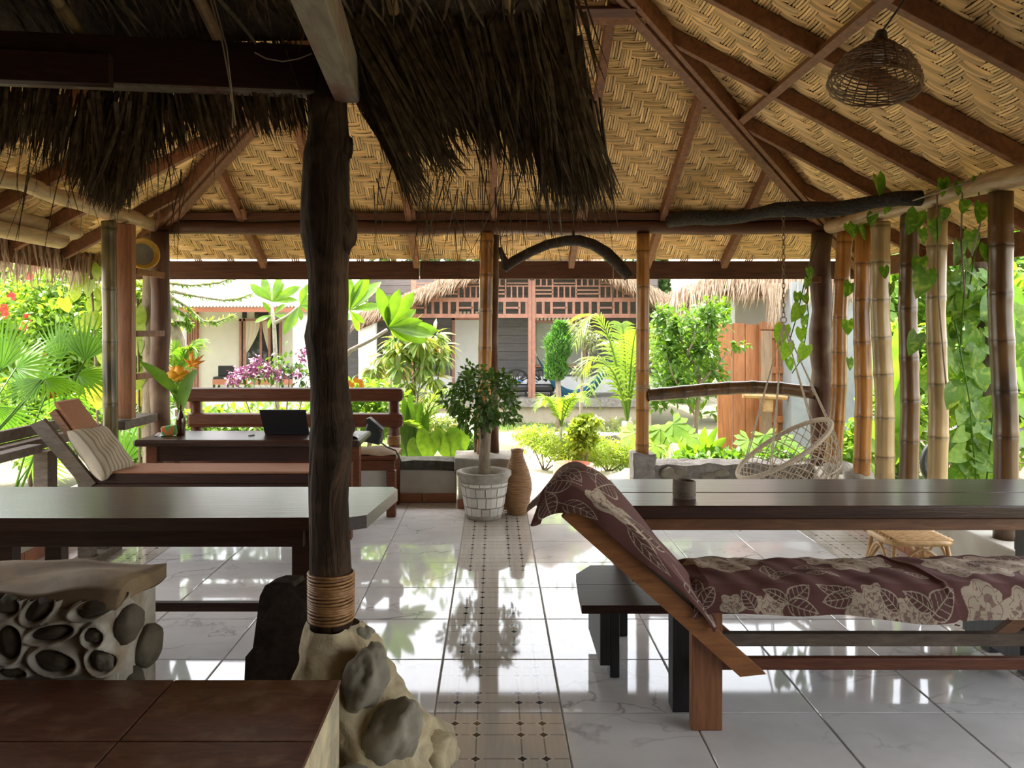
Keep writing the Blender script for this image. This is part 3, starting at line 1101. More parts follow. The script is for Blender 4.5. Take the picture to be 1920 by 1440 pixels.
# left corner: log, lighter log behind, square post, bamboo, railing
MB().tube([(PX(303, 6.85) + .008 * math.sin(i), 6.82, .3 + i * .17) for i in range(13)], [.080 + .004 * math.sin(i * 1.9) for i in range(13)], 14).build(
    'corner_log', 'log_corner', smooth=True, label='reddish brown corner log beside the wooden rungs', cat='post')
MB().tube([(PX(284, 7.02) + .01 * math.sin(i * 1.3), 7.04, .05 + i * .19) for i in range(13)], [.085 + .004 * math.sin(i * 1.2) for i in range(13)], 14).build(
    'corner_log', 'bark', smooth=True, label='paler weathered log standing behind the corner log', cat='post')
sq = thing('square_post', 'square sawn reddish post standing on the railing', 'post', (PX(236, 6.22), 6.22, .79))
MB().bb((PX(221, 6.22), 6.18, .80), (PX(251, 6.22), 6.26, 2.33), bev=.005).build('post', 'wood_brown_z', sq)
for py in (512, 628, 708):
    zc = PZ(py, 6.35)
    a, b = Vector((PX(250, 6.27), 6.30, zc)), Vector((PX(302, 6.72), 6.76, zc + .02))
    d = (b - a).normalized()
    MB().box((a + b) / 2, (.035, (b - a).length, .05), rz=math.atan2(-d.x, d.y), bev=.003).build('rung', 'wood_rafter', sq)
bamboo('bamboo_post', 'dark mossy bamboo post rising past the railing', 'post', [(PX(209, 6.05), 6.05, .30), (PX(206, 6.05), 6.05, 1.3), (PX(204, 6.05), 6.05, 2.33)], .054, 'bamboo_green', .42, .2)
rl = thing('railing', 'weathered grey plank railing along the left edge', 'railing', (-2.94, 4.6, .3))
MB().bb((-3.09, 1.5, .715), (-2.97, 5.98, .785), bev=.006).build('rail_plank', 'wood_grey', rl)
MB().bb((-3.05, 6.12, .72), (-2.86, 6.72, .79), bev=.006).build('rail_plank', 'wood_grey', rl)
MB().bb((-2.965, 1.5, .72), (-2.87, 5.02, .772), bev=.006).build('rail_plank', 'wood_grey', rl)
MB().bb((-3.13, 1.5, .785), (-3.09, 5.95, .86), bev=.004).build('rail_edge', 'wood_grey', rl)
for y in (5.13, 3.4, 1.8):
    MB().bb((-2.965, y - .055, .30), (-2.865, y + .055, .718), bev=.006).build('post', 'wood_grey', rl)
# the round yellow tray on the top rung
c = P(268, 476, 6.5)
gg = thing('round_tray', 'round yellow rimmed tray propped upright on the top rung', 'tray', (c.x, c.y, c.z - .14))
Rt = Matrix.Rotation(math.radians(42), 3, 'Z') @ Matrix.Rotation(math.radians(82), 3, 'X')


def lathe_rot(prof, cc, R, n=28):
    m = MB().lathe(prof, (0, 0, 0), n, cap=False)
    m.v = [tuple(Vector(cc) + R @ Vector(v)) for v in m.v]
    return m


lathe_rot([(.0, -.05), (.09, -.05), (.125, -.01), (.132, .02), (.12, .025), (.105, .0), (.092, -.012)], c, Rt).build('rim', 'gong_yellow', gg, smooth=True)
lathe_rot([(.092, -.013), (.06, -.016), (.0, -.016)], c, Rt).build('centre', 'gong_grey', gg, smooth=True)

# driftwood arch under the back beam
dw = thing('driftwood_arch', 'dark curved driftwood branch hung under the back beam', 'driftwood', tuple(P(1060, 455, 6.76)))
arc = [(945, 506), (953, 497), (966, 488), (995, 472), (1028, 458), (1062, 451), (1087, 451), (1112, 459), (1137, 474), (1157, 493), (1170, 508), (1179, 520)]
rad = [7, 9, 9.5, 9, 9, 10, 10.5, 10.5, 11, 11, 11, 10]
MB().tube([P(x, y, 6.76) for x, y in arc], [r * 6.76 / F for r in rad], 12, wob=.06).build('branch', 'driftwood', dw, smooth=True)
MB().tube([P(950, 495, 6.76), P(943, 482, 6.76), P(937, 464, 6.76)], [.035, .026, .018], 8, wob=.05).build('fork', 'driftwood', dw, smooth=True)
MB().tube([P(1075, 446, 6.76), P(1075, 432, 6.79)], [.012, .012], 6).build('fixing_peg', 'driftwood', dw)
for x in (1150, 1176):
    MB().tube([P(x, 502 if x == 1150 else 522, 6.76), P(x, 530, 6.76), P(x - 1, 545 + (x == 1150) * 22, 6.76)], .004, 5).build('raffia_strip', 'thatch_tan', dw)

# ================================================================ FOREGROUND HUT
# tree-trunk post
tp = thing('trunk_post', 'thick dark tree trunk post with cane binding at its foot', 'post', (PX(620, 2.75), 2.75, .45))
prof = [(1180, 622, 40), (1120, 621, 42), (1060, 619, 40), (1000, 618, 38), (940, 616, 38), (900, 617, 38), (860, 619, 39), (820, 621, 40), (795, 624, 41), (770, 621, 39), (720, 618, 36), (670, 614, 37),
        (630, 612, 40), (600, 614, 38), (560, 616, 37), (510, 615, 38), (470, 613, 43), (440, 613, 48), (410, 611, 47), (370, 611, 45), (330, 611, 44), (290, 612, 43), (270, 616, 41), (240, 616, 37), (200, 615, 36), (150, 616, 35), (60, 617, 34)]
m = MB()
m.tube([(PX(x, 2.75) + .0, 2.75, PZ(y, 2.75)) for y, x, r in prof], [r * 2.72 / F for y, x, r in prof], 22, wob=.035)
tpt = m.build('trunk', 'trunk_dark', tp, smooth=True)
for (x, y, rr, s) in ((641, 278, .030, 1), (645, 797, .030, 2), (586, 640, .026, 3), (641, 432, .045, 4), (588, 860, .022, 5)):
    MB().blob((PX(x, 2.75) * .985, 2.74, PZ(y, 2.75)), (rr, rr, rr * 2.0), 3, .3, 2, s).build('knot', 'trunk_dark', tpt, smooth=True)
for k in range(17):
    z = PZ(1157 - k * 5.2, 2.75)
    rr = (41.5 + .04 * k) * 2.75 / F
    MB().tube([(PX(621, 2.75) + rr * math.cos(a * math.pi / 12), 2.75 + rr * math.sin(a * math.pi / 12), z + .003 * math.sin(a * .26 + k)) for a in range(25)], .0052, 6, cap=False).build('cane_ring', 'rattan', tp, smooth=True)

# lumpy stone foot of the post
sf = thing('stone_footing', 'lumpy cream cement and grey stone footing of the trunk post', 'footing', (-.45, 2.65, 0))


def lump(u, v):
    an = 2 * math.pi * u
    z = .475 * (1 - v)
    t = v
    rx = .085 + .21 * t ** .8
    ry = .085 + .20 * t ** .8
    cxx = -.565 + .155 * t
    cyy = 2.75 - .07 * t
    from mathutils import noise
    k = 1 + .10 * math.sin(3 * an + 6 * t) + .07 * math.sin(5 * an - 9 * t + 1)
    q = Vector((cxx + rx * math.cos(an), cyy + ry * math.sin(an), z))
    k += .16 * noise.noise(q * 9) + .08 * noise.noise(q * 24)
    return (cxx + rx * k * math.cos(an), cyy + ry * k * math.sin(an), z)


MB().grid(lump, 96, 60).build('cement_body', 'cement_cream', sf, smooth=True)
rocks = [((-.43, 2.60, .34), (.07, .08, .11), 1, .35), ((-.335, 2.545, .19), (.085, .085, .125), 2, .7), ((-.45, 2.37, .08), (.145, .10, .085), 3, 0), ((-.475, 2.77, .42), (.05, .06, .05), 4, 0), ((-.25, 2.74, .03), (.12, .15, .075), 6, 0)]
for cc, rr, s, ry in rocks:
    m = MB().blob((0, 0, 0), rr, 4, .30, 1.5, s)
    R = Matrix.Rotation(ry, 3, 'Y')
    m.v = [tuple(Vector(cc) + R @ Vector(v)) for v in m.v]
    m.v = [(x, y, max(z, .0)) for x, y, z in m.v]
    m.build('stone', 'lump_stone' if s != 6 else 'cement_cream', sf, smooth=True)

# brown tiled seat slab
sl = thing('tiled_slab', 'raised ledge topped with dark brown marbled tiles', 'ledge', (-1.4, 1.9, 0))
SLZ = .42
sy1 = (EYE - SLZ) * F / (1274 - CY)
MB().bb((-3.2, .9, 0), (-.475, sy1 - .01, SLZ - .012), bev=.004).build('body', 'cement_cream', sl)
xe = -.47
cols = [-3.2, -2.55, -1.90, PX(350, 2.25) - .1, PX(350, 2.25) + .42, xe]
cols = [-3.2, -2.35, -1.585, -.985, xe]
rows_ = [.9, 1.27, 1.67, 2.07, sy1]
for i in range(len(cols) - 1):
    for j in range(len(rows_) - 1):
        MB().bb((cols[i] + .002, rows_[j] + .002, SLZ - .013), (cols[i + 1] - .002, rows_[j + 1] - .002, SLZ), bev=.002).build('tile', 'slab_tile', sl)

# river-stone pillar at the left
sp = thing('stone_pillar', 'squat pillar of grey river stones set in pale mortar', 'pillar', (-1.55, 2.62, 0))
x0, x1, y0, y1, zt = -2.1, PX(212, 2.46), 2.47, 2.80, .675
MB().bb((x0, y0 + .03, 0), (x1 - .005, y1, zt - .03), bev=.02).build('mortar_core', 'mortar', sp)
rough_cap((x0 - .01, y0 + .0, zt - .05), (x1 + .012, y1 + .02, zt), 16, 5, .028, 56).build('top', 'top_sand', sp, smooth=True)
stones = [(15, 1125, 23, 18, 0), (76, 1131, 33, 18, 38), (180, 1128, 42, 16, 18), (98, 1176, 40, 15, 12), (18, 1194, 25, 32, 0), (177, 1182, 17, 17, 0), (103, 1229, 38, 21, -10), (188, 1230, 19, 24, 40), (25, 1250, 27, 10, 0)]
SR = []
for (x, y, w, h, rot) in stones:
    p = P(x, y + 3, y0)
    SR.append((p.x, p.z - .012, w * y0 / F, h * y0 / F, math.radians(rot)))


def face(u, v):
    from mathutils import noise
    x, z = x0 + (x1 + .015 - x0) * u, (zt - .02) * v
    e = 9
    for (sx, sz, w, h, r) in SR:
        dx, dz = x - sx, z - sz
        a_, b_ = dx * math.cos(r) + dz * math.sin(r), -dx * math.sin(r) + dz * math.cos(r)
        e = min(e, math.hypot(a_ / w, b_ / h))
    k = -.012 if e < .9 else .030 * math.exp(-((e - 1.22) / .22) ** 2) + .004
    if e < 1.0 and e >= .9:
        k = -.012 + (e - .9) * .25
    k += .006 * noise.noise(Vector((x * 14, 0, z * 14)))
    edge = max(0.0, (u - .93) / .07)
    return (x, y0 + .012 - k + .09 * edge ** 2, z)


MB().grid(face, 190, 130).build('mortar_face', 'mortar', sp, smooth=True)
for i, (sx, sz, w, h, r) in enumerate(SR):
    R = Matrix.Rotation(-r, 3, 'Y')
    m = MB().blob((0, 0, 0), (w * .98, .028, h * .98), 4, .22, 1.4, 70 + i)
    m.v = [tuple(Vector((sx, y0 + .014, sz)) + R @ Vector(v)) for v in m.v]
    m.build('river_stone', 'river_stone', sp, smooth=True)
for i, (y, z, w, h) in enumerate(((2.56, .55, .07, .06), (2.70, .42, .08, .07), (2.58, .30, .07, .09), (2.70, .17, .07, .08))):
    MB().blob((x1 + .005, y, z), (.04, w, h), 3, .16, 1.7, 90 + i).build('river_stone', 'river_stone', sp, smooth=True)

# dark upright wood slab next to the post
ws_ = MB()
outl = [(484, 1262), (458, 1270), (460, 1232), (474, 1215), (480, 1170), (487, 1118), (497, 1098), (515, 1092), (548, 1092), (552, 1100), (590, 1102), (592, 1275)]
out = [P(x, y, 3.02) for x, y in outl]
out = [Vector((p.x, p.y, p.z)) for p in out]
zb = 0.0
poly = [(PX(455, 3.02), 3.02, zb)] + [tuple(p) for p in out[2:-1]] + [(PX(592, 3.02), 3.02, zb)]
ws_.prism(poly, (0.02, .09, 0))
ws_.build('wood_slab', 'driftwood', label='dark weathered wood slab standing against the trunk post', cat='wood slab')

# beams of the near hut
hb = thing('hut_beam', 'heavy dark red beam running to the top of the trunk post', 'beam', (-1.4, 2.6, 2.3))
a, b = Vector((-2.9, 2.42, 2.385)), Vector((-.55, 2.74, 2.385))
d = (b - a).normalized()
MB().box((a + b) / 2 + Vector((0, 0, .01)), (.07, (b - a).length, .155), rz=math.atan2(-d.x, d.y), bev=.004).build('beam', 'wood_dark_x', hb)
MB().box((a + b) / 2 + Vector((0, 0, -.072)), (.066, (b - a).length, .008), rz=math.atan2(-d.x, d.y)).build('worn_lit_underside', 'wood_worn_lit', hb)  # thin strip whose pale worn colour stands in for the lit underside
a2, b2 = a.lerp(b, .30) + Vector((0, -.05, -.035)), a.lerp(b, .70) + Vector((0, -.05, -.035))
MB().box((a2 + b2) / 2, (.045, (b2 - a2).length, .10), rz=math.atan2(-d.x, d.y), bev=.004).build('splice_board', 'wood_dark_x', hb)
hb2 = MB()
a, b = P(568, -40, 1.80), P(652, 178, 2.72)
a.z = b.z = 2.345
d = (b - a).normalized()
hb2.box((a + b) / 2, (.085, (b - a).length, .13), rz=math.atan2(-d.x, d.y), bev=.004)
hb2.build('hut_beam', 'wood_worn_lit', label='worn red painted beam running overhead to the trunk post', cat='beam')  # worn beam coloured pale all over to stand for its lit bottom

# thatched roof of the near hut: sheet, bamboo rafters, palm-leaf blades
hr = thing('thatch_roof', 'dark palm thatch roof overhanging the trunk post', 'roof', (-1.3, 2.2, 2.3))


def roof_z(y):
    return 2.40 + .45 * (2.82 - y)


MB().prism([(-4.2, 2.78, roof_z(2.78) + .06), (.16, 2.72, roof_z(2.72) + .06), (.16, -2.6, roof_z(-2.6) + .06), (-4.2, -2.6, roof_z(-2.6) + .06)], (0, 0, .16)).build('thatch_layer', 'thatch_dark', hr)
for i, x in enumerate((-2.55, -1.92, -1.38, -.92, -.33, .05)):
    bamboo('bamboo_rafter', None, None, [(x, 2.96 if i < 4 else 2.6, roof_z(2.96 if i < 4 else 2.6) + (.02 if i < 4 else .05)), (x - .12, .4, roof_z(.4) + .03)], .021, 'bamboo_tan', .4, .1, hr, n=10)
a, b = P(-60, 218, 2.95), P(590, 190, 2.95)
MB().tube([a, a.lerp(b, .3) + Vector((0, 0, .012)), a.lerp(b, .6) - Vector((0, 0, .006)), b], .008, 7).build('bamboo_stick', 'bamboo_stick', hr, smooth=True)
for x, y, yy in ((106, 220, 2.93), (345, 210, 2.93)):
    MB().tube([P(x, y, yy) + Vector((.03 * math.cos(k * 1.1), .02 * math.sin(k * 1.9), .022 * math.sin(k * 1.1))) for k in range(24)], .003, 4).build('knot', 'string', hr)
for pts_ in ([(392, -10), (415, 70), (430, 150), (437, 200), (436, 240)], [(398, -10), (425, 90), (434, 170), (441, 235)], [(478, 98), (500, 110), (530, 115), (560, 110), (585, 100)]):
    MB().tube([P(x, y, 2.5) for x, y in pts_], .0028, 4).build('string', 'string', hr)


def blades(name, n, sampler, mat, parent, wid=(.005, .012), seg=4, kind='stuff'):
    """hanging palm-leaf blades; sampler() -> root, direction, length, sag"""
    V, Fc, o = [], [], 0
    for _ in range(n):
        p, d, L, sag = sampler()
        p, d = Vector(p), Vector(d).normalized()
        w = random.uniform(*wid)
        sd = d.cross(Vector((random.uniform(-.5, .5), 1, random.uniform(-.3, .3))))
        sd = sd.normalized() if sd.length > 1e-3 else Vector((1, 0, 0))
        bend = Vector((random.uniform(-.12, .12), random.uniform(-.12, .12), -sag))
        for i in range(seg + 1):
            t = i / seg
            c = p + d * L * t + bend * L * t * t
            k = w * (1 - t ** 2.2) * .5 + .0004
            V += [tuple(c - sd * k), tuple(c + sd * k)]
            if i:
                a_ = o + 2 * (i - 1)
                Fc.append((a_, a_ + 1, a_ + 3, a_ + 2))
        o += 2 * (seg + 1)
    return mesh_obj(name, np.array(V, dtype=np.float32), np.array(Fc, dtype=np.int32), mat, parent, kind=kind)


U_ = random.uniform


def s_under():      # leaves lying under the sheet
    x = U_(-4.0, .12)
    y = U_(1.3, 2.50)
    return (x, y, roof_z(y) + U_(.0, .07)), (U_(-.5, .5), 1, -.40 + U_(-.08, .12)), U_(.2, .42), U_(0, .1)


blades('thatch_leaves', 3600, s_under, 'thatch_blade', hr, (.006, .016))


def fringe_sampler(tab, lean, x0_, x1_, rise, jit, ys=(2.70, 2.92)):
    tx, ty = zip(*tab)
    lx_, lv_ = zip(*lean)

    def f():
        x = U_(x0_, x1_)
        yt = float(np.interp(x, tx, ty)) - abs(random.gauss(0, jit))
        rz = U_(*rise)
        ln = float(np.interp(x, lx_, lv_)) * rz / 200.0 + U_(-14, 14)
        Y = U_(*ys)
        a_, b_ = P(x - ln, yt - rz, Y), P(x, yt, Y + U_(-.05, .05))
        return a_, b_ - a_, (b_ - a_).length, U_(0, .05)
    return f


TL = [(-80, 290), (50, 300), (100, 325), (150, 370), (200, 405), (240, 395), (270, 330), (330, 300), (380, 285), (420, 300), (450, 265), (500, 265), (580, 255)]
LL = [(-80, -20), (100, -30), (200, -50), (300, 20), (400, 60), (580, 50)]
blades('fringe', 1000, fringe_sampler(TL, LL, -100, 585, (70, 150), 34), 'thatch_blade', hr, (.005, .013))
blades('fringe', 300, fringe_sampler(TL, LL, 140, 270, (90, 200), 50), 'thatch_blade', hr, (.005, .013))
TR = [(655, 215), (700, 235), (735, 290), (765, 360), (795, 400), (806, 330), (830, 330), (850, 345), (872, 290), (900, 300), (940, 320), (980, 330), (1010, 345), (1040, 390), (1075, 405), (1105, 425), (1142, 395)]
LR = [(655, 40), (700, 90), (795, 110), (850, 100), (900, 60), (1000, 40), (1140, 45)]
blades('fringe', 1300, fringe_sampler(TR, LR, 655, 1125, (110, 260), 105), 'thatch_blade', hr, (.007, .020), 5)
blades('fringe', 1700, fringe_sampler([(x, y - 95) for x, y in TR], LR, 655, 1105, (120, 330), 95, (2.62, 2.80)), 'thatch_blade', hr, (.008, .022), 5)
for (xa_, ya_, xb_, yb_, n_) in ((690, 150, 792, 402, 26), (740, 150, 850, 345, 24), (770, 130, 825, 330, 20), (1000, 120, 1040, 395, 26), (1030, 100, 1080, 415, 24), (1050, 80, 1115, 400, 26), (1060, 90, 1138, 390, 24), (890, 120, 930, 330, 18), (940, 110, 975, 360, 18), (170, 190, 205, 410, 24), (230, 200, 235, 400, 24)):
    def s_sheaf(xa_=xa_, ya_=ya_, xb_=xb_, yb_=yb_):
        a_ = P(xa_ + U_(-18, 18), ya_ + U_(-20, 20), 2.72 + U_(-.03, .03))
        b_ = P(xb_ + U_(-9, 9), yb_ - abs(random.gauss(0, 26)), 2.76 + U_(-.03, .03))
        return a_, b_ - a_, (b_ - a_).length, 0
    blades('leaf_sheaf', n_, s_sheaf, 'thatch_blade', hr, (.008, .016), 4)
for i in range(16):   # broad stiff leaf tips at the right edge
    x = .05 + .2 * U_(0, 1)
    r_ = P(1005 + 8 * i, U_(120, 260), 2.74)
    t_ = P(1022 + 8.5 * i + U_(-10, 10), U_(360, 448), 2.76)
    m = MB()
    d = (t_ - r_)
    w = U_(.008, .014)
    m.grid(lambda u, v: r_ + d * v + Vector(((u - .5) * w * (1 - v ** 5 * .85), abs(u - .5) * w * .8, 0)) + Vector((.02 * v * v, 0, 0)), 2, 5)
    m.build('leaf_blade', 'thatch_blade', hr)


def s_wisp():
    r_ = random.random()
    if r_ < .62:
        x, y0_, y1_ = U_(690, 1120), U_(260, 360), 0
    else:
        x, y0_, y1_ = U_(20, 420), U_(230, 330), 0
    p = P(x, y0_, U_(2.75, 2.95))
    return p, (U_(-.3, .35), U_(-.2, .2), -1), U_(.12, .40), U_(-.2, .2)


blades('loose_fibres', 130, s_wisp, 'thatch_blade', hr, (.0016, .004), 6)

# thatch fringe below the left pavilion eave
ef = thing('eave_thatch', 'brown palm thatch hanging from the eave above the railing', 'thatch', (-3.6, 5.5, 2.0))


def s_eave():
    y = U_(3.2, 7.3)
    return (-3.62 + U_(-.05, .1), y, 2.16 + U_(-.05, .06)), (U_(-.3, .2), U_(-.35, .35), -1), U_(.12, .34), U_(0, .2)


blades('fringe', 900, s_eave, 'thatch_tan', ef, (.008, .02))
MB().bb((-3.85, 2.2, 2.14), (-3.58, 7.5, 2.24)).build('thatch_layer', 'thatch_dark', ef)

# ================================================================ FURNITURE
# ---- near left table
ZT = .72
t1 = thing('slab_table', 'dark varnished slab table behind the trunk post', 'table', (-1.5, 3.6, 0))
yn, yf = .78 * F / (971 - CY), .78 * F / (913 - CY)
MB().prism([(-2.75, yn, ZT), (-1.6, yn - .005, ZT), (-.60, yn + .01, ZT), (-.535, yn + .05, ZT), (-.47, yf - .06, ZT), (-.50, yf, ZT), (-2.75, yf, ZT)], (0, 0, -.055)).build('tabletop', 'wood_table', t1)
MB().bb((-2.7, yn + .05, ZT - .135), (-.80, yn + .085, ZT - .055), bev=.004).build('apron', 'wood_dark_x', t1)
MB().bb((-2.7, yf - .085, ZT - .135), (-.80, yf - .05, ZT - .055), bev=.004).build('apron', 'wood_dark_x', t1)
for x in (-2.09, -.82):
    for y in (yn + .12, yf - .14):
        MB().bb((x - .04, y - .035, 0), (x + .04, y + .035, ZT - .055), bev=.005).build('leg', 'wood_dark_x', t1)
MB().bb((-2.05, 3.565, .225), (-.86, 3.60, .265), bev=.003).build('stretcher', 'wood_dark_x', t1)
for x in (-2.09, -.82):
    MB().bb((x - .02, yn + .155, .22), (x + .02, yf - .175, .27), bev=.003).build('cross_rail', 'wood_dark_x', t1)

# ---- right table of two planks
ZT2 = .74
t2 = thing('plank_table', 'long dark table of two glossy planks holding the bamboo cup', 'table', (1.65, 3.7, 0))
y0, y1, ym = 3.40, 4.02, 3.685
for a, b in ((y0, ym - .003), (ym + .003, y1)):
    MB().bb((.585, a, ZT2 - .058), (2.73, b, ZT2), bev=.007).build('plank', 'wood_table', t2)
MB().bb((.66, y0 + .04, ZT2 - .115), (2.70, y0 + .085, ZT2 - .058), bev=.003).build('apron', 'wood_brown_x', t2)
MB().bb((.66, y1 - .085, ZT2 - .115), (2.70, y1 - .04, ZT2 - .058), bev=.003).build('apron', 'wood_brown_x', t2)
for x in (.60, 2.60):
    for y in (3.90, ):
        MB().bb((x, y - .04, 0), (x + .055, y + .04, ZT2 - .058), bev=.004).build('leg', 'wood_black', t2)
    MB().bb((x, 3.47, .42), (x + .05, 3.55, ZT2 - .058), bev=.004).build('leg', 'wood_black', t2)
    MB().bb((x + .002, 3.44, .40), (x + .05, 3.95, .46), bev=.004).build('cross_rail', 'wood_black', t2)

# ---- plank bench below it
bn = thing('plank_bench', 'low dark plank bench with clipped corner under the long table', 'bench', (1.4, 3.5, 0))
ZB = .354
for poly in ([(.365, 3.28), (.375, 3.545), (2.5, 3.545), (2.5, 3.28)], [(.377, 3.55), (.385, 3.70), (.47, 3.84), (2.5, 3.84), (2.5, 3.55)]):
    MB().prism([(x, y, ZB) for x, y in poly], (0, 0, -.035)).build('plank', 'wood_dark_x', bn)
for x in (.50, 2.3):
    MB().bb((x, 3.66, 0), (x + .042, 3.73, ZB - .036), bev=.003).build('leg', 'wood_black', bn)
    MB().bb((x, 3.40, .0), (x + .042, 3.47, ZB - .036), bev=.003).build('leg', 'wood_black', bn)
    MB().bb((x - .045, 3.38, .06), (x - .002, 3.80, .30), bev=.003).build('brace', 'wood_black', bn)

# ---- batik printer
MAROON, BEIGE, TAUPE = np.array([.090, .029, .025]), np.array([.36, .30, .225]), np.array([.19, .125, .10])


def paint(pts, roses, leaves, base=MAROON, lw=.0022):
    n = len(pts)
    C = np.tile(base, (n, 1))
    for (cx, cy, R, ph) in roses:
        d = pts - np.array([cx, cy])
        r = np.hypot(d[:, 0], d[:, 1])
        near = r < R * 1.4
        th = np.arctan2(d[:, 1], d[:, 0])
        bd = R * (1 + .15 * np.sin(5 * th + ph))
        ins = near & (r < bd)
        q = r / bd
        pet = np.floor((th + ph) / (2 * np.pi) * 5 + np.floor(q * 3) * .5)
        C[ins] = BEIGE
        C[ins & (((pet + np.floor(q * 3)) % 3) == 0) & (q < .62)] = TAUPE
        ring = np.abs((q * 1.9 + .22 * np.sin(3 * th + ph)) % 1 - .5) * R / 1.9
        edge = np.abs(((th + ph) / (2 * np.pi) * 5 + np.floor(q * 3) * .5) % 1 - .5) * 2 * np.pi / 5 * r
        C[ins & ((ring < lw * .5) | ((edge < lw * .5) & (q > .45)))] = MAROON * 1.5
    for (cx, cy, ang, L, W) in leaves:
        c, s = math.cos(ang), math.sin(ang)
        d = pts - np.array([cx, cy])
        x = (d[:, 0] * c + d[:, 1] * s) / L
        y = -d[:, 0] * s + d[:, 1] * c
        ok = (x > -.35) & (x < 1.03) & (np.abs(y) < W)
        xc = np.clip(x, 0.0, 1)
        w = W * np.sin(np.pi * xc ** .75) ** .8 * .5
        inn = ok & (x > 0) & (np.abs(y) < w)
        C[inn] = MAROON * .82
        out = ok & (x > 0) & (np.abs(np.abs(y) - w) < lw)
        mid = ok & (x < .96) & (np.abs(y) < lw * .7)
        vein = inn & (np.abs((xc - .55 * np.abs(y) / L * 1.1) * 5 % 1 - .5) * L / 5 < lw * .55) & (xc > .12)
        C[out | mid | vein] = BEIGE * .95
    return np.concatenate([C, np.ones((n, 1))], axis=1)


def sprig(cx, cy, a, k=1.0):
    return [(cx, cy, a, .085 * k, .055 * k), (cx, cy, a + 1.0, .075 * k, .05 * k), (cx, cy, a - .9, .08 * k, .055 * k)]


# ---- near chaise frame
ch = thing('chaise_frame', 'reddish brown wooden lounger with sloping headrest rail', 'lounger', (1.5, 3.05, 0))
XA, XB, YA, YB = .74, 2.42, 2.93, 3.27
for x in (XA, XB - .115):
    MB().bb((x, YA + .02, 0), (x + .115, YA + .065, .455), bev=.004).build('leg', 'wood_brown_z', ch)
MB().bb((.700, 3.09, 0), (.775, 3.17, .455), bev=.004).build('leg', 'wood_black', ch, label='blackened rear leg')
MB().bb((XB - .115, 3.19, 0), (XB, 3.24, .455), bev=.004).build('leg', 'wood_brown_z', ch)
MB().bb((XA + .02, YA + .07, .205), (XB - .05, YA + .10, .25), bev=.003).build('stretcher', 'wood_red', ch)
MB().bb((XA + .02, 3.175, .225), (XB - .02, 3.215, .275), bev=.003).build('stretcher', 'wood_grey', ch)
MB().bb((XA - .02, YA + .01, .455), (XB, YB - .01, .478), bev=.003).build('seat_board', 'wood_brown_x', ch)
for y in (YA - .018, 3.235):
    a, b = Vector((.955, y, .225)), Vector((.275, y, .835))
    d = (b - a).normalized()
    up = Vector((-d.z, 0, d.x)) if d.x > 0 else Vector((d.z, 0, -d.x))
    m = MB()
    hw = .036
    pol = [a - up * hw + d * .03, a + up * hw - d * .035, b + up * hw, b - up * hw]
    m.prism(pol, (0, .03, 0)).build('backrest_rail', 'wood_rail', ch)
MB().prism([P(1868, 1188, 3.1), P(1905, 1188, 3.1), P(1950, 1150, 3.1), P(1915, 1150, 3.1)], (0, .03, 0)).build('brace', 'wood_brown_x', ch)

# ---- mattress wrapped in batik cloth
prof = [(3.275, .485), (3.28, .53), (3.27, .555), (3.24, .568), (3.12, .572), (3.0, .567), (2.945, .556), (2.918, .53), (2.908, .50), (2.904, .455)]
ps = np.array(prof)
seg = np.concatenate([[0], np.cumsum(np.hypot(*np.diff(ps, axis=0).T))])
NV, NU = 230, 760
xs_ = np.linspace(.735, 2.45, NU)
ss_ = np.linspace(0, seg[-1], NV)
yy = np.interp(ss_, seg, ps[:, 0])
zz = np.interp(ss_, seg, ps[:, 1])
Xg, Sg = np.meshgrid(xs_, ss_)
Yg = np.tile(yy[:, None], (1, NU)).copy()
Zg = np.tile(zz[:, None], (1, NU)).copy()
k = np.clip((Sg - seg[-4]) / (seg[-1] - seg[-4]), 0, 1)
Zg -= k * (.012 + .018 * np.sin(Xg * 4.1 + .6) + .007 * np.sin(Xg * 13))
Yg -= k * (.008 + .006 * np.sin(Xg * 9) + .004 * np.sin(Xg * 27 + 2))
Zg += .006 * np.sin(Xg * 3 + 1) + .0035 * np.sin(Xg * 19 + Sg * 30) * (1 - k) + .003 * np.sin(Xg * 47 - Sg * 25) * (1 - k)
Zg += np.where(Xg < .80, (.80 - Xg) * -.25, 0)
Zg += .008 * np.exp(-((Xg - 1.72 - (.55 - Sg) * -.30) / .01) ** 2)
pts2 = np.stack([Xg.ravel(), (seg[-1] - Sg).ravel()], axis=1)
rr_ = random.Random(11)


def cv(zx, zy):
    """photograph crop position on the cloth -> print coordinates"""
    px, py = 1280 + zx / 3, 1030 + zy / 3
    if py > 1096:
        return PX(px, 2.912), max(0.0, PZ(py, 2.912) - .455)
    Y = .935 * F / (py - CY)
    return PX(px, Y), .10 + .03 + (Y - 2.945)


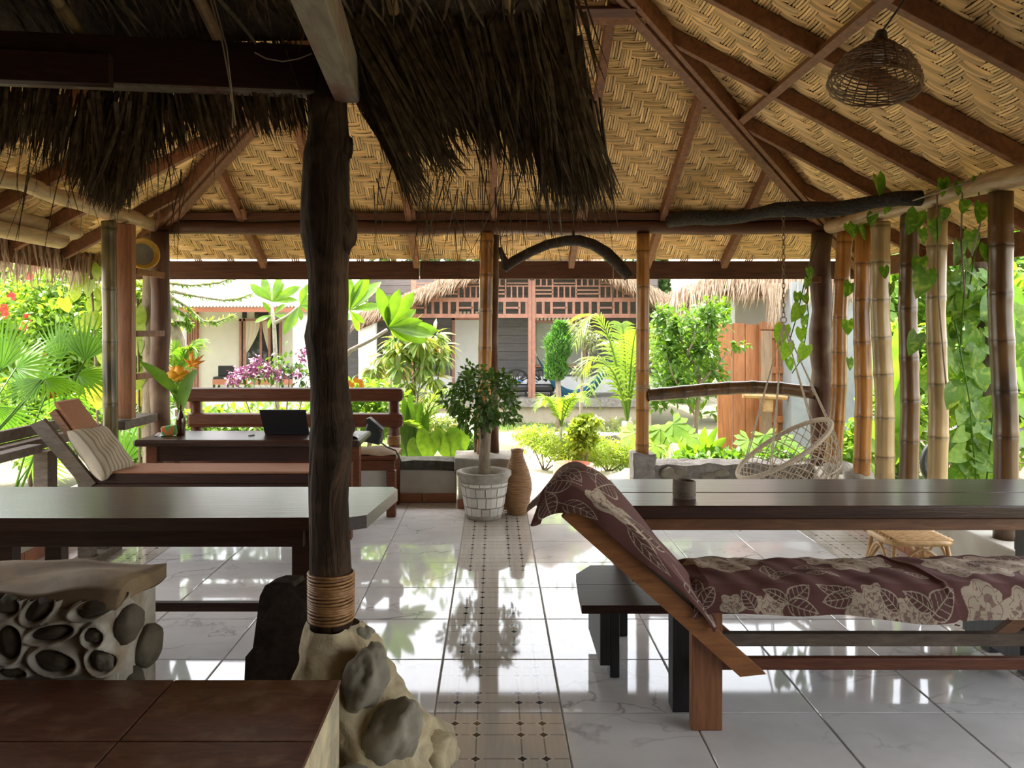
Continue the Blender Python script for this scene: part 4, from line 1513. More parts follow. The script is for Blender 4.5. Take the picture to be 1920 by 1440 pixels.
roses, leaves = [], []
for zx, zy, R in ((270, 310, .042), (410, 300, .030), (495, 320, .048), (1010, 320, .062), (1075, 250, .045), (1160, 310, .035), (1275, 310, .052), (1355, 330, .035), (110, 80, .07), (250, 100, .085), (350, 70, .06), (800, 60, .08), (930, 90, .085), (1060, 80, .07), (700, 45, .05)):
    roses.append((*cv(zx, zy), R, rr_.uniform(0, 6)))
for x0_, y0_, x1_, y1_, wf in ((400, 330, 335, 228, .75), (590, 290, 718, 185, .62), (590, 285, 460, 215, .4), (590, 292, 755, 345, .62), (955, 262, 765, 182, .45), (955, 262, 790, 285, .62), (905, 232, 968, 195, .7), (1385, 325, 1528, 218, .75), (1385, 300, 1255, 215, .5), (1205, 310, 1115, 212, .6),
                               (500, 140, 460, 105, .7), (520, 140, 645, 135, .5), (520, 140, 520, 165, .6), (810, 140, 705, 135, .55), (810, 135, 893, 150, .5), (800, 112, 632, 105, .4), (1250, 130, 1175, 110, .6), (1255, 140, 1395, 160, .4), (395, 40, 490, 32, .5), (60, 310, 80, 165, .5), (90, 310, 182, 215, .7)):
    a0, a1 = Vector(cv(x0_, y0_)), Vector(cv(x1_, y1_))
    d_ = a1 - a0
    L_ = max(d_.length, .05)
    leaves.append((a0.x, a0.y, math.atan2(d_.y, d_.x), L_, L_ * wf))
for i in range(22):
    roses.append((1.76 + rr_.random() * .7, rr_.random() * .30, rr_.uniform(.06, .09), rr_.uniform(0, 6)))
for i in range(5):
    leaves += sprig(1.80 + rr_.random() * .55, .30 + rr_.random() * .16, rr_.uniform(0, 6), 1)
colr = paint(pts2, roses, leaves)
idx = np.arange(NV * NU).reshape(NV, NU)
fq = np.stack([idx[:-1, :-1], idx[:-1, 1:], idx[1:, 1:], idx[1:, :-1]], axis=-1).reshape(-1, 4)
mt = thing('mattress', 'maroon batik mattress with beige roses on the lounger', 'mattress', (1.55, 3.1, .478))
MB().bb((.76, 2.935, .479), (2.43, 3.262, .545), bev=.02).build('padding', 'cushion_base', mt)
mesh_obj('cover', np.stack([Xg, Yg, Zg], axis=-1).reshape(-1, 3), fq, 'batik', mt, smooth=True, col=colr)

# ---- headrest cloth
far = np.array([(.84, .40), (.80, .455), (.70, .60), (.60, .72), (.50, .83), (.42, .915), (.37, .95), (.32, .95), (.265, .92), (.235, .865), (.25, .82)])
nea = np.array([(.82, .40), (.785, .465), (.675, .59), (.57, .695), (.465, .80), (.37, .885), (.30, .93), (.23, .94), (.18, .91), (.165, .865), (.19, .83)])
NS, NT = 360, 210
sp_ = np.linspace(0, 1, len(far))
s_ = np.linspace(0, 1, NS)
fx, fz = np.interp(s_, sp_, far[:, 0]), np.interp(s_, sp_, far[:, 1])
nx_, nz_ = np.interp(s_, sp_, nea[:, 0]), np.interp(s_, sp_, nea[:, 1])
for arr in (fx, fz, nx_, nz_):
    arr[:] = np.convolve(np.pad(arr, 18, 'edge'), np.ones(37) / 37, 'valid')
t_ = np.linspace(0, 1, NT)
drop = np.interp(s_, [0, .2, .4, .6, .75, .88, 1], [.02, .03, .065, .105, .135, .10, .05])
VX, VY, VZ = np.zeros((NS, NT)), np.zeros((NS, NT)), np.zeros((NS, NT))
for i in range(NS):
    top = t_ < .70
    tt = t_[top] / .70
    bul = .022 * np.sin(np.pi * tt)
    VX[i, top] = fx[i] + (nx_[i] - fx[i]) * tt + bul * .6
    VZ[i, top] = fz[i] + (nz_[i] - fz[i]) * tt + bul * .75
    VY[i, top] = 3.262 + (2.905 - 3.262) * tt
    td = (t_[~top] - .70) / .30
    VX[i, ~top] = nx_[i] - .35 * drop[i] * td
    VZ[i, ~top] = nz_[i] - drop[i] * td * .95
    VY[i, ~top] = 2.905 - .012 * np.sin(np.pi * td * .5) + .004 * np.sin(s_[i] * 40) * td
Sg2, Tg2 = np.meshgrid(s_, t_, indexing='ij')
fold = .010 * np.sin((Tg2 * 9 - Sg2 * 14)) * np.exp(-((Sg2 - .45) / .25) ** 2)
VZ += fold
VX += fold * .5
pts3 = np.stack([Sg2.ravel() * .80, Tg2.ravel() * .45], axis=1)
lv = []
for a, b, an in ((.60, .36, 2.2), (.50, .40, 2.9), (.58, .22, 2.7), (.50, .30, .2), (.46, .20, -2.6), (.20, .24, .3), (.14, .30, 2.6), (.66, .30, .6), (.36, .12, 1.2), (.62, .12, 2.0), (.30, .34, 2.9)):
    lv.append((a, b, an, .125, .085))
cl2 = paint(pts3, [(.37, .30, .062, 1.0), (.30, .27, .05, 2.0), (.05, .36, .04, 3)], lv)
idx = np.arange(NS * NT).reshape(NS, NT)
fq = np.stack([idx[:-1, :-1], idx[:-1, 1:], idx[1:, 1:], idx[1:, :-1]], axis=-1).reshape(-1, 4)
hd = thing('headrest_cover', 'maroon leaf print cloth draped over the sloping headrest', 'cloth', (.5, 3.08, .47))
co = mesh_obj('cloth', np.stack([VX, VY, VZ], axis=-1).reshape(-1, 3), fq, 'batik', hd, smooth=True, col=cl2)
sm = co.modifiers.new('thickness', 'SOLIDIFY')
sm.thickness = .006
# padding under the cloth
m = MB()
q = 22
ii = np.linspace(45, NS - 40, q).astype(int)
pv = []
for i in ii:
    pv += [(fx[i] - .015, 3.245, fz[i] - .02), (nx_[i] - .012, 2.925, nz_[i] - .02), (nx_[i] - .05, 2.93, nz_[i] - .05), (fx[i] - .06, 3.24, fz[i] - .065)]
fs = []
for i in range(q - 1):
    for k_ in range(4):
        fs.append((i * 4 + k_, i * 4 + (k_ + 1) % 4, i * 4 + 4 + (k_ + 1) % 4, i * 4 + 4 + k_))
m.add(pv, fs).build('padding', 'cushion_base', hd)

# ---- bamboo cup on the table
cc = Vector((PX(1283, 3.57), 3.57, ZT2))
cu = MB().lathe([(.050, 0), (.052, .02), (.051, .075), (.050, .080), (.041, .080), (.040, .03), (.0, .03)], cc, 28, cap=False)
cu.v = [(x, y, z + (.5 * (x - cc.x) * -.18 if z > ZT2 + .07 else 0)) for x, y, z in cu.v]
cu.build('bamboo_cup', 'wood_grey', smooth=True, label='short cut bamboo cup used as an ashtray on the long table', cat='cup', origin=cc)

# ---- rattan stool
st = thing('rattan_stool', 'small honey coloured rattan stool beside the right wall', 'stool', (2.30, 4.38, 0))
sx, sy, sz = 2.30, 4.38, .365
for k_ in range(15):
    y = sy - .14 + k_ * .02
    MB().tube([(sx - .165 + .33 * i / 12, y, sz + .006 * ((i + k_) % 2)) for i in range(13)], .0085, 6).build('seat_strand', 'stool_cane', st, smooth=True)
rim = MB().tube([(sx + .17 * (abs(math.cos(a)) ** .4) * (1 if math.cos(a) > 0 else -1), sy + .155 * (abs(math.sin(a)) ** .4) * (1 if math.sin(a) > 0 else -1), sz - .012) for a in [2 * math.pi * i / 40 for i in range(41)]], .016, 8)
rim.build('rim', 'stool_cane', st, smooth=True)
for a in (-1, 1):
    for b in (-1, 1):
        MB().tube([(sx + a * .14, sy + b * .125, sz - .02), (sx + a * .16, sy + b * .14, .2), (sx + a * .195, sy + b * .165, 0.0)], .013, 8).build('leg', 'stool_cane', st, smooth=True)
for a, b, c_, d_ in ((-1, -1, 1, -1), (1, -1, 1, 1), (-1, 1, 1, 1), (-1, -1, -1, 1)):
    p0, p1 = Vector((sx + a * .165, sy + b * .145, .15)), Vector((sx + c_ * .165, sy + d_ * .145, .15))
    MB().tube([p0.lerp(p1, i / 10) + Vector((0, 0, .17 * math.sin(math.pi * i / 10))) for i in range(11)], .009, 6).build('bent_brace', 'stool_cane', st, smooth=True)

# ---- macrame swing chair
top = A_.lerp(B_, .534) + Vector((0, 0, -.05))
sw = thing('swing_chair', 'beige macrame net swing chair hung on a chain', 'swing chair', (2.18, 5.94, .3))
RC = Vector((2.18, 5.94, .605))
du, dv = Vector((.33, 0, .215)), Vector((0, .34, 0))
rim_p = [RC + du * math.cos(a) + dv * math.sin(a) for a in [2 * math.pi * i / 48 for i in range(49)]]
MB().tube(rim_p, .018, 10, cap=False).build('rim', 'rope', sw, smooth=True)
ring = Vector((top.x - .02, top.y, PZ(600, 5.94)))


def net(u, v):
    a = 2 * math.pi * u
    e = RC + du * math.cos(a) + dv * math.sin(a)
    b = RC + Vector((.10, 0, -.40)) + Vector((.18 * math.cos(a), .17 * math.sin(a), 0))
    w = v
    p = e.lerp(b, w)
    p += Vector((.10 * math.cos(a), .10 * math.sin(a), 0)) * math.sin(math.pi * w) * (.6 + .4 * math.cos(a))
    return p


nm = MB()
NN = 30
for k_ in range(NN):
    for s2 in (1, -1):
        nm.tube([net(k_ / NN + s2 * .20 * (i / 9) , i / 9) for i in range(10)], .0038, 4, cap=False)
for v in (.5, 1.0):
    nm.tube([net(i / 40, v) for i in range(41)], .006, 5, cap=False)
bp = net(0, 1).z
for k_ in range(9):
    x = -.16 + .04 * k_
    c0 = RC + Vector((.10, 0, -.40))
    hh = math.sqrt(max(0, .18 ** 2 - x ** 2))
    nm.tube([c0 + Vector((x, -hh, 0)), c0 + Vector((x, 0, -.02)), c0 + Vector((x, hh, 0))], .004, 4)
    nm.tube([c0 + Vector((-hh, x, 0)), c0 + Vector((0, x, -.02)), c0 + Vector((hh, x, 0))], .004, 4)
nm.build('net', 'rope', sw)
for a in (.55, -.55, 2.2, -2.2):
    e = RC + du * math.cos(a) + dv * math.sin(a)
    for o_ in (-.012, .012):
        MB().tube([ring + Vector((o_ * .2, o_, -.03)), e + Vector((o_, o_, 0))], .0045, 5).build('rope', 'rope', sw)
MB().tube([ring + Vector((.022 * math.cos(a), 0, .022 * math.sin(a))) for a in [2 * math.pi * i / 16 for i in range(17)]], .004, 6, cap=False).build('ring', 'chain', sw)
zc = ring.z + .02
i = 0
while zc < top.z + .03:
    f_ = i % 2
    L2 = .030
    MB().tube([Vector((top.x - .02 + (1 - f_) * .011 * math.cos(a), top.y + f_ * .011 * math.cos(a), zc + L2 * .62 + L2 * .75 * math.sin(a))) for a in [2 * math.pi * j / 10 for j in range(11)]], .0032, 5, cap=False).build('chain_link', 'chain', sw)
    zc += L2 * 1.2
    i += 1

# ---- wicker lamp
lc = Vector((PX(1640, 3.55), 3.55, PZ(150, 3.55)))
lp = thing('wicker_lamp', 'brown wicker dome lamp hanging from the roof purlin', 'lamp', tuple(lc))
Rl = Matrix.Rotation(math.radians(11), 3, 'Y') @ Matrix.Rotation(math.radians(-7), 3, 'X')
lprof = [(.195, -.035), (.192, .0), (.175, .045), (.145, .09), (.11, .125), (.075, .152), (.045, .172), (.03, .19)]


def lpt(r, z, a):
    return lc + Rl @ Vector((r * math.cos(a), r * math.sin(a), z))


lpr = np.array(lprof)
NRI = 26
for k_ in range(NRI):
    t = k_ / (NRI - 1)
    q_ = t * (len(lpr) - 1)
    r = np.interp(q_, range(len(lpr)), lpr[:, 0])
    z = np.interp(q_, range(len(lpr)), lpr[:, 1])
    MB().tube([lpt(r + .004 * math.sin(a * 12 + (k_ % 2) * math.pi), z + .003 * math.sin(a * 3 + k_), a) for a in [2 * math.pi * i / 36 for i in range(37)]], .0042, 5, cap=False).build('cane_ring', 'wicker', lp)
for k_ in range(24):
    a = 2 * math.pi * k_ / 24
    MB().tube([lpt(r, z, a) for r, z in lprof], .003, 4).build('rib', 'wicker', lp)
MB().tube([lpt(.028, .185, 0) * .5 + lpt(.028, .185, math.pi) * .5, lc + Rl @ Vector((0, 0, .235))], [.035, .022], 10).build('cap', 'wood_black', lp, smooth=True)
MB().tube([lc + Rl @ Vector((0, 0, .23)), Vector((1.84, 3.52, 2.98))], .005, 6).build('cord', 'wood_black', lp)
MB().tube([lc + Rl @ Vector((0, 0, .17)), lc + Rl @ Vector((0, 0, .09))], [.018, .03], 10).build('bulb', 'house_white', lp, smooth=True)

# ---- far left table
t3 = thing('side_table', 'polished red brown table with laptop and bottle vase', 'table', (-1.75, 5.8, 0))
ya, yb, xa, xb = 5.56, 6.10, -2.55, -.945
MB().bb((xa, ya, .672), (xb, yb, .72), bev=.02).build('tabletop', 'wood_table', t3)
MB().bb((xa + .09, ya + .07, .56), (xb - .09, ya + .10, .671), bev=.004).build('apron', 'wood_dark_x', t3)
MB().bb((xa + .09, yb - .10, .56), (xb - .09, yb - .07, .671), bev=.004).build('apron', 'wood_dark_x', t3)
for x in (xa + .07, xb - .15):
    for y in (ya + .06, yb - .14):
        MB().bb((x, y, 0), (x + .08, y + .08, .672), bev=.006).build('leg', 'wood_red', t3)
MB().prism([(xb - .07, ya + .03, .671), (xb - .01, ya + .03, .671), (xb - .01, ya + .03, .60), (xb - .07, ya + .03, .55)], (0, .05, 0)).build('corbel', 'wood_red', t3)

# laptop
lt = thing('laptop', 'open black laptop seen from behind its screen', 'laptop', (PX(537, 5.9), 5.9, .72))
p0, p1 = PX(497, 5.88), PX(580, 5.88)
MB().bb((p0, 5.87, .721), (p1, 6.08, .738), bev=.004).build('base', 'black_plastic', lt)
MB().prism([(p0, 5.865, .735), (p1, 5.865, .735), (p1 - .008, 5.80, .908), (p0 - .02, 5.80, .908)], (0, .010, .003)).build('screen', 'black_plastic', lt)
MB().tube([(PX(466, 5.75), 5.75, .726), (PX(474, 5.75), 5.79, .726)], .005, 6).build('pen', 'black_plastic', label='small black pen lying left of the laptop', cat='pen')
pk = thing('tissue_packet', 'orange and green tissue packet beside the bottle', 'packet', (PX(318, 5.8), 5.8, .72))
MB().box((PX(318, 5.8), 5.80, .758), (.11, .06, .072), rz=.25, ry=-.12, bev=.008).build('wrapper', 'packet', pk, smooth=True)
MB().grid(lambda u, v: (PX(294, 5.8) + .07 * u, 5.75 + .06 * v, .7215 + .03 * math.sin(math.pi * u) * math.sin(math.pi * v) + .006 * math.sin(9 * u)), 8, 6).build('film', 'packet_clear', pk)
bc = Vector((PX(339, 5.84), 5.84, .72))
bo = MB().lathe([(.030, .0), (.033, .01), (.033, .115), (.028, .145), (.014, .175), (.0125, .21), (.0145, .214), (.0145, .225), (.011, .225), (.011, .2)], bc, 20)
bo.build('bottle', 'bottle_glass', smooth=True, label='brown glass bottle used as a flower vase', cat='bottle', origin=bc)
fw = thing('cut_flowers', 'orange heliconia and yellow canna stems in the brown bottle', 'flowers', (bc.x, bc.y, .80))
tip = bc + Vector((0, 0, .2))
for (x, y) in ((362, 672), (335, 690), (316, 705)):
    MB().tube([tip - Vector((0, 0, .12)), tip, P(x, y + 22, 5.84)], .004, 5).build('stem', 'leaf_mid', fw)
hc = P(360, 684, 5.84)
for (x, y) in ((352, 655), (358, 660), (385, 676), (380, 665), (345, 672), (372, 690), (362, 655), (350, 688), (369, 672)):
    e = P(x, y, 5.84) + Vector((0, U_(-.03, .03), 0))
    MB().tube([hc, hc.lerp(e, .45), e], [.010, .012, .001], 6).build('bract', 'petal_orange', fw, smooth=True)
for (x, y, s) in ((322, 703, 1), (336, 695, 2), (334, 708, 3), (344, 700, 4), (328, 694, 5)):
    MB().blob(P(x, y, 5.82 + .01 * s), (.042, .02, .034), 2, .45, 2, s).build('petal', 'petal_yellow', fw, smooth=True)


def big_leaf(pts, w, name, mat, parent, tilt=(0, -1, .3), fold=.25, shape='oval', nseg=8):
    """leaf along a pixel/world path, broad side towards tilt"""
    pts = [Vector(p) for p in pts]
    m = MB()
    vs, fs = [], []
    for i in range(nseg + 1):
        t = i / nseg
        q = t * (len(pts) - 1)
        k_ = min(int(q), len(pts) - 2)
        p = pts[k_].lerp(pts[k_ + 1], q - k_)
        d = (pts[min(k_ + 1, len(pts) - 1)] - pts[k_]).normalized()
        n = Vector(tilt).normalized()
        s = d.cross(n).normalized()
        ww = {'oval': math.sin(math.pi * min(1, t * .96 + .04)) ** .7, 'obov': math.sin(math.pi * t ** 1.5) ** .7 if 0 < t < 1 else .04}[shape]
        ww = max(.02, ww) * w / 2
        vs += [p - s * ww + n * fold * ww, p, p + s * ww + n * fold * ww]
        if i:
            a = 3 * (i - 1)
            fs += [(a, a + 1, a + 4, a + 3), (a + 1, a + 2, a + 5, a + 4)]
    return m.add(vs, fs).build(name, mat, parent, smooth=True)


big_leaf([P(333, 738, 5.84), P(315, 718, 5.82), P(295, 700, 5.80), P(262, 677, 5.79)], .085, 'leaf', 'leaf_mid', fw)
big_leaf([P(337, 775, 5.84), P(343, 745, 5.82), P(353, 715, 5.80), P(371, 692, 5.79)], .10, 'leaf', 'leaf_mid', fw)
big_leaf([P(335, 760, 5.84), P(333, 740, 5.85), P(326, 725, 5.86)], .05, 'leaf', 'leaf_mid', fw)
# plastic pouch at the table end
pc = MB()
pc.grid(lambda u, v: (PX(652, 5.7) + .09 * u, 5.62 + .30 * v, .722 + .035 * math.sin(math.pi * u) ** .6 * (.6 + .4 * math.sin(6 * v)) ), 8, 10)
pc.build('plastic_pouch', 'paper_grey', smooth=True, label='crumpled grey plastic pouch at the end of the red table', cat='pouch')

# ---- daybed with woven mat
db = thing('daybed', 'dark wooden daybed with leaning plank backrest by the railing', 'daybed', (-1.9, 5.15, 0))
ZD = .585
MB().bb((-2.62, 4.99, ZD - .06), (-1.06, 5.33, ZD), bev=.004).build('seat_board', 'wood_dark_x', db)
MB().bb((-2.60, 4.985, ZD - .13), (-1.06, 5.01, ZD - .061), bev=.003).build('front_rail', 'wood_dark_x', db)
for x in (-2.66, -1.2):
    MB().bb((x, 5.04, .045), (x + .09, 5.12, ZD - .061), bev=.004).build('leg', 'wood_grey', db)
    MB().bb((x, 5.24, .045), (x + .09, 5.31, ZD - .061), bev=.004).build('leg', 'wood_grey', db)
    MB().bb((x - .02, 4.95, 0), (x + .12, 5.40, .045), bev=.004).build('foot', 'wood_grey', db)
for y in (4.975, 5.305):
    a, b = P(172, 912, 4.99), P(72, 792, 4.99)
    a.y = b.y = y
    d = (b - a).normalized()
    up = Vector((-d.z, 0, d.x))
    up = up if up.z > 0 else -up
    MB().prism([a - up * .04, a + up * .04, b + up * .045 + d * -.01, b - up * .045 + d * .02], (0, .035, 0)).build('backrest_rail', 'wood_grey', db)
a, b = P(176, 895, 4.99), P(88, 776, 4.99)
d = (b - a).normalized()
up = Vector((-d.z, 0, d.x))
up = up if up.z > 0 else -up
MB().prism([Vector((p.x, 5.012, p.z)) for p in (a + up * .0, a + up * .045, b + up * .045, b)], (0, .29, 0)).build('backrest_panel', 'wood_brown_x', db)
mw = thing('woven_mat', 'thin orange brown mat laid along the daybed seat', 'mat', (-1.8, 5.15, ZD))
MB().bb((-2.45, 4.998, ZD + .001), (-1.07, 5.32, ZD + .016), bev=.005).build('mat', 'mat_orange', mw)
mh = MB()
bz = b + up * .05
az = a + up * .05
mh.prism([Vector((p.x, 5.03, p.z)) for p in (az, az + up * .02, bz + up * .022 + d * .03, bz + up * .01 + d * .045, bz + d * .02)], (0, .27, 0))
mh.build('headrest_mat', 'mat_orange', label='orange brown mat folded over the daybed backrest', cat='mat')

# striped cushion
cen = P(190, 850, 5.12)
w_, h_ = .32, .40
ex = Vector((math.cos(math.radians(50)), -.15, -math.sin(math.radians(50)))).normalized()
ey = Vector((.10, 1, .12))
ey = (ey - ey.dot(ex) * ex).normalized()
en = ex.cross(ey)
en = en if en.z > 0 else -en
pm_, cl_ = MB(), []
NPU = 60
for sgn in (1, -1):
    def pil(u, v, sgn=sgn):
        a, b = 2 * u - 1, 2 * v - 1
        th = .075 * ((1 - a ** 4) * (1 - b ** 4)) ** .5
        pin = 1 - .10 * (1 - abs(a)) * abs(b) ** 4
        pin2 = 1 - .10 * (1 - abs(b)) * abs(a) ** 4
        th += .006 * math.sin(9 * a + 3 * b) * (1 - a * a) * (1 - b * b)
        return cen + ex * (a * h_ / 2 * pin2) + ey * (b * w_ / 2 * pin) + en * (sgn * th + .01)
    pm_.grid(pil, NPU, NPU)
    for j in range(NPU + 1):
        for i in range(NPU + 1):
            s = (j / NPU * 9) % 1
            c_ = (.46, .40, .31) if s < .45 else ((.30, .235, .16) if s < .72 else (.40, .36, .25))
            if abs(s - .5) < .06:
                c_ = (.20, .17, .12)
            cl_.append((*c_, 1))
pm_.build('cushion', 'stripe_cloth', smooth=True, label='striped beige cushion propped on the daybed backrest', cat='cushion', col=cl_)

# ---- red bench at the back
rb = thing('red_bench', 'long red brown bench with two thick backrest rails', 'bench', (-1.7, 6.5, 0))
xl, xr = -2.65, -.77
for z0, z1 in ((.885, 1.005), (.665, .79)):
    MB().bb((xl + (.03 if z0 < .8 else 0), 6.70, z0), (xr, 6.78, z1), bev=.035).build('backrest_rail', 'wood_red', rb)
for x in (xl + .09, xr - .09):
    MB().tube([(x, 6.79, 0), (x + .004, 6.80, .5), (x, 6.79, .96)], [.052, .05, .048], 12).build('back_post', 'wood_red', rb, smooth=True)
MB().bb((xl + .02, 6.30, .455), (xr - .01, 6.72, .495), bev=.006).build('seat', 'wood_red', rb)
MB().bb((xl + .02, 6.285, .375), (xr - .02, 6.32, .454), bev=.006).build('apron', 'wood_red', rb)
for x in (xl + .05, -1.7, xr - .09):
    MB().bb((x, 6.30, 0), (x + .075, 6.37, .374), bev=.008).build('leg', 'wood_red', rb)
for k_ in range(7):
    MB().tube([(xr - .09 + .055 * math.cos(a), 6.79 + .055 * math.sin(a), .52 + k_ * .011) for a in [2 * math.pi * i / 14 for i in range(15)]], .005, 5, cap=False).build('rope_turn', 'rattan', rb)
sc_ = MB()
sc_.grid(lambda u, v: (-1.35 + .57 * u, 6.30 + .38 * v, .498 + .035 * (math.sin(math.pi * u) * math.sin(math.pi * v)) ** .35 + .006 * math.sin(14 * u + 5 * v)), 24, 12)
sc_.build('seat_pad', 'cloth_seat', smooth=True, label='beige cloth seat pad on the end of the red bench', cat='cushion')
# black bag
bg = thing('shoulder_bag', 'dark green black shoulder bag leaning on the beige seat pad', 'bag', (PX(697, 6.42), 6.42, .53))
m = MB()
q4 = [P(676, 828, 6.42), P(712, 836, 6.42), P(717, 806, 6.42), P(688, 790, 6.42)]
front = [Vector((p.x, 6.42, p.z)) for p in q4]
back = [Vector((p.x + .012, 6.52, p.z + .004)) for p in q4]
bmx = bmesh.new()
vv = [bmx.verts.new(p) for p in front + back]
for f_ in ((0, 1, 2, 3), (7, 6, 5, 4), (0, 4, 5, 1), (1, 5, 6, 2), (2, 6, 7, 3), (3, 7, 4, 0)):
    bmx.faces.new([vv[i] for i in f_])
bmesh.ops.recalc_face_normals(bmx, faces=bmx.faces)
bmesh.ops.bevel(bmx, geom=bmx.edges[:], offset=.022, segments=3, affect='EDGES', profile=.5)
bmx.verts.index_update()
m.add([v.co for v in bmx.verts], [[v.index for v in f.verts] for f in bmx.faces])
bmx.free()
m.build('body', 'bag_leather', bg, smooth=True)
MB().prism([P(686, 793, 6.41), P(686, 786, 6.41), P(692, 784, 6.41), P(718, 806, 6.41), P(714, 812, 6.41)], (0, .11, 0)).build('flap', 'bag_leather', bg)
bgs = MB().tube([P(714, 815, 6.41), P(712, 828, 6.38), P(725, 838, 6.33), P(742, 845, 6.28), P(748, 856, 6.27), P(752, 866, 6.28)], .007, 6).build('strap', 'bag_leather', bg, smooth=True)
MB().bb(P(711, 810, 6.405), P(715, 805, 6.415)).build('buckle', 'chain', bgs)

# ---- mosaic pot with small tree
pc_ = Vector((PX(908, 6.40), 6.30, 0))
po = thing('mosaic_pot', 'tapered cement pot faced with broken white tiles', 'pot', tuple(pc_))
pob = MB().lathe([(.135, 0), (.14, .02), (.185, .29), (.20, .325), (.218, .345), (.218, .372), (.195, .378), (.175, .36), (.165, .31), (0, .31)], pc_, 40).build('body', 'pot_concrete', po, smooth=True)
rt = random.Random(4)
for rw, (z0, z1) in enumerate(((.035, .10), (.105, .185), (.19, .262), (.267, .298))):
    n = 13
    a0 = rt.random()
    cuts = sorted([a0 + 2 * math.pi * (i + rt.uniform(-.22, .22)) / n for i in range(n)])
    for i in range(n):
        a, b = cuts[i] + .02, (cuts[(i + 1) % n] + (2 * math.pi if i == n - 1 else 0)) - .02

        def rad_(z):
            return .141 + (.187 - .141) * (z - .02) / .27 + .0
        za, zb_ = z0 + rt.uniform(0, .008), z1 - rt.uniform(0, .008)
        mm = MB()
        vs = []
        for r_off in (-.004, .006):
            for z, aa in ((za, a), (za, (a + b) / 2), (za, b), (zb_, b), (zb_, (a + b) / 2), (zb_, a)):
                r = rad_(z) + r_off
                vs.append(pc_ + Vector((r * math.cos(aa), r * math.sin(aa), z)))
        mm.add(vs, [(6, 7, 10, 11), (7, 8, 9, 10)] + [(k_, (k_ + 1) % 6, (k_ + 1) % 6 + 6, k_ + 6) for k_ in range(6)])
        mm.build('mosaic_tile', 'pot_tile', pob)
for i in range(60):
    a, r = rt.uniform(0, 6.28), rt.uniform(.045, .15)
    MB().blob(pc_ + Vector((r * math.cos(a), r * math.sin(a), .316)), rt.uniform(.008, .015), 1, .3, 2, i).build('pebble', 'pebble', po)
tr_ = thing('potted_tree', 'small bushy ficus tree growing in the mosaic pot', 'tree', tuple(pc_ + Vector((0, 0, .31))))
tb = pc_ + Vector((0, 0, .30))
tpv = [tb, tb + Vector((.0, 0, .18)), tb + Vector((.012, 0, .36)), tb + Vector((.018, 0, .46))]
ptk = MB().tube(tpv, [.052, .044, .042, .050], 12, wob=.05).build('trunk', 'bark', tr_, smooth=True)
brs = []
for i in range(13):
    a = rt.uniform(0, 6.28)
    h = rt.uniform(.0, .35)
    e = tb + Vector((.26 * math.cos(a) * rt.uniform(.4, 1), .24 * math.sin(a) * rt.uniform(.4, 1), .50 + h))
    s0 = tpv[-1] + Vector((rt.uniform(-.03, .03), 0, rt.uniform(-.1, 0)))
    mid = s0.lerp(e, .5) + Vector((0, 0, .05 if h > .1 else -.01))
    brs.append((s0, mid, e))
    MB().tube([s0, mid, e], [.009, .006, .003], 6).build('branch', 'bark', ptk, smooth=True)
n = 1300
ctr = np.array(tb + Vector((.0, 0, .66)))
q_ = rng.normal(0, 1, (n, 3))
q_ /= np.linalg.norm(q_, axis=1, keepdims=True)
rad_v = np.array([.305, .27, .26]) * (rng.uniform(.35, 1, (n, 1)) ** .5)
pos = ctr + q_ * rad_v * (1 + .18 * np.sin(q_[:, 0:1] * 5 + q_[:, 2:3] * 4))
dirs = q_ * .7 + rng.normal(0, .6, (n, 3)) + np.array([0, 0, -.25])
V, Fc = scatter(leaf_tpl(1, .52, 3, .3, .2), frames(pos, dirs, rng.uniform(-.9, .9, n), rng.uniform(.040, .066, n)))
mesh_obj('foliage', V, Fc, 'leaf_dark', tr_, kind='stuff', smooth=True)

# ---- coiled cane vase
vc = Vector((PX(970, 6.44), 6.44, 0))
vp = [(.082, 0), (.085, .02), (.10, .10), (.118, .19), (.120, .24), (.110, .30), (.085, .38), (.062, .44), (.050, .475), (.049, .505), (.056, .527)]
va = np.array(vp)
va_ = thing('cane_vase', 'tall tan vase of coiled cane beside the mosaic pot', 'vase', tuple(vc))
MB().lathe([(r - .006, z) for r, z in vp] + [(.035, .52), (.03, .4), (.0, .35)], vc, 28, cap=False).build('core', 'vase_cane', va_, smooth=True)
z = .006
while z < .522:
    r = float(np.interp(z, va[:, 1], va[:, 0])) - .004
    MB().tube([vc + Vector((r * math.cos(a), r * math.sin(a), z)) for a in [2 * math.pi * i / 30 for i in range(31)]], .0062, 6, cap=False).build('cane_coil', 'vase_cane', va_, smooth=True)
    z += .0122

# ================================================================ HOUSES BEYOND THE GARDEN
# ---- wooden house on a stone terrace
YW, YL = 18.6, 17.15
ZF = .018
hx0, hx1 = PX(690, YW), PX(1235, YW)
wh = thing('wooden_house', 'dark plank house with reddish lattice gable and thatched roof', 'house', (1.0, 18.6, ZF))
# terrace
ter = thing('stone_terrace', 'raised terrace with rough stone edge in front of the wooden house', 'terrace', (1, 17.5, -.55))
tx0, tx1 = PX(658, 16.9), PX(1222, 16.9)
MB().bb((tx0, 16.95, -.75), (tx1, 20.5, -.14)).build('wall', 'terrace_wall', ter)
rough_cap((tx0 - .05, 16.86, -.15), (tx1 + .05, 18.7, ZF), 30, 3, .016, 71).build('stone_edge', 'terrace_stone', ter)
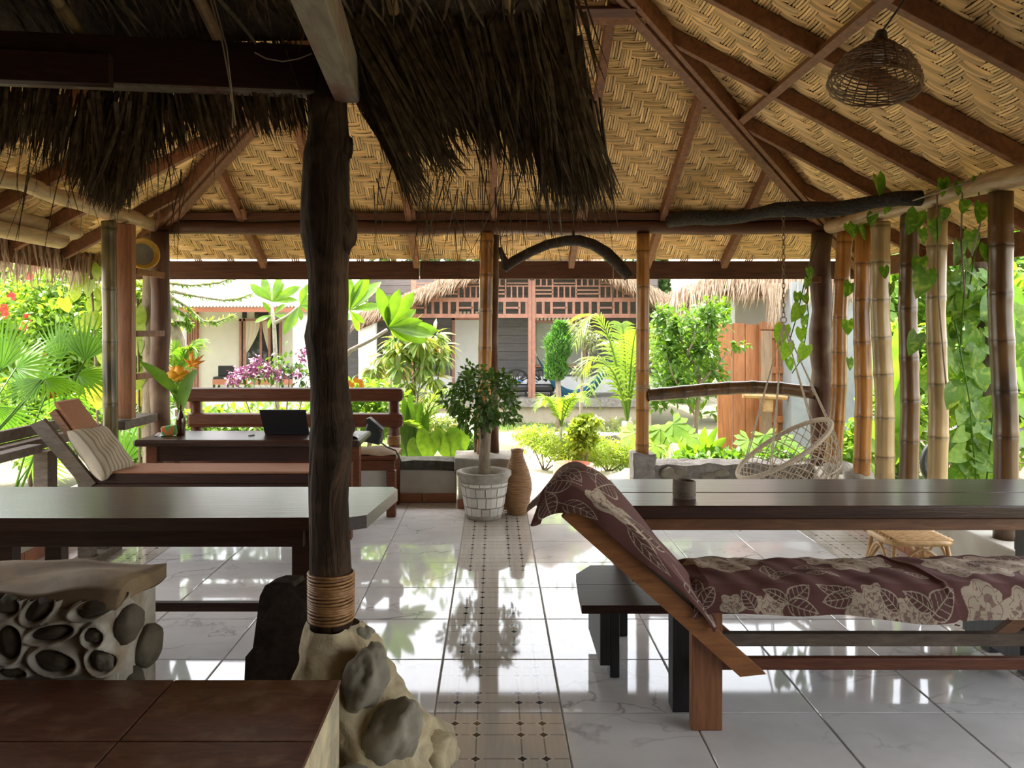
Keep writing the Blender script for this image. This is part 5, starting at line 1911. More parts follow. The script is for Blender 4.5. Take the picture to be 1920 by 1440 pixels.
# walls: plank by plank
zt, zb = PZ(520, YW), PZ(706, YW)
npl = 12
hp = (zt - zb) / npl
for i in range(npl):
    z = zb + hp * i
    for xa_, xb_ in ((PX(690, YW), PX(848, YW)), (PX(908, YW), PX(990, YW)), (PX(1098, YW), PX(1232, YW))):
        MB().bb((xa_, YW, z + .004), (xb_, YW + .04, z + hp - .004)).build('plank', 'house_plank', wh)
    if z > PZ(600, YW) or z + hp < PZ(684, YW):
        MB().bb((PX(990, YW), YW, z + .004), (PX(1098, YW), YW + .04, z + hp - .004)).build('plank', 'house_plank', wh)
    if z > PZ(600, YW):
        MB().bb((PX(848, YW), YW, z + .004), (PX(908, YW), YW + .04, z + hp - .004)).build('plank', 'house_plank', wh)
MB().bb((hx0, YW + .05, ZF), (hx1, YW + .12, zt)).build('wall', 'house_plank', wh)
MB().bb((hx0, YW - .02, ZF), (PX(848, YW), YW + .05, zb)).build('plinth', 'house_white', wh)
MB().bb((PX(908, YW), YW - .02, ZF), (hx1, YW + .05, zb)).build('plinth', 'house_white', wh)
# door
dr = MB().bb((PX(853, YW), YW - .03, ZF), (PX(905, YW), YW + .02, PZ(600, YW))).build('door', 'door_pale', wh, label='pale grey door')
for x in (850.5, 906.5):
    MB().bb((PX(x - 2.5, YW), YW - .06, ZF), (PX(x + 2.5, YW), YW + .02, PZ(596, YW))).build('jamb', 'house_wood', dr)
MB().bb((PX(848, YW), YW - .06, PZ(600, YW)), (PX(909, YW), YW + .02, PZ(595, YW))).build('lintel', 'house_wood', dr)
for i in range(7):
    MB().bb((PX(854 + i * 7.5, YW), YW - .04, PZ(594, YW)), (PX(858.5 + i * 7.5, YW), YW + .02, PZ(584, YW))).build('louvre', 'house_cream', dr)
# window
wi = MB().bb((PX(999.5, YW), YW + .02, PZ(688, YW)), (PX(1098.5, YW), YW + .045, PZ(589, YW))).build('window', 'house_wood', wh, label='large window with reddish frame')
MB().bb((PX(1004, YW), YW - .01, PZ(684, YW)), (PX(1094, YW), YW + .01, PZ(605, YW))).build('pane', 'glass_hazy', wi)
for x in (1002.5, 1096):
    MB().bb((PX(x - 2.5, YW), YW - .05, PZ(688, YW)), (PX(x + 2.5, YW), YW + .03, PZ(590, YW))).build('jamb', 'house_wood', wi)
for y in (686.5, 603.5, 591):
    MB().bb((PX(1000, YW), YW - .05, PZ(y + 1.8, YW)), (PX(1098, YW), YW + .03, PZ(y - 1.8, YW))).build('rail', 'house_wood', wi)
for i in range(12):
    MB().bb((PX(1006 + i * 7.3, YW), YW - .03, PZ(601, YW)), (PX(1010 + i * 7.3, YW), YW + .02, PZ(593, YW))).build('louvre', 'house_cream', wi)
# front posts
for x, w in ((993.5, 3.2), (1000.5, 3.0), (1202, 4), (776, 4)):
    MB().bb((PX(x - w, YL), YL - .05, ZF), (PX(x + w, YL), YL + .05, PZ(526, YL))).build('post', 'house_wood', wh)
# lattice: rails, then bars of the two friezes
x0, x1 = 772, 1204
for ya_, yb_ in ((588.5, 596), (558, 566), (535.5, 537.5)):
    MB().bb((PX(x0, YL), YL - .03, PZ(yb_, YL)), (PX(x1, YL), YL + .03, PZ(ya_, YL))).build('lattice_rail', 'house_wood', wh)


def lbar(xa_, ya_, xb_, yb_):
    MB().bb((PX(xa_, YL), YL - .02, PZ(yb_, YL)), (PX(xb_, YL), YL + .02, PZ(ya_, YL))).build('lattice_bar', 'house_wood', wh)


x = x0
k = 0
while x < x1 - 10:          # lower frieze: upright slots, then a pair of lying slots
    if k % 5 == 0:
        lbar(x, 575.5, min(x + 26, x1), 578.5)
        lbar(x + 24, 566, x + 28, 588.5)
        x += 26
    else:
        lbar(x + 11, 566, x + 16, 588.5)
        x += 15.5
    k += 1
x, k = x0, 1
while x < x1 - 10:          # upper frieze
    w = 44
    if k % 2:
        for i in range(1, 4):
            lbar(x + i * w / 4 - 1.3, 537, x + i * w / 4 + 1.3, 558)
        lbar(x, 530, min(x + w, x1), 532)
    else:
        for i in range(1, 3):
            lbar(x, 537 + i * 7 - 1.2, min(x + w, x1), 537 + i * 7 + 1.2)
        for i in range(1, 4):
            lbar(x + i * w / 4 - 1.3, 522, x + i * w / 4 + 1.3, 536)
    lbar(x - 1.4, 520, x + 1.4, 558)
    x += w
    k += 1
MB().bb((PX(x0, YL), YL - .03, PZ(522, YL)), (PX(x1, YL), YL + .03, PZ(518, YL))).build('lattice_rail', 'house_wood', wh)
# thatched gable roof with ragged verge
apx, apz = PX(1030, 16.6), PZ(455, 16.6)
lx, lz = PX(668, 16.6), PZ(606, 16.6)
MB().bb((PX(675, 16.75), 16.7, ZF + .02), (PX(705, 16.75), 16.9, PZ(596, 16.75))).build('column', 'house_white', wh)
rx, rz_ = PX(1292, 16.6), PZ(590, 16.6)
for (ex_, ez_, nm_) in ((lx, lz, 'l'), (rx, rz_, 'r')):
    MB().prism([(apx, 16.5, apz), (ex_, 16.5, ez_), (ex_, 22, ez_), (apx, 22, apz)], (0, 0, .18)).build('roof', 'thatch_tan', wh)
    MB().prism([(apx, 16.62, apz - .02), (ex_, 16.62, ez_ - .02), (ex_, 16.62, ez_ - .16), (apx, 16.62, apz - .16)], (0, .04, 0)).build('bargeboard', 'wood_rafter', wh)

    def s_v(ex_=ex_, ez_=ez_):
        t = U_(0, 1)
        return (apx + (ex_ - apx) * t, 16.48 + U_(-.05, .1), apz + (ez_ - apz) * t + U_(.0, .2)), ((ex_ - apx) * .12 + U_(-.3, .3), U_(-.4, 0), -1), U_(.10, .30), .1
    blades('verge_thatch', 1300, s_v, 'thatch_tan', wh, (.012, .03), 3)

# chairs, hammock on the terrace
def net_chair(cx_, lb):
    t = thing('garden_chair', lb, 'chair', (cx_, 17.6, ZF))
    r = .26
    back = [(cx_ + r * 1.05 * math.cos(a), 17.72, ZF + .34 + .24 * math.sin(a)) for a in [math.pi * i / 16 for i in range(-2, 19)]]
    MB().tube(back, .02, 6).build('back_rim', 'black_plastic', t)
    rr2 = random.Random(int(cx_ * 100))
    for i in range(16):
        a = rr2.uniform(.1, 3.0)
        b = a + rr2.uniform(-.8, .8)
        p0 = (cx_ + r * math.cos(a), 17.72, ZF + .34 + .22 * math.sin(a))
        p1 = (cx_ + r * .35 * math.cos(b), 17.71, ZF + .30 + .05 * math.sin(b))
        MB().tube([p0, p1], .010, 5).build('back_strand', 'black_plastic', t)
    MB().bb((cx_ - .27, 17.35, ZF + .10), (cx_ + .27, 17.72, ZF + .27), bev=.05).build('seat', 'black_plastic', t)
    for a in (-1, 1):
        for b in (17.38, 17.68):
            MB().bb((cx_ + a * .21 - .02, b - .02, ZF), (cx_ + a * .21 + .02, b + .02, ZF + .12)).build('leg', 'black_plastic', t)
        MB().tube([(cx_ + a * .27, 17.4, ZF + .28), (cx_ + a * .29, 17.55, ZF + .40), (cx_ + a * .27, 17.72, ZF + .42)], .018, 6).build('armrest', 'black_plastic', t)
    return t


net_chair(PX(1016, 17.6), 'black branch pattern chair right of the reddish post')
net_chair(PX(968, 17.6), 'black branch pattern chair holding a blue cloth')
MB().grid(lambda u, v: (PX(966, 17.5) + .18 * u, 17.36 + .25 * v, ZF + .315 + .06 * math.sin(math.pi * u) * math.sin(math.pi * v)), 6, 6).build('blue_cloth', 'blue_cloth', label='crumpled bright blue cloth on a black chair', cat='cloth')
hm = thing('hammock', 'dark teal hammock slung across the terrace', 'hammock', (PX(1095, 17.3), 17.3, .1))
ha, hb_ = Vector((PX(1006, 17.3), 17.3, PZ(668, 17.3))), Vector((PX(1150, 17.3), 17.3, PZ(672, 17.3)))


def hmk(u, v):
    x = ha.x + (hb_.x - ha.x) * u
    z = ha.z + (hb_.z - ha.z) * u - .98 * (1 - abs(2 * u - 1) ** 1.9)
    w = .42 * math.sin(math.pi * u) ** .7
    return (x, 17.3 + (v - .5) * w * 1.6, z + .55 * w * abs(2 * v - 1) ** 2 + .012 * math.sin(v * 40))


MB().grid(hmk, 36, 22).build('cloth', 'hammock_blue', hm, smooth=True)
for e, s in ((ha, -1), (hb_, 1)):
    MB().tube([e, e + Vector((s * .1, 0, .35))], .012, 5).build('rope', 'rope', hm)

# ---- white house with corrugated roof
ww = thing('white_house', 'cream walled house under a pale corrugated metal roof', 'house', (-5, 17.5, -.3))
YH = 17.4
z0 = -.45
MB().bb((PX(215, YH), YH, z0), (PX(655, YH), YH + .1, 2.2)).build('wall', 'house_cream', ww)
ea = 15.9
zE = PZ(574, ea)
m = MB()
NXC = 220
xa_, xb_ = PX(190, ea), PX(652, ea)
vs = []
for i in range(NXC + 1):
    x = xa_ + (xb_ - xa_) * i / NXC
    dz = .028 * math.sin(i * math.pi / 1.5)
    vs += [(x, ea, zE + dz), (x, 21.5, zE + dz + 2.35)]
m.add(vs, [(2 * i, 2 * i + 2, 2 * i + 3, 2 * i + 1) for i in range(NXC)])
m.build('roof', 'metal_roof', ww)
MB().bb((xa_, ea + .03, PZ(585, ea)), (xb_, ea + .07, zE - .02)).build('fascia', 'fascia_red', ww)
for x, w in ((331, 10), (564, 15)):
    MB().bb((PX(x - w, 16.1), 16.1, z0), (PX(x + w, 16.1), 16.35, 2.02)).build('column', 'house_white', ww)
MB().bb((PX(348, YH), YH - .05, z0), (PX(373, YH), YH, PZ(584, YH))).build('door_panel', 'fascia_red', ww)
for i in range(5):
    MB().bb((PX(350 + i * 4.6, YH), YH - .065, z0), (PX(353 + i * 4.6, YH), YH - .05, PZ(586, YH))).build('door_slat', 'house_wood', ww)
MB().bb((PX(640, YH), YH - .03, z0), (PX(672, YH), YH, PZ(600, YH))).build('shutter', 'house_plank', ww)
win = MB().bb((PX(451, YH), YH - .018, PZ(694, YH)), (PX(529, YH), YH - .002, PZ(598, YH))).build('window', 'house_wood', ww, label='brown framed window with cream tied curtains')
MB().bb((PX(455, YH), YH - .04, PZ(692, YH)), (PX(526, YH), YH - .02, PZ(600, YH))).build('pane', 'dark_glass', win)
for x in (453, 460, 491, 507, 527):
    MB().bb((PX(x - 2, YH), YH - .09, PZ(694, YH)), (PX(x + 2, YH), YH - .03, PZ(598, YH))).build('frame', 'house_wood', win)
MB().bb((PX(450, YH), YH - .09, PZ(602, YH)), (PX(530, YH), YH - .03, PZ(598, YH))).build('frame', 'house_wood', win)
for sgn, xa_, xb_ in ((1, 461, 490), (-1, 508, 493)):
    def cur(u, v, xa_=xa_, xb_=xb_):
        wd = (1 - min(1, v * 1.35) ** 1.6) if v < .74 else .02
        wd = max(wd, .10)
        x = xa_ + (xb_ - xa_) * u * wd
        return (PX(x, YH), YH - .055 - .012 * math.sin(u * 20), PZ(602 + 88 * v, YH))
    MB().grid(cur, 16, 16).build('curtain', 'curtain', win, smooth=True)
for x in (455, 478):
    MB().bb((PX(x, YH), YH - .03, PZ(596, YH)), (PX(x + (8 if x < 460 else 26), YH), YH + .01, PZ(585, YH))).build('vent', 'dark_glass', ww)
MB().bb((PX(400, 16.2), 16.15, PZ(721, 16.2)), (PX(552, 16.2), 16.2, PZ(711, 16.2))).build('veranda_rail', 'fascia_red', ww)
MB().bb((PX(380, 16.2), 16.1, -.5), (PX(640, 16.2), 17.5, PZ(742, 16.2))).build('veranda', 'house_white', ww)
for cx_, lb in ((420, 'black chair on the white house veranda under the blank wall'), (540, 'black chair on the white house veranda by the white column')):
    t = thing('veranda_chair', lb, 'chair', (PX(cx_, 16.9), 16.9, PZ(742, 16.2)))
    zf = PZ(742, 16.2)
    MB().bb((PX(cx_ - 15, 16.9), 17.0, zf + .35), (PX(cx_ + 15, 16.9), 17.06, PZ(686, 16.9)), bev=.02).build('backrest', 'black_plastic', t)
    MB().bb((PX(cx_ - 15, 16.9), 16.7, zf + .30), (PX(cx_ + 15, 16.9), 17.05, zf + .36), bev=.02).build('seat', 'black_plastic', t)
    for a in (-13, 13):
        for y in (16.72, 17.02):
            MB().bb((PX(cx_ + a, 16.9) - .02, y - .02, zf), (PX(cx_ + a, 16.9) + .02, y + .02, zf + .31)).build('leg', 'black_plastic', t)

# ---- concrete shed with thatch eave and plank gate
gzz = gz(0, 10.7)
sh = thing('concrete_shed', 'grey concrete shed with ragged thatch eave', 'shed', (4.2, 11.6, gzz))
MB().bb((PX(1378, 11.6), 11.6, gzz), (PX(1640, 11.6), 11.8, PZ(545, 11.6))).build('wall', 'concrete', sh)
MB().bb((PX(1376, 11.45), 11.4, PZ(562, 11.4)), (PX(1640, 11.45), 11.6, PZ(535, 11.4))).build('lintel', 'house_cream', sh)
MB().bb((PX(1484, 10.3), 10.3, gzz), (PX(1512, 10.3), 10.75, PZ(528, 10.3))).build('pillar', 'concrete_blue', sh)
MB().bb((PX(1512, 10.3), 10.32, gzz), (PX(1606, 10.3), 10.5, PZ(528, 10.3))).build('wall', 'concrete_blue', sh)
ra, rb_ = Vector((PX(1262, 10.6), 10.6, PZ(572, 10.6))), Vector((PX(1352, 10.6), 10.6, PZ(534, 10.6)))
rc = Vector((PX(1640, 10.2), 10.2, PZ(536, 10.2)))
MB().prism([ra, rb_, rc, rc + Vector((0, 3, 1.1)), rb_ + Vector((0, 3, 1.1)), ra + Vector((.6, 3, .9))], (0, 0, .12)).build('roof', 'thatch_tan', sh)
MB().tube([rb_ + Vector((0, .15, -.1)), rc + Vector((0, .15, -.1))], .045, 7).build('eave_pole', 'wood_rafter', sh)


def s_shed():
    t = U_(0, 1)
    if t < .4:
        p = ra.lerp(rb_, t / .4)
    else:
        p = rb_.lerp(rc, (t - .4) / .6)
    return p + Vector((0, U_(-.08, .3), U_(.02, .2))), (U_(-.55, .05), U_(-.5, 0), -1), U_(.12, .36), .15


blades('eave_fringe', 1900, s_shed, 'thatch_tan', sh, (.008, .022), 3)


def s_tuft():
    x = U_(1438, 1468)
    return P(x, U_(530, 545), 10.15), ((1445 - x) * .008, U_(-.1, .1), -1), U_(.3, .52), 0


blades('eave_tuft', 130, s_tuft, 'thatch_tan', sh, (.008, .02), 3)
ga = thing('plank_gate', 'tall orange brown plank gate leaning by the concrete pillar', 'gate', (PX(1385, 10.7), 10.7, gzz))
for xa_, xb_, yt in ((1346, 1374, 607), (1375, 1397, 606), (1398, 1424, 608)):
    MB().bb((PX(xa_, 10.7), 10.7, gzz), (PX(xb_ - .5, 10.7), 10.74, PZ(yt, 10.7)), bev=.004).build('plank', 'gate_plank', ga)
gd = thing('panelled_door', 'old panelled wooden door beside the plank gate', 'door', (PX(1455, 10.6), 10.6, gzz))
MB().bb((PX(1426, 10.6), 10.62, gzz), (PX(1483, 10.6), 10.65, PZ(603, 10.6)), bev=.003).build('panel', 'gate_plank', gd)
MB().bb((PX(1426, 10.6), 10.57, gzz), (PX(1446, 10.6), 10.62, PZ(620, 10.6)), bev=.003).build('stile', 'gate_grey', gd)
for y0_, y1_ in ((603, 618), (621, 634), (688, 700), (780, 792)):
    MB().bb((PX(1426, 10.6), 10.585, PZ(y1_, 10.6)), (PX(1482, 10.6), 10.62, PZ(y0_, 10.6)), bev=.003).build('rail', 'gate_plank', gd)
for x in (1456, 1480):
    MB().bb((PX(x - 2, 10.6), 10.59, gzz), (PX(x + 2, 10.6), 10.62, PZ(622, 10.6)), bev=.003).build('stile', 'gate_plank', gd)
MB().tube([P(1393, 741, 10.4), P(1475, 745, 10.4)], .04, 8).build('bar', 'bamboo_stick', gd)
MB().bb(P(1432, 772, 10.4), P(1447, 746, 10.45)).build('bracket', 'bamboo_stick', gd)

# ================================================================ GARDEN
def plant(name, label, cat, base, group=None):
    return thing(name, label, cat, tuple(base), group)


def foliage(parent, c, rad, n, size, tpl, mat, out=.7, droop=.2, shell=.45, lump=.2, name='foliage', jit=.55, up=(0, 0, 1)):
    c = np.array(c)
    q = rng.normal(0, 1, (n, 3))
    q /= np.linalg.norm(q, axis=1, keepdims=True)
    r = rng.uniform(shell, 1, (n, 1))
    ph = rng.uniform(0, 6, 3)
    r = r * (1 + lump * (np.sin(q[:, 0:1] * 6 + ph[0]) * np.sin(q[:, 2:3] * 5 + ph[1]) + .6 * np.sin(q[:, 1:2] * 9 + q[:, 2:3] * 7 + ph[2])))
    pos = c + q * r * np.array(rad)
    d = q * out + rng.normal(0, jit, (n, 3)) + np.array([0, 0, -droop])
    V, Fc = scatter(tpl, frames(pos, d, rng.uniform(-.8, .8, n), rng.uniform(size[0], size[1], n), up))
    return mesh_obj(name, V, Fc, mat, parent, kind='stuff', smooth=True)


def multi(parent, blobs, n, size, tpl, mat, **kw):
    """one foliage mesh made of several clumps"""
    parts = []
    for (c, rad) in blobs:
        k = int(n * rad[0] * rad[2] / sum(b[1][0] * b[1][2] for b in blobs))
        c_ = np.array(c)
        q = rng.normal(0, 1, (k, 3))
        q /= np.linalg.norm(q, axis=1, keepdims=True)
        r = rng.uniform(kw.get('shell', .3), 1, (k, 1)) * (1 + .22 * np.sin(q[:, 0:1] * 7 + c_[0] * 9) * np.sin(q[:, 2:3] * 6 + c_[2] * 5))
        d = q * kw.get('out', .6) + rng.normal(0, kw.get('jit', .55), (k, 3)) + np.array([0, 0, -kw.get('droop', .2)])
        parts.append(scatter(tpl, frames(c_ + q * r * np.array(rad), d, rng.uniform(-.8, .8, k), rng.uniform(size[0], size[1], k))))
    V, Fc = join_np(parts)
    return mesh_obj(kw.get('name', 'foliage'), V, Fc, mat, parent, kind='stuff', smooth=True)


LF_OVAL = leaf_tpl(1, .5, 3, .25, .2)
LF_NARROW = leaf_tpl(1, .24, 3, .2, .35)
LF_ROUND = leaf_tpl(1, .75, 3, .2, .15)
LF_NEEDLE = leaf_tpl(1, .16, 2, .0, .0)
LF_SMALL = leaf_tpl(1, .55, 2, .25, .15)


def stems(parent, base, tips, r0, r1, mat='bark', name='stem'):
    for t in tips:
        b, t = Vector(base), Vector(t)
        m_ = b.lerp(t, .5) + Vector((U_(-.06, .06), U_(-.06, .06), .04)) * (t - b).length
        MB().tube([b, m_, t], [r0, (r0 + r1) / 2, r1], 7).build(name, mat, parent, smooth=True)


# ---- fan palms outside the railing
def fan_mesh(nseg, span, L, tplw, seed, droop):
    rr = random.Random(seed)
    m = MB()
    for i in range(nseg):
        a = -span / 2 + span * i / (nseg - 1)
        l = L * (1 - .28 * abs(a / (span / 2)) ** 2) * rr.uniform(.93, 1.05)
        w = L * span / nseg * .50
        vs, fs = [], []
        for k in range(6):
            t = k / 5
            ww = w * (t / .34 if t < .34 else 1 - .97 * ((t - .34) / .66) ** 1.1) * .5 + .0006
            r = l * t
            z = -droop * l * t ** 2.2 + (.02 if i % 2 else 0) * t
            px_, py_ = r * math.sin(a), r * math.cos(a)
            cx_, sx_ = math.cos(a), -math.sin(a)
            vs += [(px_ - cx_ * ww, py_ - sx_ * ww, z + .3 * ww), (px_, py_, z - .15 * ww), (px_ + cx_ * ww, py_ + sx_ * ww, z + .3 * ww)]
            if k:
                q = 3 * (k - 1)
                fs += [(q, q + 1, q + 4, q + 3), (q + 1, q + 2, q + 5, q + 4)]
        m.add(vs, fs)
    return raw_mesh('fan_leaf', np.array(m.v, dtype=np.float32), np.array(m.f, dtype=np.int32), 'leaf_fan', smooth=False)


FANS = [fan_mesh(15, 1.9, 1, 1, 1, .12), fan_mesh(17, 2.6, 1, 1, 2, .25), fan_mesh(19, 4.0, 1, 1, 3, .45), fan_mesh(13, 1.5, 1, 1, 4, .08)]


def fan(parent, hub, d, n, L, k):
    d, n = Vector(d).normalized(), Vector(n)
    x = d.cross(n).normalized()
    z = x.cross(d)
    M = Matrix(((x.x * L, d.x * L, z.x * L, hub.x), (x.y * L, d.y * L, z.y * L, hub.y), (x.z * L, d.z * L, z.z * L, hub.z), (0, 0, 0, 1)))
    instance(FANS[k], 'fan_leaf', M, parent)


def fan_palm(base, lb, fans):
    t = plant('fan_palm', lb, 'palm', base)
    for (hx, hy, Y, d, n, L, k) in fans:
        h = P(hx, hy, Y)
        fan(t, h, d, n, L, k)
        b = Vector(base)
        MB().tube([b, b.lerp(h, .5) + Vector((0, 0, .12)), h], [.010, .008, .006], 6).build('leaf_stalk', 'leaf_mid', t, smooth=True)
    return t


fan_palm((-3.75, 6.0, -.1), 'fan palm with upright spiky fronds close to the bamboo post', [
    (160, 676, 6.4, (.05, .1, 1), (.1, -1, .1), .44, 0), (113, 674, 6.5, (-.12, .1, 1), (-.2, -1, .1), .42, 0), (146, 704, 6.2, (.85, .2, -.05), (0, -.5, 1), .40, 1),
    (70, 852, 6.3, (.1, .3, -1), (0, -1, -.1), .34, 1)])
fan_palm((-4.1, 5.6, -.1), 'fan palm with one dark drooping frond beside the daybed headrest', [
    (3, 692, 5.9, (.18, .1, 1), (0, -1, .2), .48, 3), (30, 690, 6.2, (.9, .3, .35), (0, -.8, .6), .42, 1),
    (78, 712, 5.78, (-.75, -.2, -.62), (.2, -.9, .5), .34, 3), (84, 712, 5.85, (1, .3, -.30), (0, -.3, 1), .40, 1), (-6, 762, 5.95, (.5, 0, -.8), (.2, -1, .1), .42, 0)])
fan_palm((-3.95, 7.6, -.12), 'fan palm half hidden low behind the railing', [
    (120, 742, 7.5, (.1, .2, -1), (0, -1, 0), .5, 1), (60, 730, 7.7, (-.6, .1, .7), (0, -1, .3), .5, 2), (232, 868, 7.3, (-.2, 0, 1), (0, -1, .2), .45, 1), (268, 850, 7.4, (.3, .1, 1), (0, -1, .1), .4, 2)])

# ---- hibiscus and shrubs on the left
def shrub(name, lb, base, blobs, n, size, tpl, mat, tips=None, flowers=None, fmat='petal_red', fsize=.05, bark='bark', r0=.02, **kw):
    t = plant(name, lb, 'shrub', base)
    multi(t, blobs, n, size, tpl, mat, **kw)
    stems(t, base, tips or [b[0] for b in blobs], r0, r0 * .4, bark)
    for i, f in enumerate(flowers or []):
        f = Vector(f)
        m = MB()
        for k in range(5):
            a = 2 * math.pi * k / 5 + i
            e = f + Vector((math.cos(a), -.5, math.sin(a))) * fsize
            m.add([f, f.lerp(e, .6) + Vector((-math.sin(a), 0, math.cos(a))) * fsize * .45, e, f.lerp(e, .6) - Vector((-math.sin(a), 0, math.cos(a))) * fsize * .45], [(0, 1, 2, 3)])
        m.build('flower', fmat, t)
    return t


def Bl(px, py, Y, rx, rz, ry=None):
    k = Y / F
    return (P(px, py, Y), (rx * k, (ry or rx) * k, rz * k))


shrub('hibiscus_bush', 'tall hibiscus bush with red flowers beyond the fan palms', (PX(60, 8.6), 8.6, gz(0, 8.6)), [Bl(40, 590, 8.6, 110, 90), Bl(110, 640, 8.4, 90, 110), Bl(20, 720, 8.5, 90, 100), Bl(120, 540, 8.9, 70, 55)], 5200, (.06, .12), LF_OVAL, 'leaf_bright',
      flowers=[P(x, y, 8.1) for x, y in ((12, 590), (10, 578), (53, 597), (24, 556), (66, 502), (58, 518), (83, 668), (86, 697), (95, 738), (104, 745), (45, 612))], fsize=.055)
shrub('leafy_bush', 'dense lime green bush behind the mossy bamboo post', (PX(180, 9.2), 9.2, gz(0, 9.2)), [Bl(170, 600, 9.2, 70, 90), Bl(230, 640, 9.4, 80, 120), Bl(150, 700, 9.0, 90, 90), Bl(250, 560, 9.5, 55, 60)], 4200, (.07, .14), LF_ROUND, 'leaf_lime')
shrub('low_groundcover', 'low bright green bush under the hibiscus', (PX(60, 7.9), 7.9, gz(0, 7.9)), [Bl(50, 800, 7.9, 110, 70), Bl(150, 770, 8.0, 90, 60), Bl(10, 770, 7.7, 80, 60), Bl(110, 815, 7.4, 70, 50)], 4200, (.04, .09), LF_OVAL, 'leaf_bright')
shrub('low_groundcover', 'low mixed bush behind the wooden rungs', (PX(270, 8.4), 8.4, gz(0, 8.4)), [Bl(262, 760, 8.4, 60, 60), Bl(300, 830, 8.1, 60, 50), Bl(240, 850, 7.6, 50, 40)], 1600, (.05, .10), LF_OVAL, 'leaf_mid')
tl = plant('climbing_vine', 'vine with large heart leaves and yellow leaves by the mossy bamboo post', 'vine', (PX(185, 6.9), 6.9, gz(0, 6.9)))
HEART = leaf_tpl(1, .95, 5, .15, .15, 'heart')
hme = raw_mesh('leaf', HEART[0], HEART[1], 'leaf_lime', smooth=True)
hmy = raw_mesh('leaf', HEART[0], HEART[1], 'leaf_yellow', smooth=True)
hmp = raw_mesh('leaf', HEART[0], HEART[1], 'leaf_pothos', smooth=True)


def put_leaf(me, parent, p, d, n, L, name='leaf'):
    d, n = Vector(d).normalized(), Vector(n)
    x = d.cross(n).normalized()
    z = x.cross(d)
    instance(me, name, Matrix(((x.x * L, d.x * L, z.x * L, p.x), (x.y * L, d.y * L, z.y * L, p.y), (x.z * L, d.z * L, z.z * L, p.z), (0, 0, 0, 1))), parent)


for (x, y, s, yel) in ((152, 505, 30, 0), (170, 525, 30, 0), (143, 540, 24, 0), (186, 500, 26, 0), (178, 565, 26, 0), (188, 590, 28, 0), (165, 590, 24, 0), (185, 690, 26, 0), (172, 730, 30, 1), (190, 722, 26, 1), (186, 745, 24, 1), (150, 600, 22, 0), (180, 640, 24, 0), (256, 580, 30, 0), (262, 640, 26, 0), (258, 700, 28, 0), (262, 735, 30, 1), (255, 780, 26, 0), (120, 560, 24, 0), (190, 545, 26, 0), (192, 660, 24, 0), (262, 610, 26, 0), (140, 520, 22, 0)):
    put_leaf(hmy if yel else hme, tl, P(x, y, 6.95 + U_(-.1, .1)), (U_(-.5, .5), U_(-.2, .2), -1), (U_(-.3, .3), -1, .3), s * 7 / F * 1.15)
for xs2 in ((186, 900, 178, 640, 170, 510), (262, 880, 260, 700, 258, 560)):
    MB().tube([P(xs2[i], xs2[i + 1], 7.0) for i in (0, 2, 4)], .012, 6).build('stem', 'bark', tl, smooth=True)

# ---- palm fronds (feather palms)
def frond(parent, p0, p1, sag, n, L, w, mat, hang=.3, taper=True, name='frond', r=.010):
    """feather leaf: curved midrib with two rows of leaflets"""
    p0, p1 = Vector(p0), Vector(p1)
    m = MB()
    ax = (p1 - p0)
    mid = []
    for i in range(13):
        t = i / 12
        mid.append(p0 + ax * t + Vector((0, 0, sag * 4 * t * (1 - t))))
    m.tube(mid, [r * (1 - .8 * i / 12) for i in range(13)], 5)
    for i in range(n):
        t = .12 + .87 * i / n
        q = t * 12
        k = min(int(q), 11)
        p = mid[k].lerp(mid[k + 1], q - k)
        d = (mid[k + 1] - mid[k]).normalized()
        sd = d.cross(Vector((0, 0, 1)))
        sd = sd.normalized() if sd.length > .05 else Vector((0, 1, 0))
        for s in (-1, 1):
            l = L * math.sin(math.pi * (.18 + .74 * t)) * U_(.9, 1.08)
            ld = (sd * s * .9 + d * .65 + Vector((0, 0, .15 + U_(-.1, .1)))).normalized()
            vs = []
            for j in range(4):
                tt = j / 3
                c = p + ld * l * tt - Vector((0, 0, hang * l * tt * tt))
                ww = w * (1 - tt ** 2) * .5 + .0008
                vs += [c - d * ww, c + d * ww]
            m.add(vs, [(0, 1, 3, 2), (2, 3, 5, 4), (4, 5, 7, 6)])
    return m.build(name, mat, parent)


# small areca palm by the path
ar = plant('areca_palm', 'small yellow green areca palm beside the garden path', 'palm', (PX(1052, 9.2), 9.2, gz(0, 9.2)))
ab = P(1052, 800, 9.2)
MB().tube([(PX(1050, 9.2), 9.2, gz(0, 9.2)), ab], [.03, .018], 8).build('stem', 'bark_pale', ar, smooth=True)
for (x, y, sag, dy) in ((1000, 772, .25, -.1), (1018, 762, .2, .2), (1040, 752, .10, .1), (1062, 750, .10, -.2), (1085, 752, .16, .2), (1128, 772, .40, 0), (1105, 762, .25, -.3)):
    frond(ar, ab, P(x, y, 9.2 + dy), sag, 22, .20, .022, 'leaf_palm', .25)
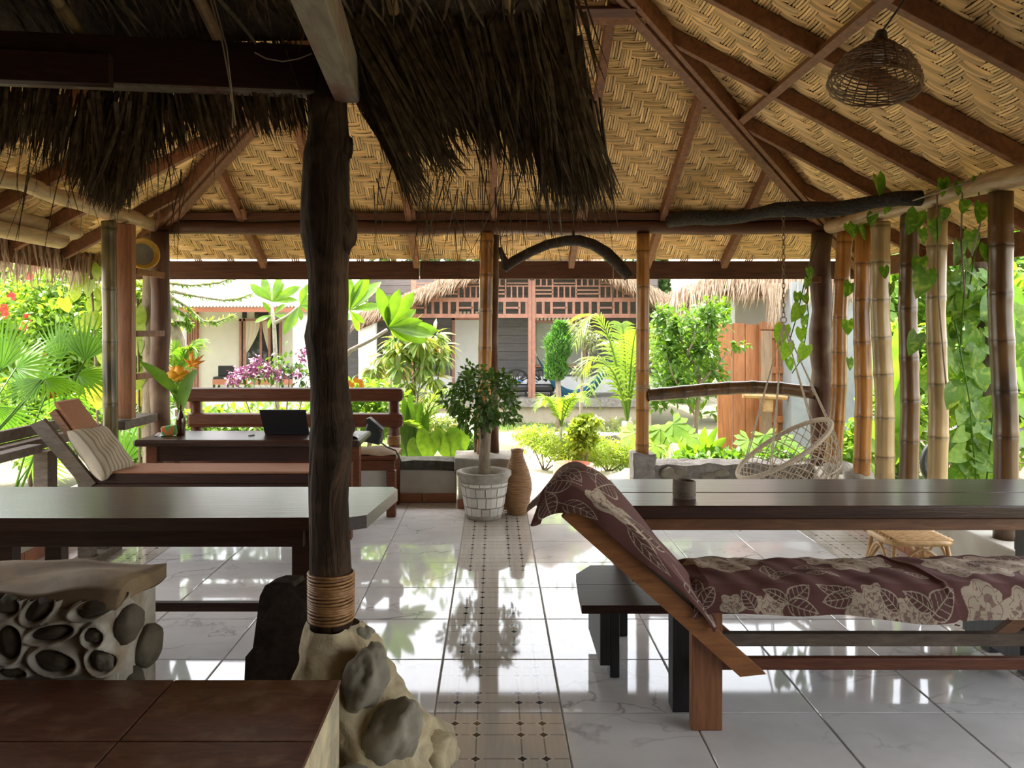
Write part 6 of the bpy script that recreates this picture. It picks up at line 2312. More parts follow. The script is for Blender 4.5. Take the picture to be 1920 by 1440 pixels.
# coconut palm near the right bamboo post
cn = plant('coconut_palm', 'young coconut palm with arching fronds behind the bamboo post', 'palm', (PX(1176, 10.4), 10.4, gz(0, 10.4)))
cb = P(1176, 790, 10.4)
MB().tube([(PX(1176, 10.4), 10.4, gz(0, 10.4)), cb], [.10, .07], 10).build('trunk', 'bark_pale', cn, smooth=True)
for (x, y, sag, dy, n, L) in ((1075, 655, .85, -.2, 30, .5), (1090, 705, .5, .3, 24, .42), (1165, 608, .35, .1, 28, .40), (1195, 620, .3, -.3, 26, .36), (1245, 700, .7, .2, 28, .45), (1240, 650, .7, .2, 28, .42), (1150, 640, .3, .6, 26, .4), (1105, 745, .55, -.5, 18, .32)):
    frond(cn, cb, P(x, y, 10.4 + dy), sag, n, L, .028, 'leaf_palm', .45, r=.016)
# palm-like clump behind the bench end and between bench and pot
gp = plant('ginger_palm', 'feathery palm clump beside the mosaic pot', 'palm', (PX(775, 7.9), 7.9, gz(0, 7.9)))
gb = P(778, 850, 7.9)
for (x, y, sag, dy) in ((745, 775, .1, 0), (770, 760, .1, .1), (800, 748, .12, 0), (850, 752, .30, -.1), (875, 768, .35, .1), (830, 765, .2, .3), (760, 790, .05, -.2)):
    frond(gp, gb, P(x, y, 7.9 + dy), sag, 20, .22, .03, 'leaf_palm', .2)
for (x0_, y0_, x1_, y1_) in ((770, 870, 757, 740), (774, 870, 768, 735), (780, 870, 790, 752), (784, 870, 802, 770), (766, 870, 742, 775)):
    big_leaf([P(x0_, y0_, 7.8), P((x0_ + x1_) / 2, (y0_ + y1_) / 2, 7.75), P(x1_, y1_, 7.8)], .11, 'leaf', 'leaf_mid', gp)
lf = plant('feather_palm', 'pale feathery palm frond beside the white house column', 'palm', (PX(328, 9.8), 9.8, gz(0, 9.8)))
for (x, y, sag, dy) in ((372, 668, .35, 0), (378, 640, .25, .2), (330, 640, .1, 0), (352, 655, .2, -.1)):
    frond(lf, P(325, 760, 9.8), P(x, y, 9.8 + dy), sag, 26, .36, .025, 'leaf_bright', .4)
# araucaria branches
an_ = plant('norfolk_pine', 'Norfolk pine with long drooping ropey branches', 'tree', (PX(318, 10), 10.2, gz(0, 10)))
MB().tube([(PX(345, 10.2), 10.2, gz(0, 10)), P(335, 640, 10.2), P(318, 590, 10.2), P(300, 470, 10.2)], [.09, .08, .075, .05], 10).build('trunk', 'bark', an_, smooth=True)
for pts_ in ([(318, 545), (370, 556), (420, 563), (448, 560), (474, 550)], [(318, 555), (350, 575), (380, 602), (405, 604), (436, 592)], [(310, 530), (360, 535), (410, 530), (440, 520)], [(318, 600), (345, 605), (355, 608)], [(318, 570), (348, 590), (356, 615)], [(300, 545), (280, 560), (270, 590)]):
    ps_ = [P(x, y, 10.1 + .05 * i) for i, (x, y) in enumerate(pts_)]
    MB().tube(ps_, [.022] + [.014] * (len(ps_) - 2) + [.006], 6).build('branch', 'bark', an_, smooth=True)
    pos, dr = [], []
    for _ in range(420):
        q = U_(0, len(ps_) - 1.001)
        k = int(q)
        p = ps_[k].lerp(ps_[k + 1], q - k)
        d = (ps_[k + 1] - ps_[k]).normalized()
        rv = Vector((random.gauss(0, 1), random.gauss(0, 1), random.gauss(0, 1)))
        pos.append(tuple(p))
        dr.append(tuple(d * .9 + rv * .5 - Vector((0, 0, .35))))
    V, Fc = scatter(LF_NEEDLE, frames(pos, dr, None, rng.uniform(.05, .11, 420)))
    mesh_obj('needles', V, Fc, 'leaf_bright', an_, kind='stuff')

# ---- plumerias
PL = leaf_tpl(1, .30, 7, .25, .12, 'obov')
plm = raw_mesh('leaf', PL[0], PL[1], 'leaf_plumeria', smooth=True)


def whorl(parent, c, Y, leaves, k=1.0):
    c = P(c[0], c[1], Y)
    for (x, y) in leaves:
        e = P(x, y, Y + U_(-.12, .12))
        d = e - c
        put_leaf(plm, parent, c, d, Vector((U_(-.35, .35), -1, .35 + U_(-.2, .3))), d.length * k)


p1_ = plant('frangipani_tree', 'young frangipani with pale speckled stem behind the bench', 'tree', (PX(520, 8.8), 8.8, gz(0, 8.8)))
MB().tube([(PX(520, 8.8), 8.8, gz(0, 8.8)), P(520, 740, 8.8), P(514, 610, 8.8), P(508, 568, 8.8)], [.04, .026, .022, .020], 9).build('trunk', 'bark_pale', p1_, smooth=True)
MB().tube([P(515, 606, 8.8), P(540, 592, 8.8), P(560, 575, 8.75)], [.02, .016, .013], 8).build('branch', 'bark_pale', p1_, smooth=True)
whorl(p1_, (510, 566), 8.8, [(466, 532), (478, 535), (490, 518), (525, 513), (532, 528), (562, 535), (558, 560), (500, 575)])
whorl(p1_, (512, 590), 8.8, [(477, 602), (492, 566), (535, 568), (500, 640 - 24), (555, 600)])
whorl(p1_, (562, 573), 8.75, [(568, 540), (578, 530), (592, 545), (600, 560), (590, 585), (612, 580), (565, 600), (545, 615), (530, 645 - 20)])
p2_ = plant('frangipani_tree', 'frangipani with large glowing leaves on an outstretched branch', 'tree', (PX(610, 8.2), 8.2, gz(0, 8.2)))
MB().tube([(PX(610, 8.2), 8.2, gz(0, 8.2)), P(612, 760, 8.2), P(630, 690, 8.2)], [.05, .04, .034], 9).build('trunk', 'bark_pale', p2_, smooth=True)
MB().tube([P(630, 690, 8.2), P(657, 657, 8.2), P(700, 635, 8.2), P(726, 618, 8.2)], [.03, .024, .02, .017], 8).build('branch', 'bark_pale', p2_, smooth=True)
MB().tube([P(630, 690, 8.2), P(645, 610, 8.25), P(655, 585, 8.3)], [.03, .022, .017], 8).build('branch', 'bark_pale', p2_, smooth=True)
whorl(p2_, (728, 614), 8.2, [(711, 539), (730, 550), (746, 543), (776, 548), (780, 578), (790, 600), (822, 618), (812, 624), (800, 640), (726, 575), (768, 640)])
whorl(p2_, (656, 582), 8.3, [(655, 520), (675, 520), (712, 524), (700, 540), (716, 570), (684, 606), (676, 622), (650, 600), (640, 545), (690, 520)])

# ---- bougainvillea
bv = shrub('bougainvillea', 'bougainvillea with pink flower clusters above the bench', (PX(540, 7.9), 7.9, gz(0, 7.9)), [Bl(545, 680, 7.9, 36, 34), Bl(500, 700, 7.9, 50, 26), Bl(450, 722, 7.9, 40, 18), Bl(575, 715, 7.9, 30, 30)], 260, (.05, .085), LF_OVAL, 'leaf_dark', r0=.012)
multi(bv, [Bl(455, 700, 7.8, 26, 14), Bl(440, 712, 7.8, 18, 13), Bl(503, 695, 7.8, 16, 12), Bl(568, 668, 7.8, 12, 14), Bl(482, 676, 7.8, 10, 8), Bl(525, 705, 7.8, 14, 9), Bl(558, 700, 7.8, 12, 8), Bl(478, 690, 7.8, 14, 12)], 620, (.025, .045), LF_ROUND, 'petal_pink', name='flowers')
shrub('lantana_bush', 'low bush with orange red blossoms behind the bench back', (PX(680, 8.6), 8.6, gz(0, 8.6)), [Bl(690, 740, 8.6, 70, 34), Bl(640, 760, 8.6, 80, 40), Bl(720, 770, 8.4, 60, 50)], 2400, (.05, .09), LF_OVAL, 'leaf_bright',
      flowers=[P(x, y, 8.25) for x, y in ((655, 718), (660, 722), (676, 716), (678, 724), (668, 713))], fmat='petal_orange', fsize=.035)
shrub('clipped_hedge', 'low green hedge seen through the gaps of the bench back', (PX(480, 8.9), 8.9, gz(0, 8.9)), [Bl(400, 800, 8.9, 70, 44), Bl(480, 800, 9.0, 70, 44), Bl(560, 800, 8.9, 70, 44), Bl(620, 800, 9.0, 50, 44)], 3000, (.06, .12), LF_OVAL, 'leaf_bright')
# mango-like shrub
mg = plant('mango_shrub', 'shrub with pale drooping leaves and reddish new growth', 'shrub', (PX(770, 9.4), 9.4, gz(0, 9.4)))
cl_ = [(702, 690), (720, 670), (745, 660), (770, 650), (790, 640), (815, 632), (830, 650), (826, 672), (750, 690), (790, 690), (812, 710), (730, 720), (765, 720), (700, 720), (805, 740), (690, 745), (780, 655), (740, 640), (775, 620), (800, 665)]
pos, dr, sz = [], [], []
for (x, y) in cl_:
    c = P(x, y, 9.4 + U_(-.3, .3))
    for _ in range(48):
        v = Vector((random.gauss(0, 1), random.gauss(0, 1), random.gauss(0, .8)))
        v.normalize()
        pos.append(tuple(c + v * .05))
        dr.append(tuple(v + Vector((0, 0, -.45))))
        sz.append(U_(.12, .22))
V, Fc = scatter(LF_NARROW, frames(pos, dr, None, sz))
mesh_obj('foliage', V, Fc, 'leaf_mango', mg, kind='stuff', smooth=True)
stems(mg, (PX(770, 9.4), 9.4, gz(0, 9.4)), [P(x, y, 9.4) for x, y in cl_[::3]], .02, .006)
# thin cypress behind it and the one by the terrace
def cypress(lb, px, y0_, y1_, Y, rx, seed, two=False, tb=None):
    t = plant('cypress_tree', lb, 'tree', (PX(px, Y), Y, gz(0, Y)))
    k = Y / F
    n = 5200
    u = rng.uniform(0, 1, n)
    a = rng.uniform(0, 2 * np.pi, n)
    wob = 1 + .18 * np.sin(u * 11 + seed) + .15 * np.sin(a * 3 + u * 17)
    r = rx * k * (np.sin(np.pi * np.clip(u * .9 + .07, 0, 1)) ** .45) * wob * rng.uniform(.45, 1, n)
    pos = np.stack([PX(px, Y) + (u - .5) * .10 + r * np.cos(a), Y + r * np.sin(a), PZ(y1_, Y) + u * (y1_ - y0_) * k], axis=1)
    d = np.stack([np.cos(a) * .6, np.sin(a) * .6, np.ones(n)], axis=1) + rng.normal(0, .35, (n, 3))
    V, Fc = scatter(leaf_tpl(1, .30, 2, .1, .1), frames(pos, d, None, rng.uniform(.05, .10, n)))
    mesh_obj('foliage', V, Fc, 'leaf_cypress', t, kind='stuff')
    b = Vector((PX(px, Y), Y, gz(0, Y)))
    fk = P(px, y1_ - 2, Y)
    MB().tube([b, b.lerp(fk, .5) + Vector((.02, 0, 0)), fk], [.06, .05, .045], 9).build('trunk', 'bark', t, smooth=True)
    for dx in (-8, 9):
        MB().tube([fk, P(px + dx, y1_ - 26, Y), P(px + dx * .6, y0_ + 40, Y)], [.035, .025, .01], 7).build('branch', 'bark', t, smooth=True)
    return t


cypress('clipped green cypress on a forked trunk before the hammock', 1046, 606, 714, 13.6, 23, 1)
cypress('slim cypress standing behind the pale drooping shrub', 745, 612, 712, 14.5, 18, 2)
shrub('slender_tree', 'slender tree with thin grey leaves beside the clipped cypress', (PX(1090, 14.2), 14.2, gz(0, 14.2)), [Bl(1085, 625, 14.2, 28, 22), Bl(1105, 640, 14.2, 26, 22), Bl(1090, 695, 14.2, 22, 14), Bl(1065, 612, 14.2, 18, 12), Bl(1120, 635, 14.2, 14, 10)], 900, (.06, .12), LF_NARROW, 'leaf_grey', tips=[P(1096, 700, 14.2), P(1092, 640, 14.2), P(1110, 640, 14.2)], r0=.03, bark='bark_pale')
# feathery hedge and small bush by the path
shrub('feathery_hedge', 'yellow green feathery hedge left of the areca palm', (PX(1020, 9.4), 9.4, gz(0, 9.4)), [Bl(1010, 825, 9.4, 42, 30), Bl(1045, 840, 9.2, 44, 30), Bl(985, 815, 9.6, 26, 16), Bl(1070, 852, 9.0, 36, 22)], 5200, (.03, .065), LF_NARROW, 'leaf_lime', r0=.012, jit=.8)
shrub('feathery_hedge', 'yellow green feathery hedge right of the areca palm', (PX(1140, 9.3), 9.3, gz(0, 9.3)), [Bl(1130, 845, 9.3, 44, 28), Bl(1170, 850, 9.4, 40, 26), Bl(1105, 855, 9.1, 30, 22), Bl(1210, 850, 9.6, 36, 26)], 5200, (.03, .065), LF_NARROW, 'leaf_lime', r0=.012, jit=.8)
shrub('round_leaf_bush', 'upright bush of small pale round leaves in the terracotta ring', (PX(1093, 8.9), 8.9, gz(0, 8.9)), [Bl(1090, 800, 8.9, 24, 16), Bl(1100, 790, 8.9, 20, 12), Bl(1080, 815, 8.9, 20, 14), Bl(1105, 822, 8.9, 22, 14), Bl(1118, 792, 8.9, 8, 6), Bl(1090, 835, 8.9, 24, 14)], 1600, (.035, .06), LF_ROUND, 'leaf_lime', r0=.010)
tc_ = MB().lathe([(.21, 0), (.22, .02), (.22, .20), (.19, .20), (.18, .08), (0, .08)], (PX(1075, 8.6), 8.6, gz(0, 8.6)), 26, cap=False)
tc_.build('planter_ring', 'terracotta', smooth=True, label='chipped terracotta planter ring beside the path', cat='planter')
# taro leaves and low bush behind the low wall
ta = plant('taro_plant', 'taro with big heart leaves behind the low wall', 'plant', (PX(825, 7.6), 7.6, gz(0, 7.6)))
TARO = leaf_tpl(1, .95, 7, .12, .18, 'heart')
tme = raw_mesh('leaf', TARO[0], TARO[1], 'leaf_bright', smooth=True)
for (x, y, L, dx) in ((806, 812, .27, -.1), (838, 810, .29, .12), (858, 806, .24, .3), (784, 830, .2, -.4), (848, 835, .22, .2)):
    p = P(x, y, 7.6 + U_(-.1, .1))
    put_leaf(tme, ta, p, (dx, -.35, -1), (dx * .3, -1, .45), L)
    MB().tube([Vector((PX(825, 7.6), 7.6, gz(0, 7.6))), p], .007, 5).build('leaf_stalk', 'leaf_mid', ta)
shrub('dark_bush', 'dark glossy low bush behind the cement pedestal', (PX(880, 7.9), 7.9, gz(0, 7.9)), [Bl(875, 835, 7.9, 30, 22), Bl(890, 855, 7.8, 26, 18)], 500, (.06, .11), LF_NARROW, 'leaf_mid', r0=.01)
shrub('red_cordyline', 'small bush with reddish leaves low beside the taro', (PX(792, 8.2), 8.2, gz(0, 8.2)), [Bl(820, 795, 8.6, 26, 16), Bl(845, 790, 8.8, 20, 14)], 420, (.05, .10), LF_NARROW, 'leaf_mango', r0=.01)
# right tree with small leaves
rt_ = plant('small_leaf_tree', 'tree with small dark leaves and bent trunk before the plank gate', 'tree', (PX(1302, 9.3), 9.3, gz(0, 9.3)))
tb_ = [(PX(1302, 9.3), 9.3, gz(0, 9.3)), P(1304, 800, 9.3), P(1312, 720, 9.3), P(1308, 690, 9.3), P(1288, 665, 9.3), P(1278, 640, 9.3), P(1268, 610, 9.3)]
rtk = MB().tube(tb_, [.035, .03, .028, .024, .02, .015, .010], 8).build('trunk', 'bark', rt_, smooth=True)
for pts_ in ([(1308, 690), (1325, 650), (1328, 610)], [(1304, 780), (1280, 740), (1260, 700), (1250, 660)], [(1312, 720), (1340, 690), (1365, 660), (1385, 650)], [(1288, 665), (1300, 640), (1305, 605)]):
    MB().tube([P(x, y, 9.3 + U_(-.2, .2)) for x, y in pts_], [.016, .012, .008, .005][:len(pts_)], 6).build('branch', 'bark', rtk, smooth=True)
multi(rt_, [Bl(1270, 610, 9.3, 52, 40), Bl(1330, 600, 9.3, 44, 34), Bl(1250, 660, 9.3, 42, 50), Bl(1310, 650, 9.3, 52, 44), Bl(1270, 720, 9.3, 55, 44), Bl(1340, 700, 9.2, 26, 26), Bl(1385, 648, 9.0, 18, 13), Bl(1330, 575, 9.3, 30, 16), Bl(1235, 590, 9.3, 26, 24), Bl(1230, 740, 9.4, 26, 36)], 2500, (.05, .10), LF_SMALL, 'leaf_mid', shell=.05)
# papaya and leafy plants behind the stone wall
def palmate(parent, c, d, n, L, mat):
    c, d = Vector(c), Vector(d).normalized()
    n = Vector(n)
    x = d.cross(n).normalized()
    m = MB()
    for i in range(7):
        a = -1.9 + 3.8 * i / 6
        v = (d * math.cos(a) + x * math.sin(a)).normalized()
        s = v.cross(n).normalized()
        l = L * (1 - .25 * abs(a) / 1.9)
        m.add([c, c + v * l * .45 - s * l * .15, c + v * l * .7 - s * l * .22, c + v * l, c + v * l * .7 + s * l * .22, c + v * l * .45 + s * l * .15], [(0, 1, 2, 3), (0, 3, 4, 5)])
    return m.build('leaf', mat, parent)


pa = plant('papaya_plant', 'papaya seedling with lobed leaves behind the stone wall', 'plant', (PX(1235, 7.7), 7.7, gz(0, 7.7)))
for (x, y, L, dx) in ((1190, 812, .20, -.6), (1238, 805, .24, .1), (1262, 795, .22, .5), (1215, 800, .2, -.2), (1285, 815, .18, .7), (1228, 835, .16, -.3)):
    p = P(x, y, 7.7 + U_(-.15, .15))
    palmate(pa, p, (dx, -.3, -.45), (0, -.7, .8), L, 'leaf_bright')
    MB().tube([Vector((PX(1235, 7.7), 7.7, gz(0, 7.7))), P(1240, 840, 7.7), p], .006, 5).build('leaf_stalk', 'leaf_mid', pa)
pa2 = plant('papaya_plant', 'papaya seedling with lobed leaves under the bamboo rail by the swing', 'plant', (PX(1440, 8.2), 8.2, gz(0, 8.2)))
for (x, y, L, dx) in ((1405, 825, .2, -.5), (1435, 815, .2, .1), (1465, 825, .2, .5), (1420, 850, .18, -.2), (1480, 850, .18, .4)):
    p = P(x, y, 8.2 + U_(-.15, .15))
    palmate(pa2, p, (dx, -.3, -.45), (0, -.7, .8), L, 'leaf_bright')
    MB().tube([Vector((PX(1440, 8.2), 8.2, gz(0, 8.2))), p], .006, 5).build('leaf_stalk', 'leaf_mid', pa2)
lp_ = plant('broad_leaf_plant', 'broad leaved plant before the plank gate', 'plant', (PX(1320, 8.3), 8.3, gz(0, 8.3)))
for (x0_, y0_, x1_, y1_, w) in ((1300, 870, 1270, 815, .14), (1305, 870, 1292, 820, .13), (1315, 870, 1322, 800, .09), (1320, 870, 1345, 800, .08), (1325, 870, 1362, 820, .10), (1315, 872, 1340, 845, .13), (1330, 872, 1355, 840, .12), (1290, 875, 1262, 850, .12)):
    big_leaf([P(x0_, y0_, 8.3), P((x0_ + x1_) / 2 - 2, (y0_ + y1_) / 2 - 8, 8.2), P(x1_, y1_, 8.15)], w, 'leaf', 'leaf_bright', lp_)
shrub('low_groundcover', 'low green bushes along the outer side of the stone wall', (PX(1380, 8.0), 8.0, gz(0, 8)), [Bl(1380, 860, 8.0, 40, 14), Bl(1300, 862, 8.0, 40, 12), Bl(1470, 858, 8.0, 50, 16)], 1300, (.05, .10), LF_OVAL, 'leaf_mid', r0=.008)
# rocks
for i, (x, y, Y, rx, rz2, lb) in enumerate(((1172, 885, 7.55, .17, .19, 'sunlit tan boulder against the bamboo post foot'), (925, 800, 11.5, .42, .2, 'rounded boulder by the path behind the potted tree'), (830, 790, 14.5, .5, .25, 'pale boulder below the stone terrace'), (1500, 880, 7.6, .14, .1, 'grey rock behind the swing chair'))):
    MB().blob((PX(x, Y), Y, gz(0, Y) + rz2 * .45), (rx, rx * .8, rz2), 3, .25, 1.6, i + 40).build('boulder', 'rock_tan', smooth=True, label=lb, cat='rock')
kerb = rough_cap((PX(820, 12.5), 12.4, gz(0, 12.5) - .05), (PX(1215, 12.5), 12.75, gz(0, 12.5) + .16), 18, 4, .05, 15)
kerb.build('stone_kerb', 'terrace_stone', smooth=True, label='low stone kerb between lawn and terrace', cat='kerb')
ag = plant('agave_clump', 'grey green spiky agave clump below the terrace', 'plant', (PX(1160, 14.5), 14.5, gz(0, 14.5)))
for i in range(26):
    a, e = U_(0, 6.28), U_(.2, 1.2)
    b_ = Vector((PX(U_(1120, 1180), 14.5), 14.5 + U_(-.2, .2), gz(0, 14.5)))
    big_leaf([b_, b_ + Vector((math.cos(a) * .16, math.sin(a) * .16, .22 * e)), b_ + Vector((math.cos(a) * .36, math.sin(a) * .36, .30 * e))], .06, 'leaf', 'leaf_grey', ag, nseg=3)

# lawn
n = 16000
gx = rng.uniform(-2.5, 5.5, n)
gy = 8.6 + 8.0 * rng.uniform(0, 1, n) ** 1.3
keep = ~((gx > 2.6) & (gy > 9.7)) & (np.abs(gx - np.interp(gy, [p[1] for p in pts], [p[0] + p[2] / 2 for p in pts])) > np.interp(gy, [p[1] for p in pts], [p[2] / 2 for p in pts]))
gx, gy = gx[keep], gy[keep]
pos = np.stack([gx, gy, np.array([gz(0, y) for y in gy])], axis=1)
V, Fc = scatter(leaf_tpl(1, .16, 2, .1, .3), frames(pos, rng.normal(0, .4, pos.shape) + np.array([0, 0, 1]), None, rng.uniform(.05, .13, len(pos))))
mesh_obj('lawn_grass', V, Fc, 'grass', kind='stuff', label='short sunlit lawn grass in the garden', cat='grass')

# ---- right side: pothos tree, vines on the plate log
pt_ = plant('pothos_tree', 'dark tree trunk wrapped in large variegated pothos leaves', 'tree', (PX(1835, 6.2), 6.2, -.1))
MB().tube([(PX(1850, 6.2), 6.2, -.15), P(1842, 800, 6.2), P(1850, 650, 6.2), P(1842, 430, 6.2), P(1845, 350, 6.2)], [.16, .13, .11, .10, .09], 12, wob=.08).build('trunk', 'bark_dark', pt_, smooth=True)
POT = leaf_tpl(1, .82, 6, .18, .22, 'heart')
pom = raw_mesh('leaf', POT[0], POT[1], 'leaf_pothos', smooth=True)
pom2 = raw_mesh('leaf', POT[0], POT[1], 'leaf_bright', smooth=True)
rp = random.Random(21)
for i in range(190):
    y = rp.uniform(490, 900)
    hw = 78 if y < 760 else 46
    x = 1815 + rp.gauss(0, .5) * hw + (10 if y > 760 else 0)
    p = P(x, y, 6.1 - rp.uniform(-.10, .32))
    put_leaf(pom if rp.random() < .7 else pom2, pt_, p, (rp.uniform(-.8, .8), rp.uniform(-.5, .1), -1 + rp.uniform(0, .9)), (rp.uniform(-.6, .6), -1, rp.uniform(.0, .9)), rp.uniform(.10, .20))
for (a, b) in (((1808, 330), (1800, 660)), ((1830, 360), (1815, 560)), ((1790, 600), (1830, 900)), ((1860, 640), (1850, 900)), ((1745, 480), (1763, 760))):
    MB().tube([P(a[0], a[1], 5.7), P((a[0] + b[0]) / 2 + 8, (a[1] + b[1]) / 2, 5.75), P(b[0], b[1], 5.8)], .006, 5).build('vine_stem', 'leaf_mid', pt_, smooth=True)
vn = plant('pothos_vine', 'variegated pothos vine trailing along the pale plate log', 'vine', (2.87, 5.2, 2.43))
for (x, y, Y, s) in ((1645, 344, 5.3, 34), (1590, 428, 6.2, 20), (1600, 432, 6.1, 18), (1617, 432, 6.1, 24), (1637, 408, 5.7, 20), (1665, 388, 5.4, 18), (1720, 412, 5.0, 36), (1747, 428, 4.95, 34), (1728, 440, 5.0, 24), (1768, 346, 4.9, 24), (1773, 400, 4.9, 20), (1800, 350, 4.75, 20), (1833, 340, 4.6, 22), (1820, 448, 4.75, 32), (1798, 468, 4.8, 36), (1812, 495, 4.8, 24), (1842, 395, 4.55, 30), (1735, 525, 5.0, 44), (1726, 495, 5.02, 28), (1657, 508, 5.6, 18), (1670, 540, 5.5, 20), (1595, 540, 6.25, 22), (1590, 610, 6.3, 22), (1592, 680, 6.3, 18), (1720, 640, 5.1, 34), (1790, 740, 4.95, 36), (1850, 470, 4.5, 26), (1810, 385, 4.7, 20), (1763, 355, 4.9, 18)):
    put_leaf(pom, vn, P(x, y - s * .4, Y), (rp.uniform(-.4, .4), rp.uniform(-.3, .1), -1), (rp.uniform(-.5, .5), -1, .35), s * Y / F * 1.25)
for pl_ in ([(1600, 418, 6.0), (1640, 400, 5.6), (1700, 380, 5.2), (1760, 360, 4.9), (1830, 335, 4.6)], [(1757, 365, 4.95), (1758, 430, 4.95), (1760, 560, 5.0), (1770, 680, 5.0), (1778, 760, 4.95)], [(1805, 345, 4.75), (1802, 450, 4.78), (1810, 560, 4.8)], [(1835, 350, 4.6), (1838, 420, 4.6), (1822, 480, 4.7)]):
    MB().tube([P(*q) for q in pl_], .0055, 5).build('stem', 'bark', vn, smooth=True)
vc_ = plant('pothos_vine', 'pothos vine with bright leaves hanging beside the corner post', 'vine', tuple(P(1510, 530, 6.7)))
for (x, y, s) in ((1516, 512, 20), (1514, 530, 18), (1495, 556, 18), (1508, 560, 16), (1500, 585, 30), (1468, 625, 32), (1502, 625, 22), (1476, 655, 30), (1511, 660, 30), (1478, 682, 20), (1508, 600, 20)):
    put_leaf(pom2 if s > 20 else pom, vc_, P(x, y - s * .4, 6.7), (rp.uniform(-.5, .5), -.1, -1), (rp.uniform(-.4, .4), -1, .3), s * 6.7 / F * 1.15)
MB().tube([P(1534, 448, 6.80), P(1522, 480, 6.74), P(1512, 560, 6.72), P(1516, 590, 6.72), P(1505, 670, 6.72), P(1485, 700, 6.72)], .005, 5).build('stem', 'leaf_mid', vc_, smooth=True)
MB().tube([P(1515, 500, 6.72), P(1495, 590, 6.72), P(1480, 640, 6.72)], .005, 5).build('stem', 'leaf_mid', vc_, smooth=True)

# greenery beyond the bamboo poles
shrub('garden_bush', 'light green bush seen between the bamboo poles', (PX(1680, 9), 9, gz(0, 9)), [Bl(1680, 800, 9, 60, 90), Bl(1600, 840, 8.6, 50, 50), Bl(1740, 700, 9.4, 60, 90), Bl(1690, 660, 9.6, 40, 60)], 3000, (.08, .16), LF_OVAL, 'leaf_bright')
shrub('garden_bush', 'tall light green bush right of the pothos tree', (PX(1930, 8.4), 8.4, gz(0, 8.4)), [Bl(1930, 640, 8.4, 80, 110), Bl(1960, 760, 8.2, 90, 90), Bl(1900, 560, 8.8, 60, 50)], 2600, (.10, .2), LF_OVAL, 'leaf_bright')
bl_ = plant('banana_plant', 'broad leaved plant among the poles with large bright leaves', 'plant', (PX(1670, 7.6), 7.6, gz(0, 7.6)))
for (x0_, y0_, x1_, y1_, w) in ((1670, 860, 1690, 590, .22), (1668, 860, 1640, 640, .18), (1672, 870, 1720, 660, .2), (1665, 870, 1600, 790, .18), (1675, 870, 1730, 800, .2), (1668, 880, 1690, 820, .16), (1660, 880, 1620, 840, .14)):
    big_leaf([P(x0_, y0_, 7.6), P((x0_ + x1_) / 2, (y0_ + y1_) / 2 - 25, 7.5), P(x1_, y1_, 7.45)], w, 'leaf', 'leaf_bright', bl_)
bl2 = plant('banana_plant', 'broad leaved plant beyond the dark outer bamboo pole', 'plant', (PX(1960, 6.6), 6.6, -.1))
for (x0_, y0_, x1_, y1_, w) in ((1950, 800, 1890, 520, .26), (1955, 800, 1905, 600, .24), (1960, 800, 1900, 690, .22), (1960, 820, 1895, 760, .2), (1965, 800, 1960, 540, .24), (1940, 860, 1905, 830, .16)):
    big_leaf([P(x0_, y0_, 6.6), P((x0_ + x1_) / 2, (y0_ + y1_) / 2 - 20, 6.5), P(x1_, y1_, 6.4)], w, 'leaf', 'leaf_mid', bl2)
MB().tube([(PX(1670, 7.6), 7.6, gz(0, 7.6)), P(1669, 858, 7.6)], [.05, .035], 8).build('stem', 'leaf_mid', bl_, smooth=True)
# parked motorbike glimpsed past the outer pole
mb_ = thing('motorbike', 'parked grey motorbike partly hidden behind the bamboo poles', 'motorbike', (PX(1850, 7.6), 7.6, -.15))
for x in (1778, 1925):
    c = P(x, 868, 7.6)
    for rr2, tr2 in ((.24, .035), (.17, .012)):
        MB().tube([c + Vector((rr2 * math.cos(a), 0, rr2 * math.sin(a))) for a in [2 * math.pi * i / 28 for i in range(29)]], tr2, 8, cap=False).build('tyre' if rr2 > .2 else 'wheel_rim', 'black_plastic' if rr2 > .2 else 'chain', mb_, smooth=True)
    for i in range(8):
        a = math.pi * i / 4
        MB().tube([c, c + Vector((.17 * math.cos(a), 0, .17 * math.sin(a)))], .006, 4).build('spoke', 'chain', mb_)
MB().blob(P(1850, 835, 7.6), (.34, .12, .14), 3, .15, 1.5, 3).build('engine_body', 'motor_grey', mb_, smooth=True)
MB().blob(P(1890, 812, 7.6), (.26, .12, .06), 3, .1, 1.5, 4).build('seat', 'black_plastic', mb_, smooth=True)
MB().tube([P(1778, 868, 7.6), P(1795, 800, 7.6), P(1800, 770, 7.6)], [.025, .025, .02], 8).build('fork', 'motor_grey', mb_)
MB().tube([P(1800, 770, 7.4), P(1798, 765, 7.6), P(1800, 770, 7.85)], .014, 6).build('handlebar', 'black_plastic', mb_)

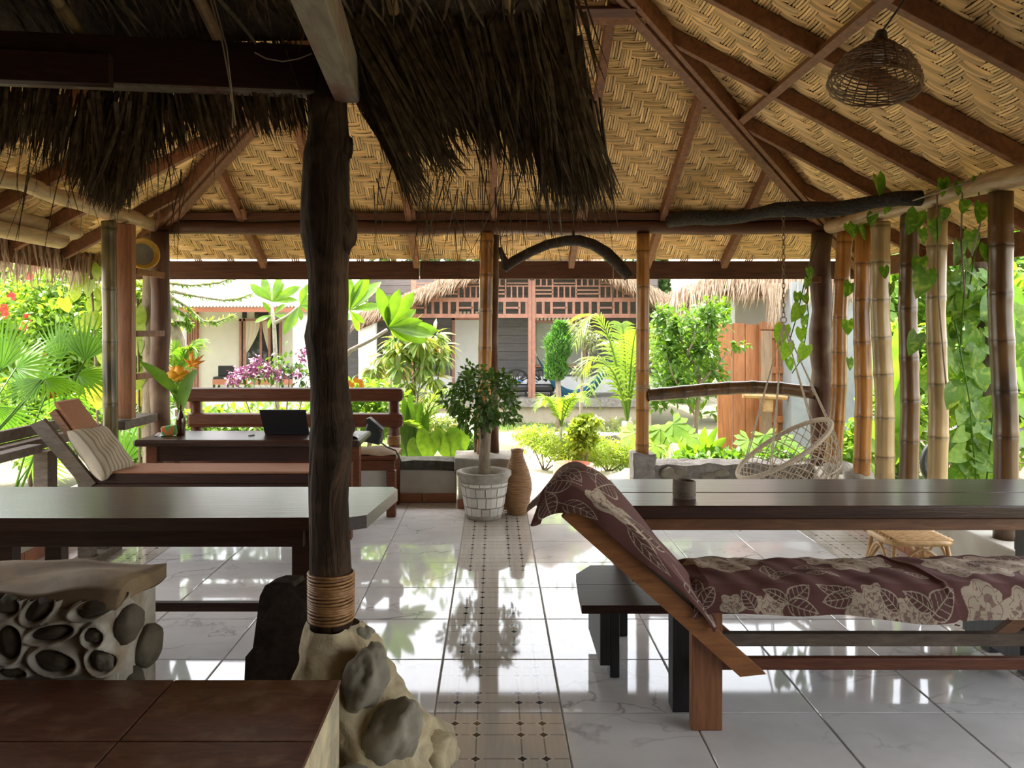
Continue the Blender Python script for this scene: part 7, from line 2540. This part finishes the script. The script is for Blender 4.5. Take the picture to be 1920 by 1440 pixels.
# ---- trees farther off that close the view
def far_tree(lb, px, Y, top, bot, rx, mat, n=2600, sz=(.16, .34), group='trees beyond the houses'):
    t = thing('garden_tree', lb, 'tree', (PX(px, Y), Y, gz(0, Y)), group)
    k = Y / F
    cy_ = (top + bot) / 2
    bl = [((PX(px + dx * rx, Y), Y + dy, PZ(cy_ + dz * (bot - top) / 2, Y)), (rx * .55 * k, 1.0, (bot - top) * .30 * k)) for dx, dy, dz in ((0, 0, 0), (-.5, .3, .2), (.5, -.2, .1), (0, .2, -.5), (-.35, -.3, -.35), (.4, .3, -.4), (0, -.4, .5))]
    multi(t, bl, n, sz, LF_OVAL, mat, shell=.2)
    b = Vector((PX(px, Y), Y, gz(0, Y)))
    MB().tube([b, b.lerp(Vector((PX(px + 6, Y), Y, PZ(cy_, Y))), .6), (PX(px, Y), Y, PZ(cy_, Y))], [.16, .13, .08], 8).build('trunk', 'bark', t, smooth=True)
    return t


far_tree('broad bright tree at the far left behind the hibiscus', -40, 13, 380, 760, 200, 'leaf_bright', 3400, (.12, .26))
far_tree('bright tree between hibiscus and corner log', 150, 14, 420, 760, 150, 'leaf_lime', 3200, (.12, .26))
far_tree('mid green tree left of the white house', 190, 12.6, 440, 740, 90, 'leaf_mid', 1800, (.12, .26))
far_tree('tall dark tree behind the wooden house thatch', 1290, 26, 330, 640, 150, 'leaf_far', 2800, (.25, .5))
far_tree('bushy tree behind the concrete shed', 1370, 18, 480, 800, 110, 'leaf_bright', 2400, (.14, .3))
far_tree('leafy tree behind the far bamboo poles', 1660, 15, 420, 820, 130, 'leaf_bright', 2600, (.14, .3))
far_tree('large tree filling the view past the outer pole', 1860, 14, 380, 860, 160, 'leaf_mid', 3000, (.16, .32))
far_tree('wide tree beyond the right wall', 2080, 12, 360, 880, 190, 'leaf_bright', 2800, (.16, .32))
far_tree('low tree right of the terrace end', 1268, 23, 600, 760, 50, 'leaf_mid', 1200, (.14, .28))
far_tree('dark tree rising over the white house roof', 420, 30, 260, 640, 260, 'leaf_far', 2600, (.3, .6))
far_tree('dark tree rising over the wooden house', 850, 32, 240, 640, 300, 'leaf_far', 2600, (.3, .6))
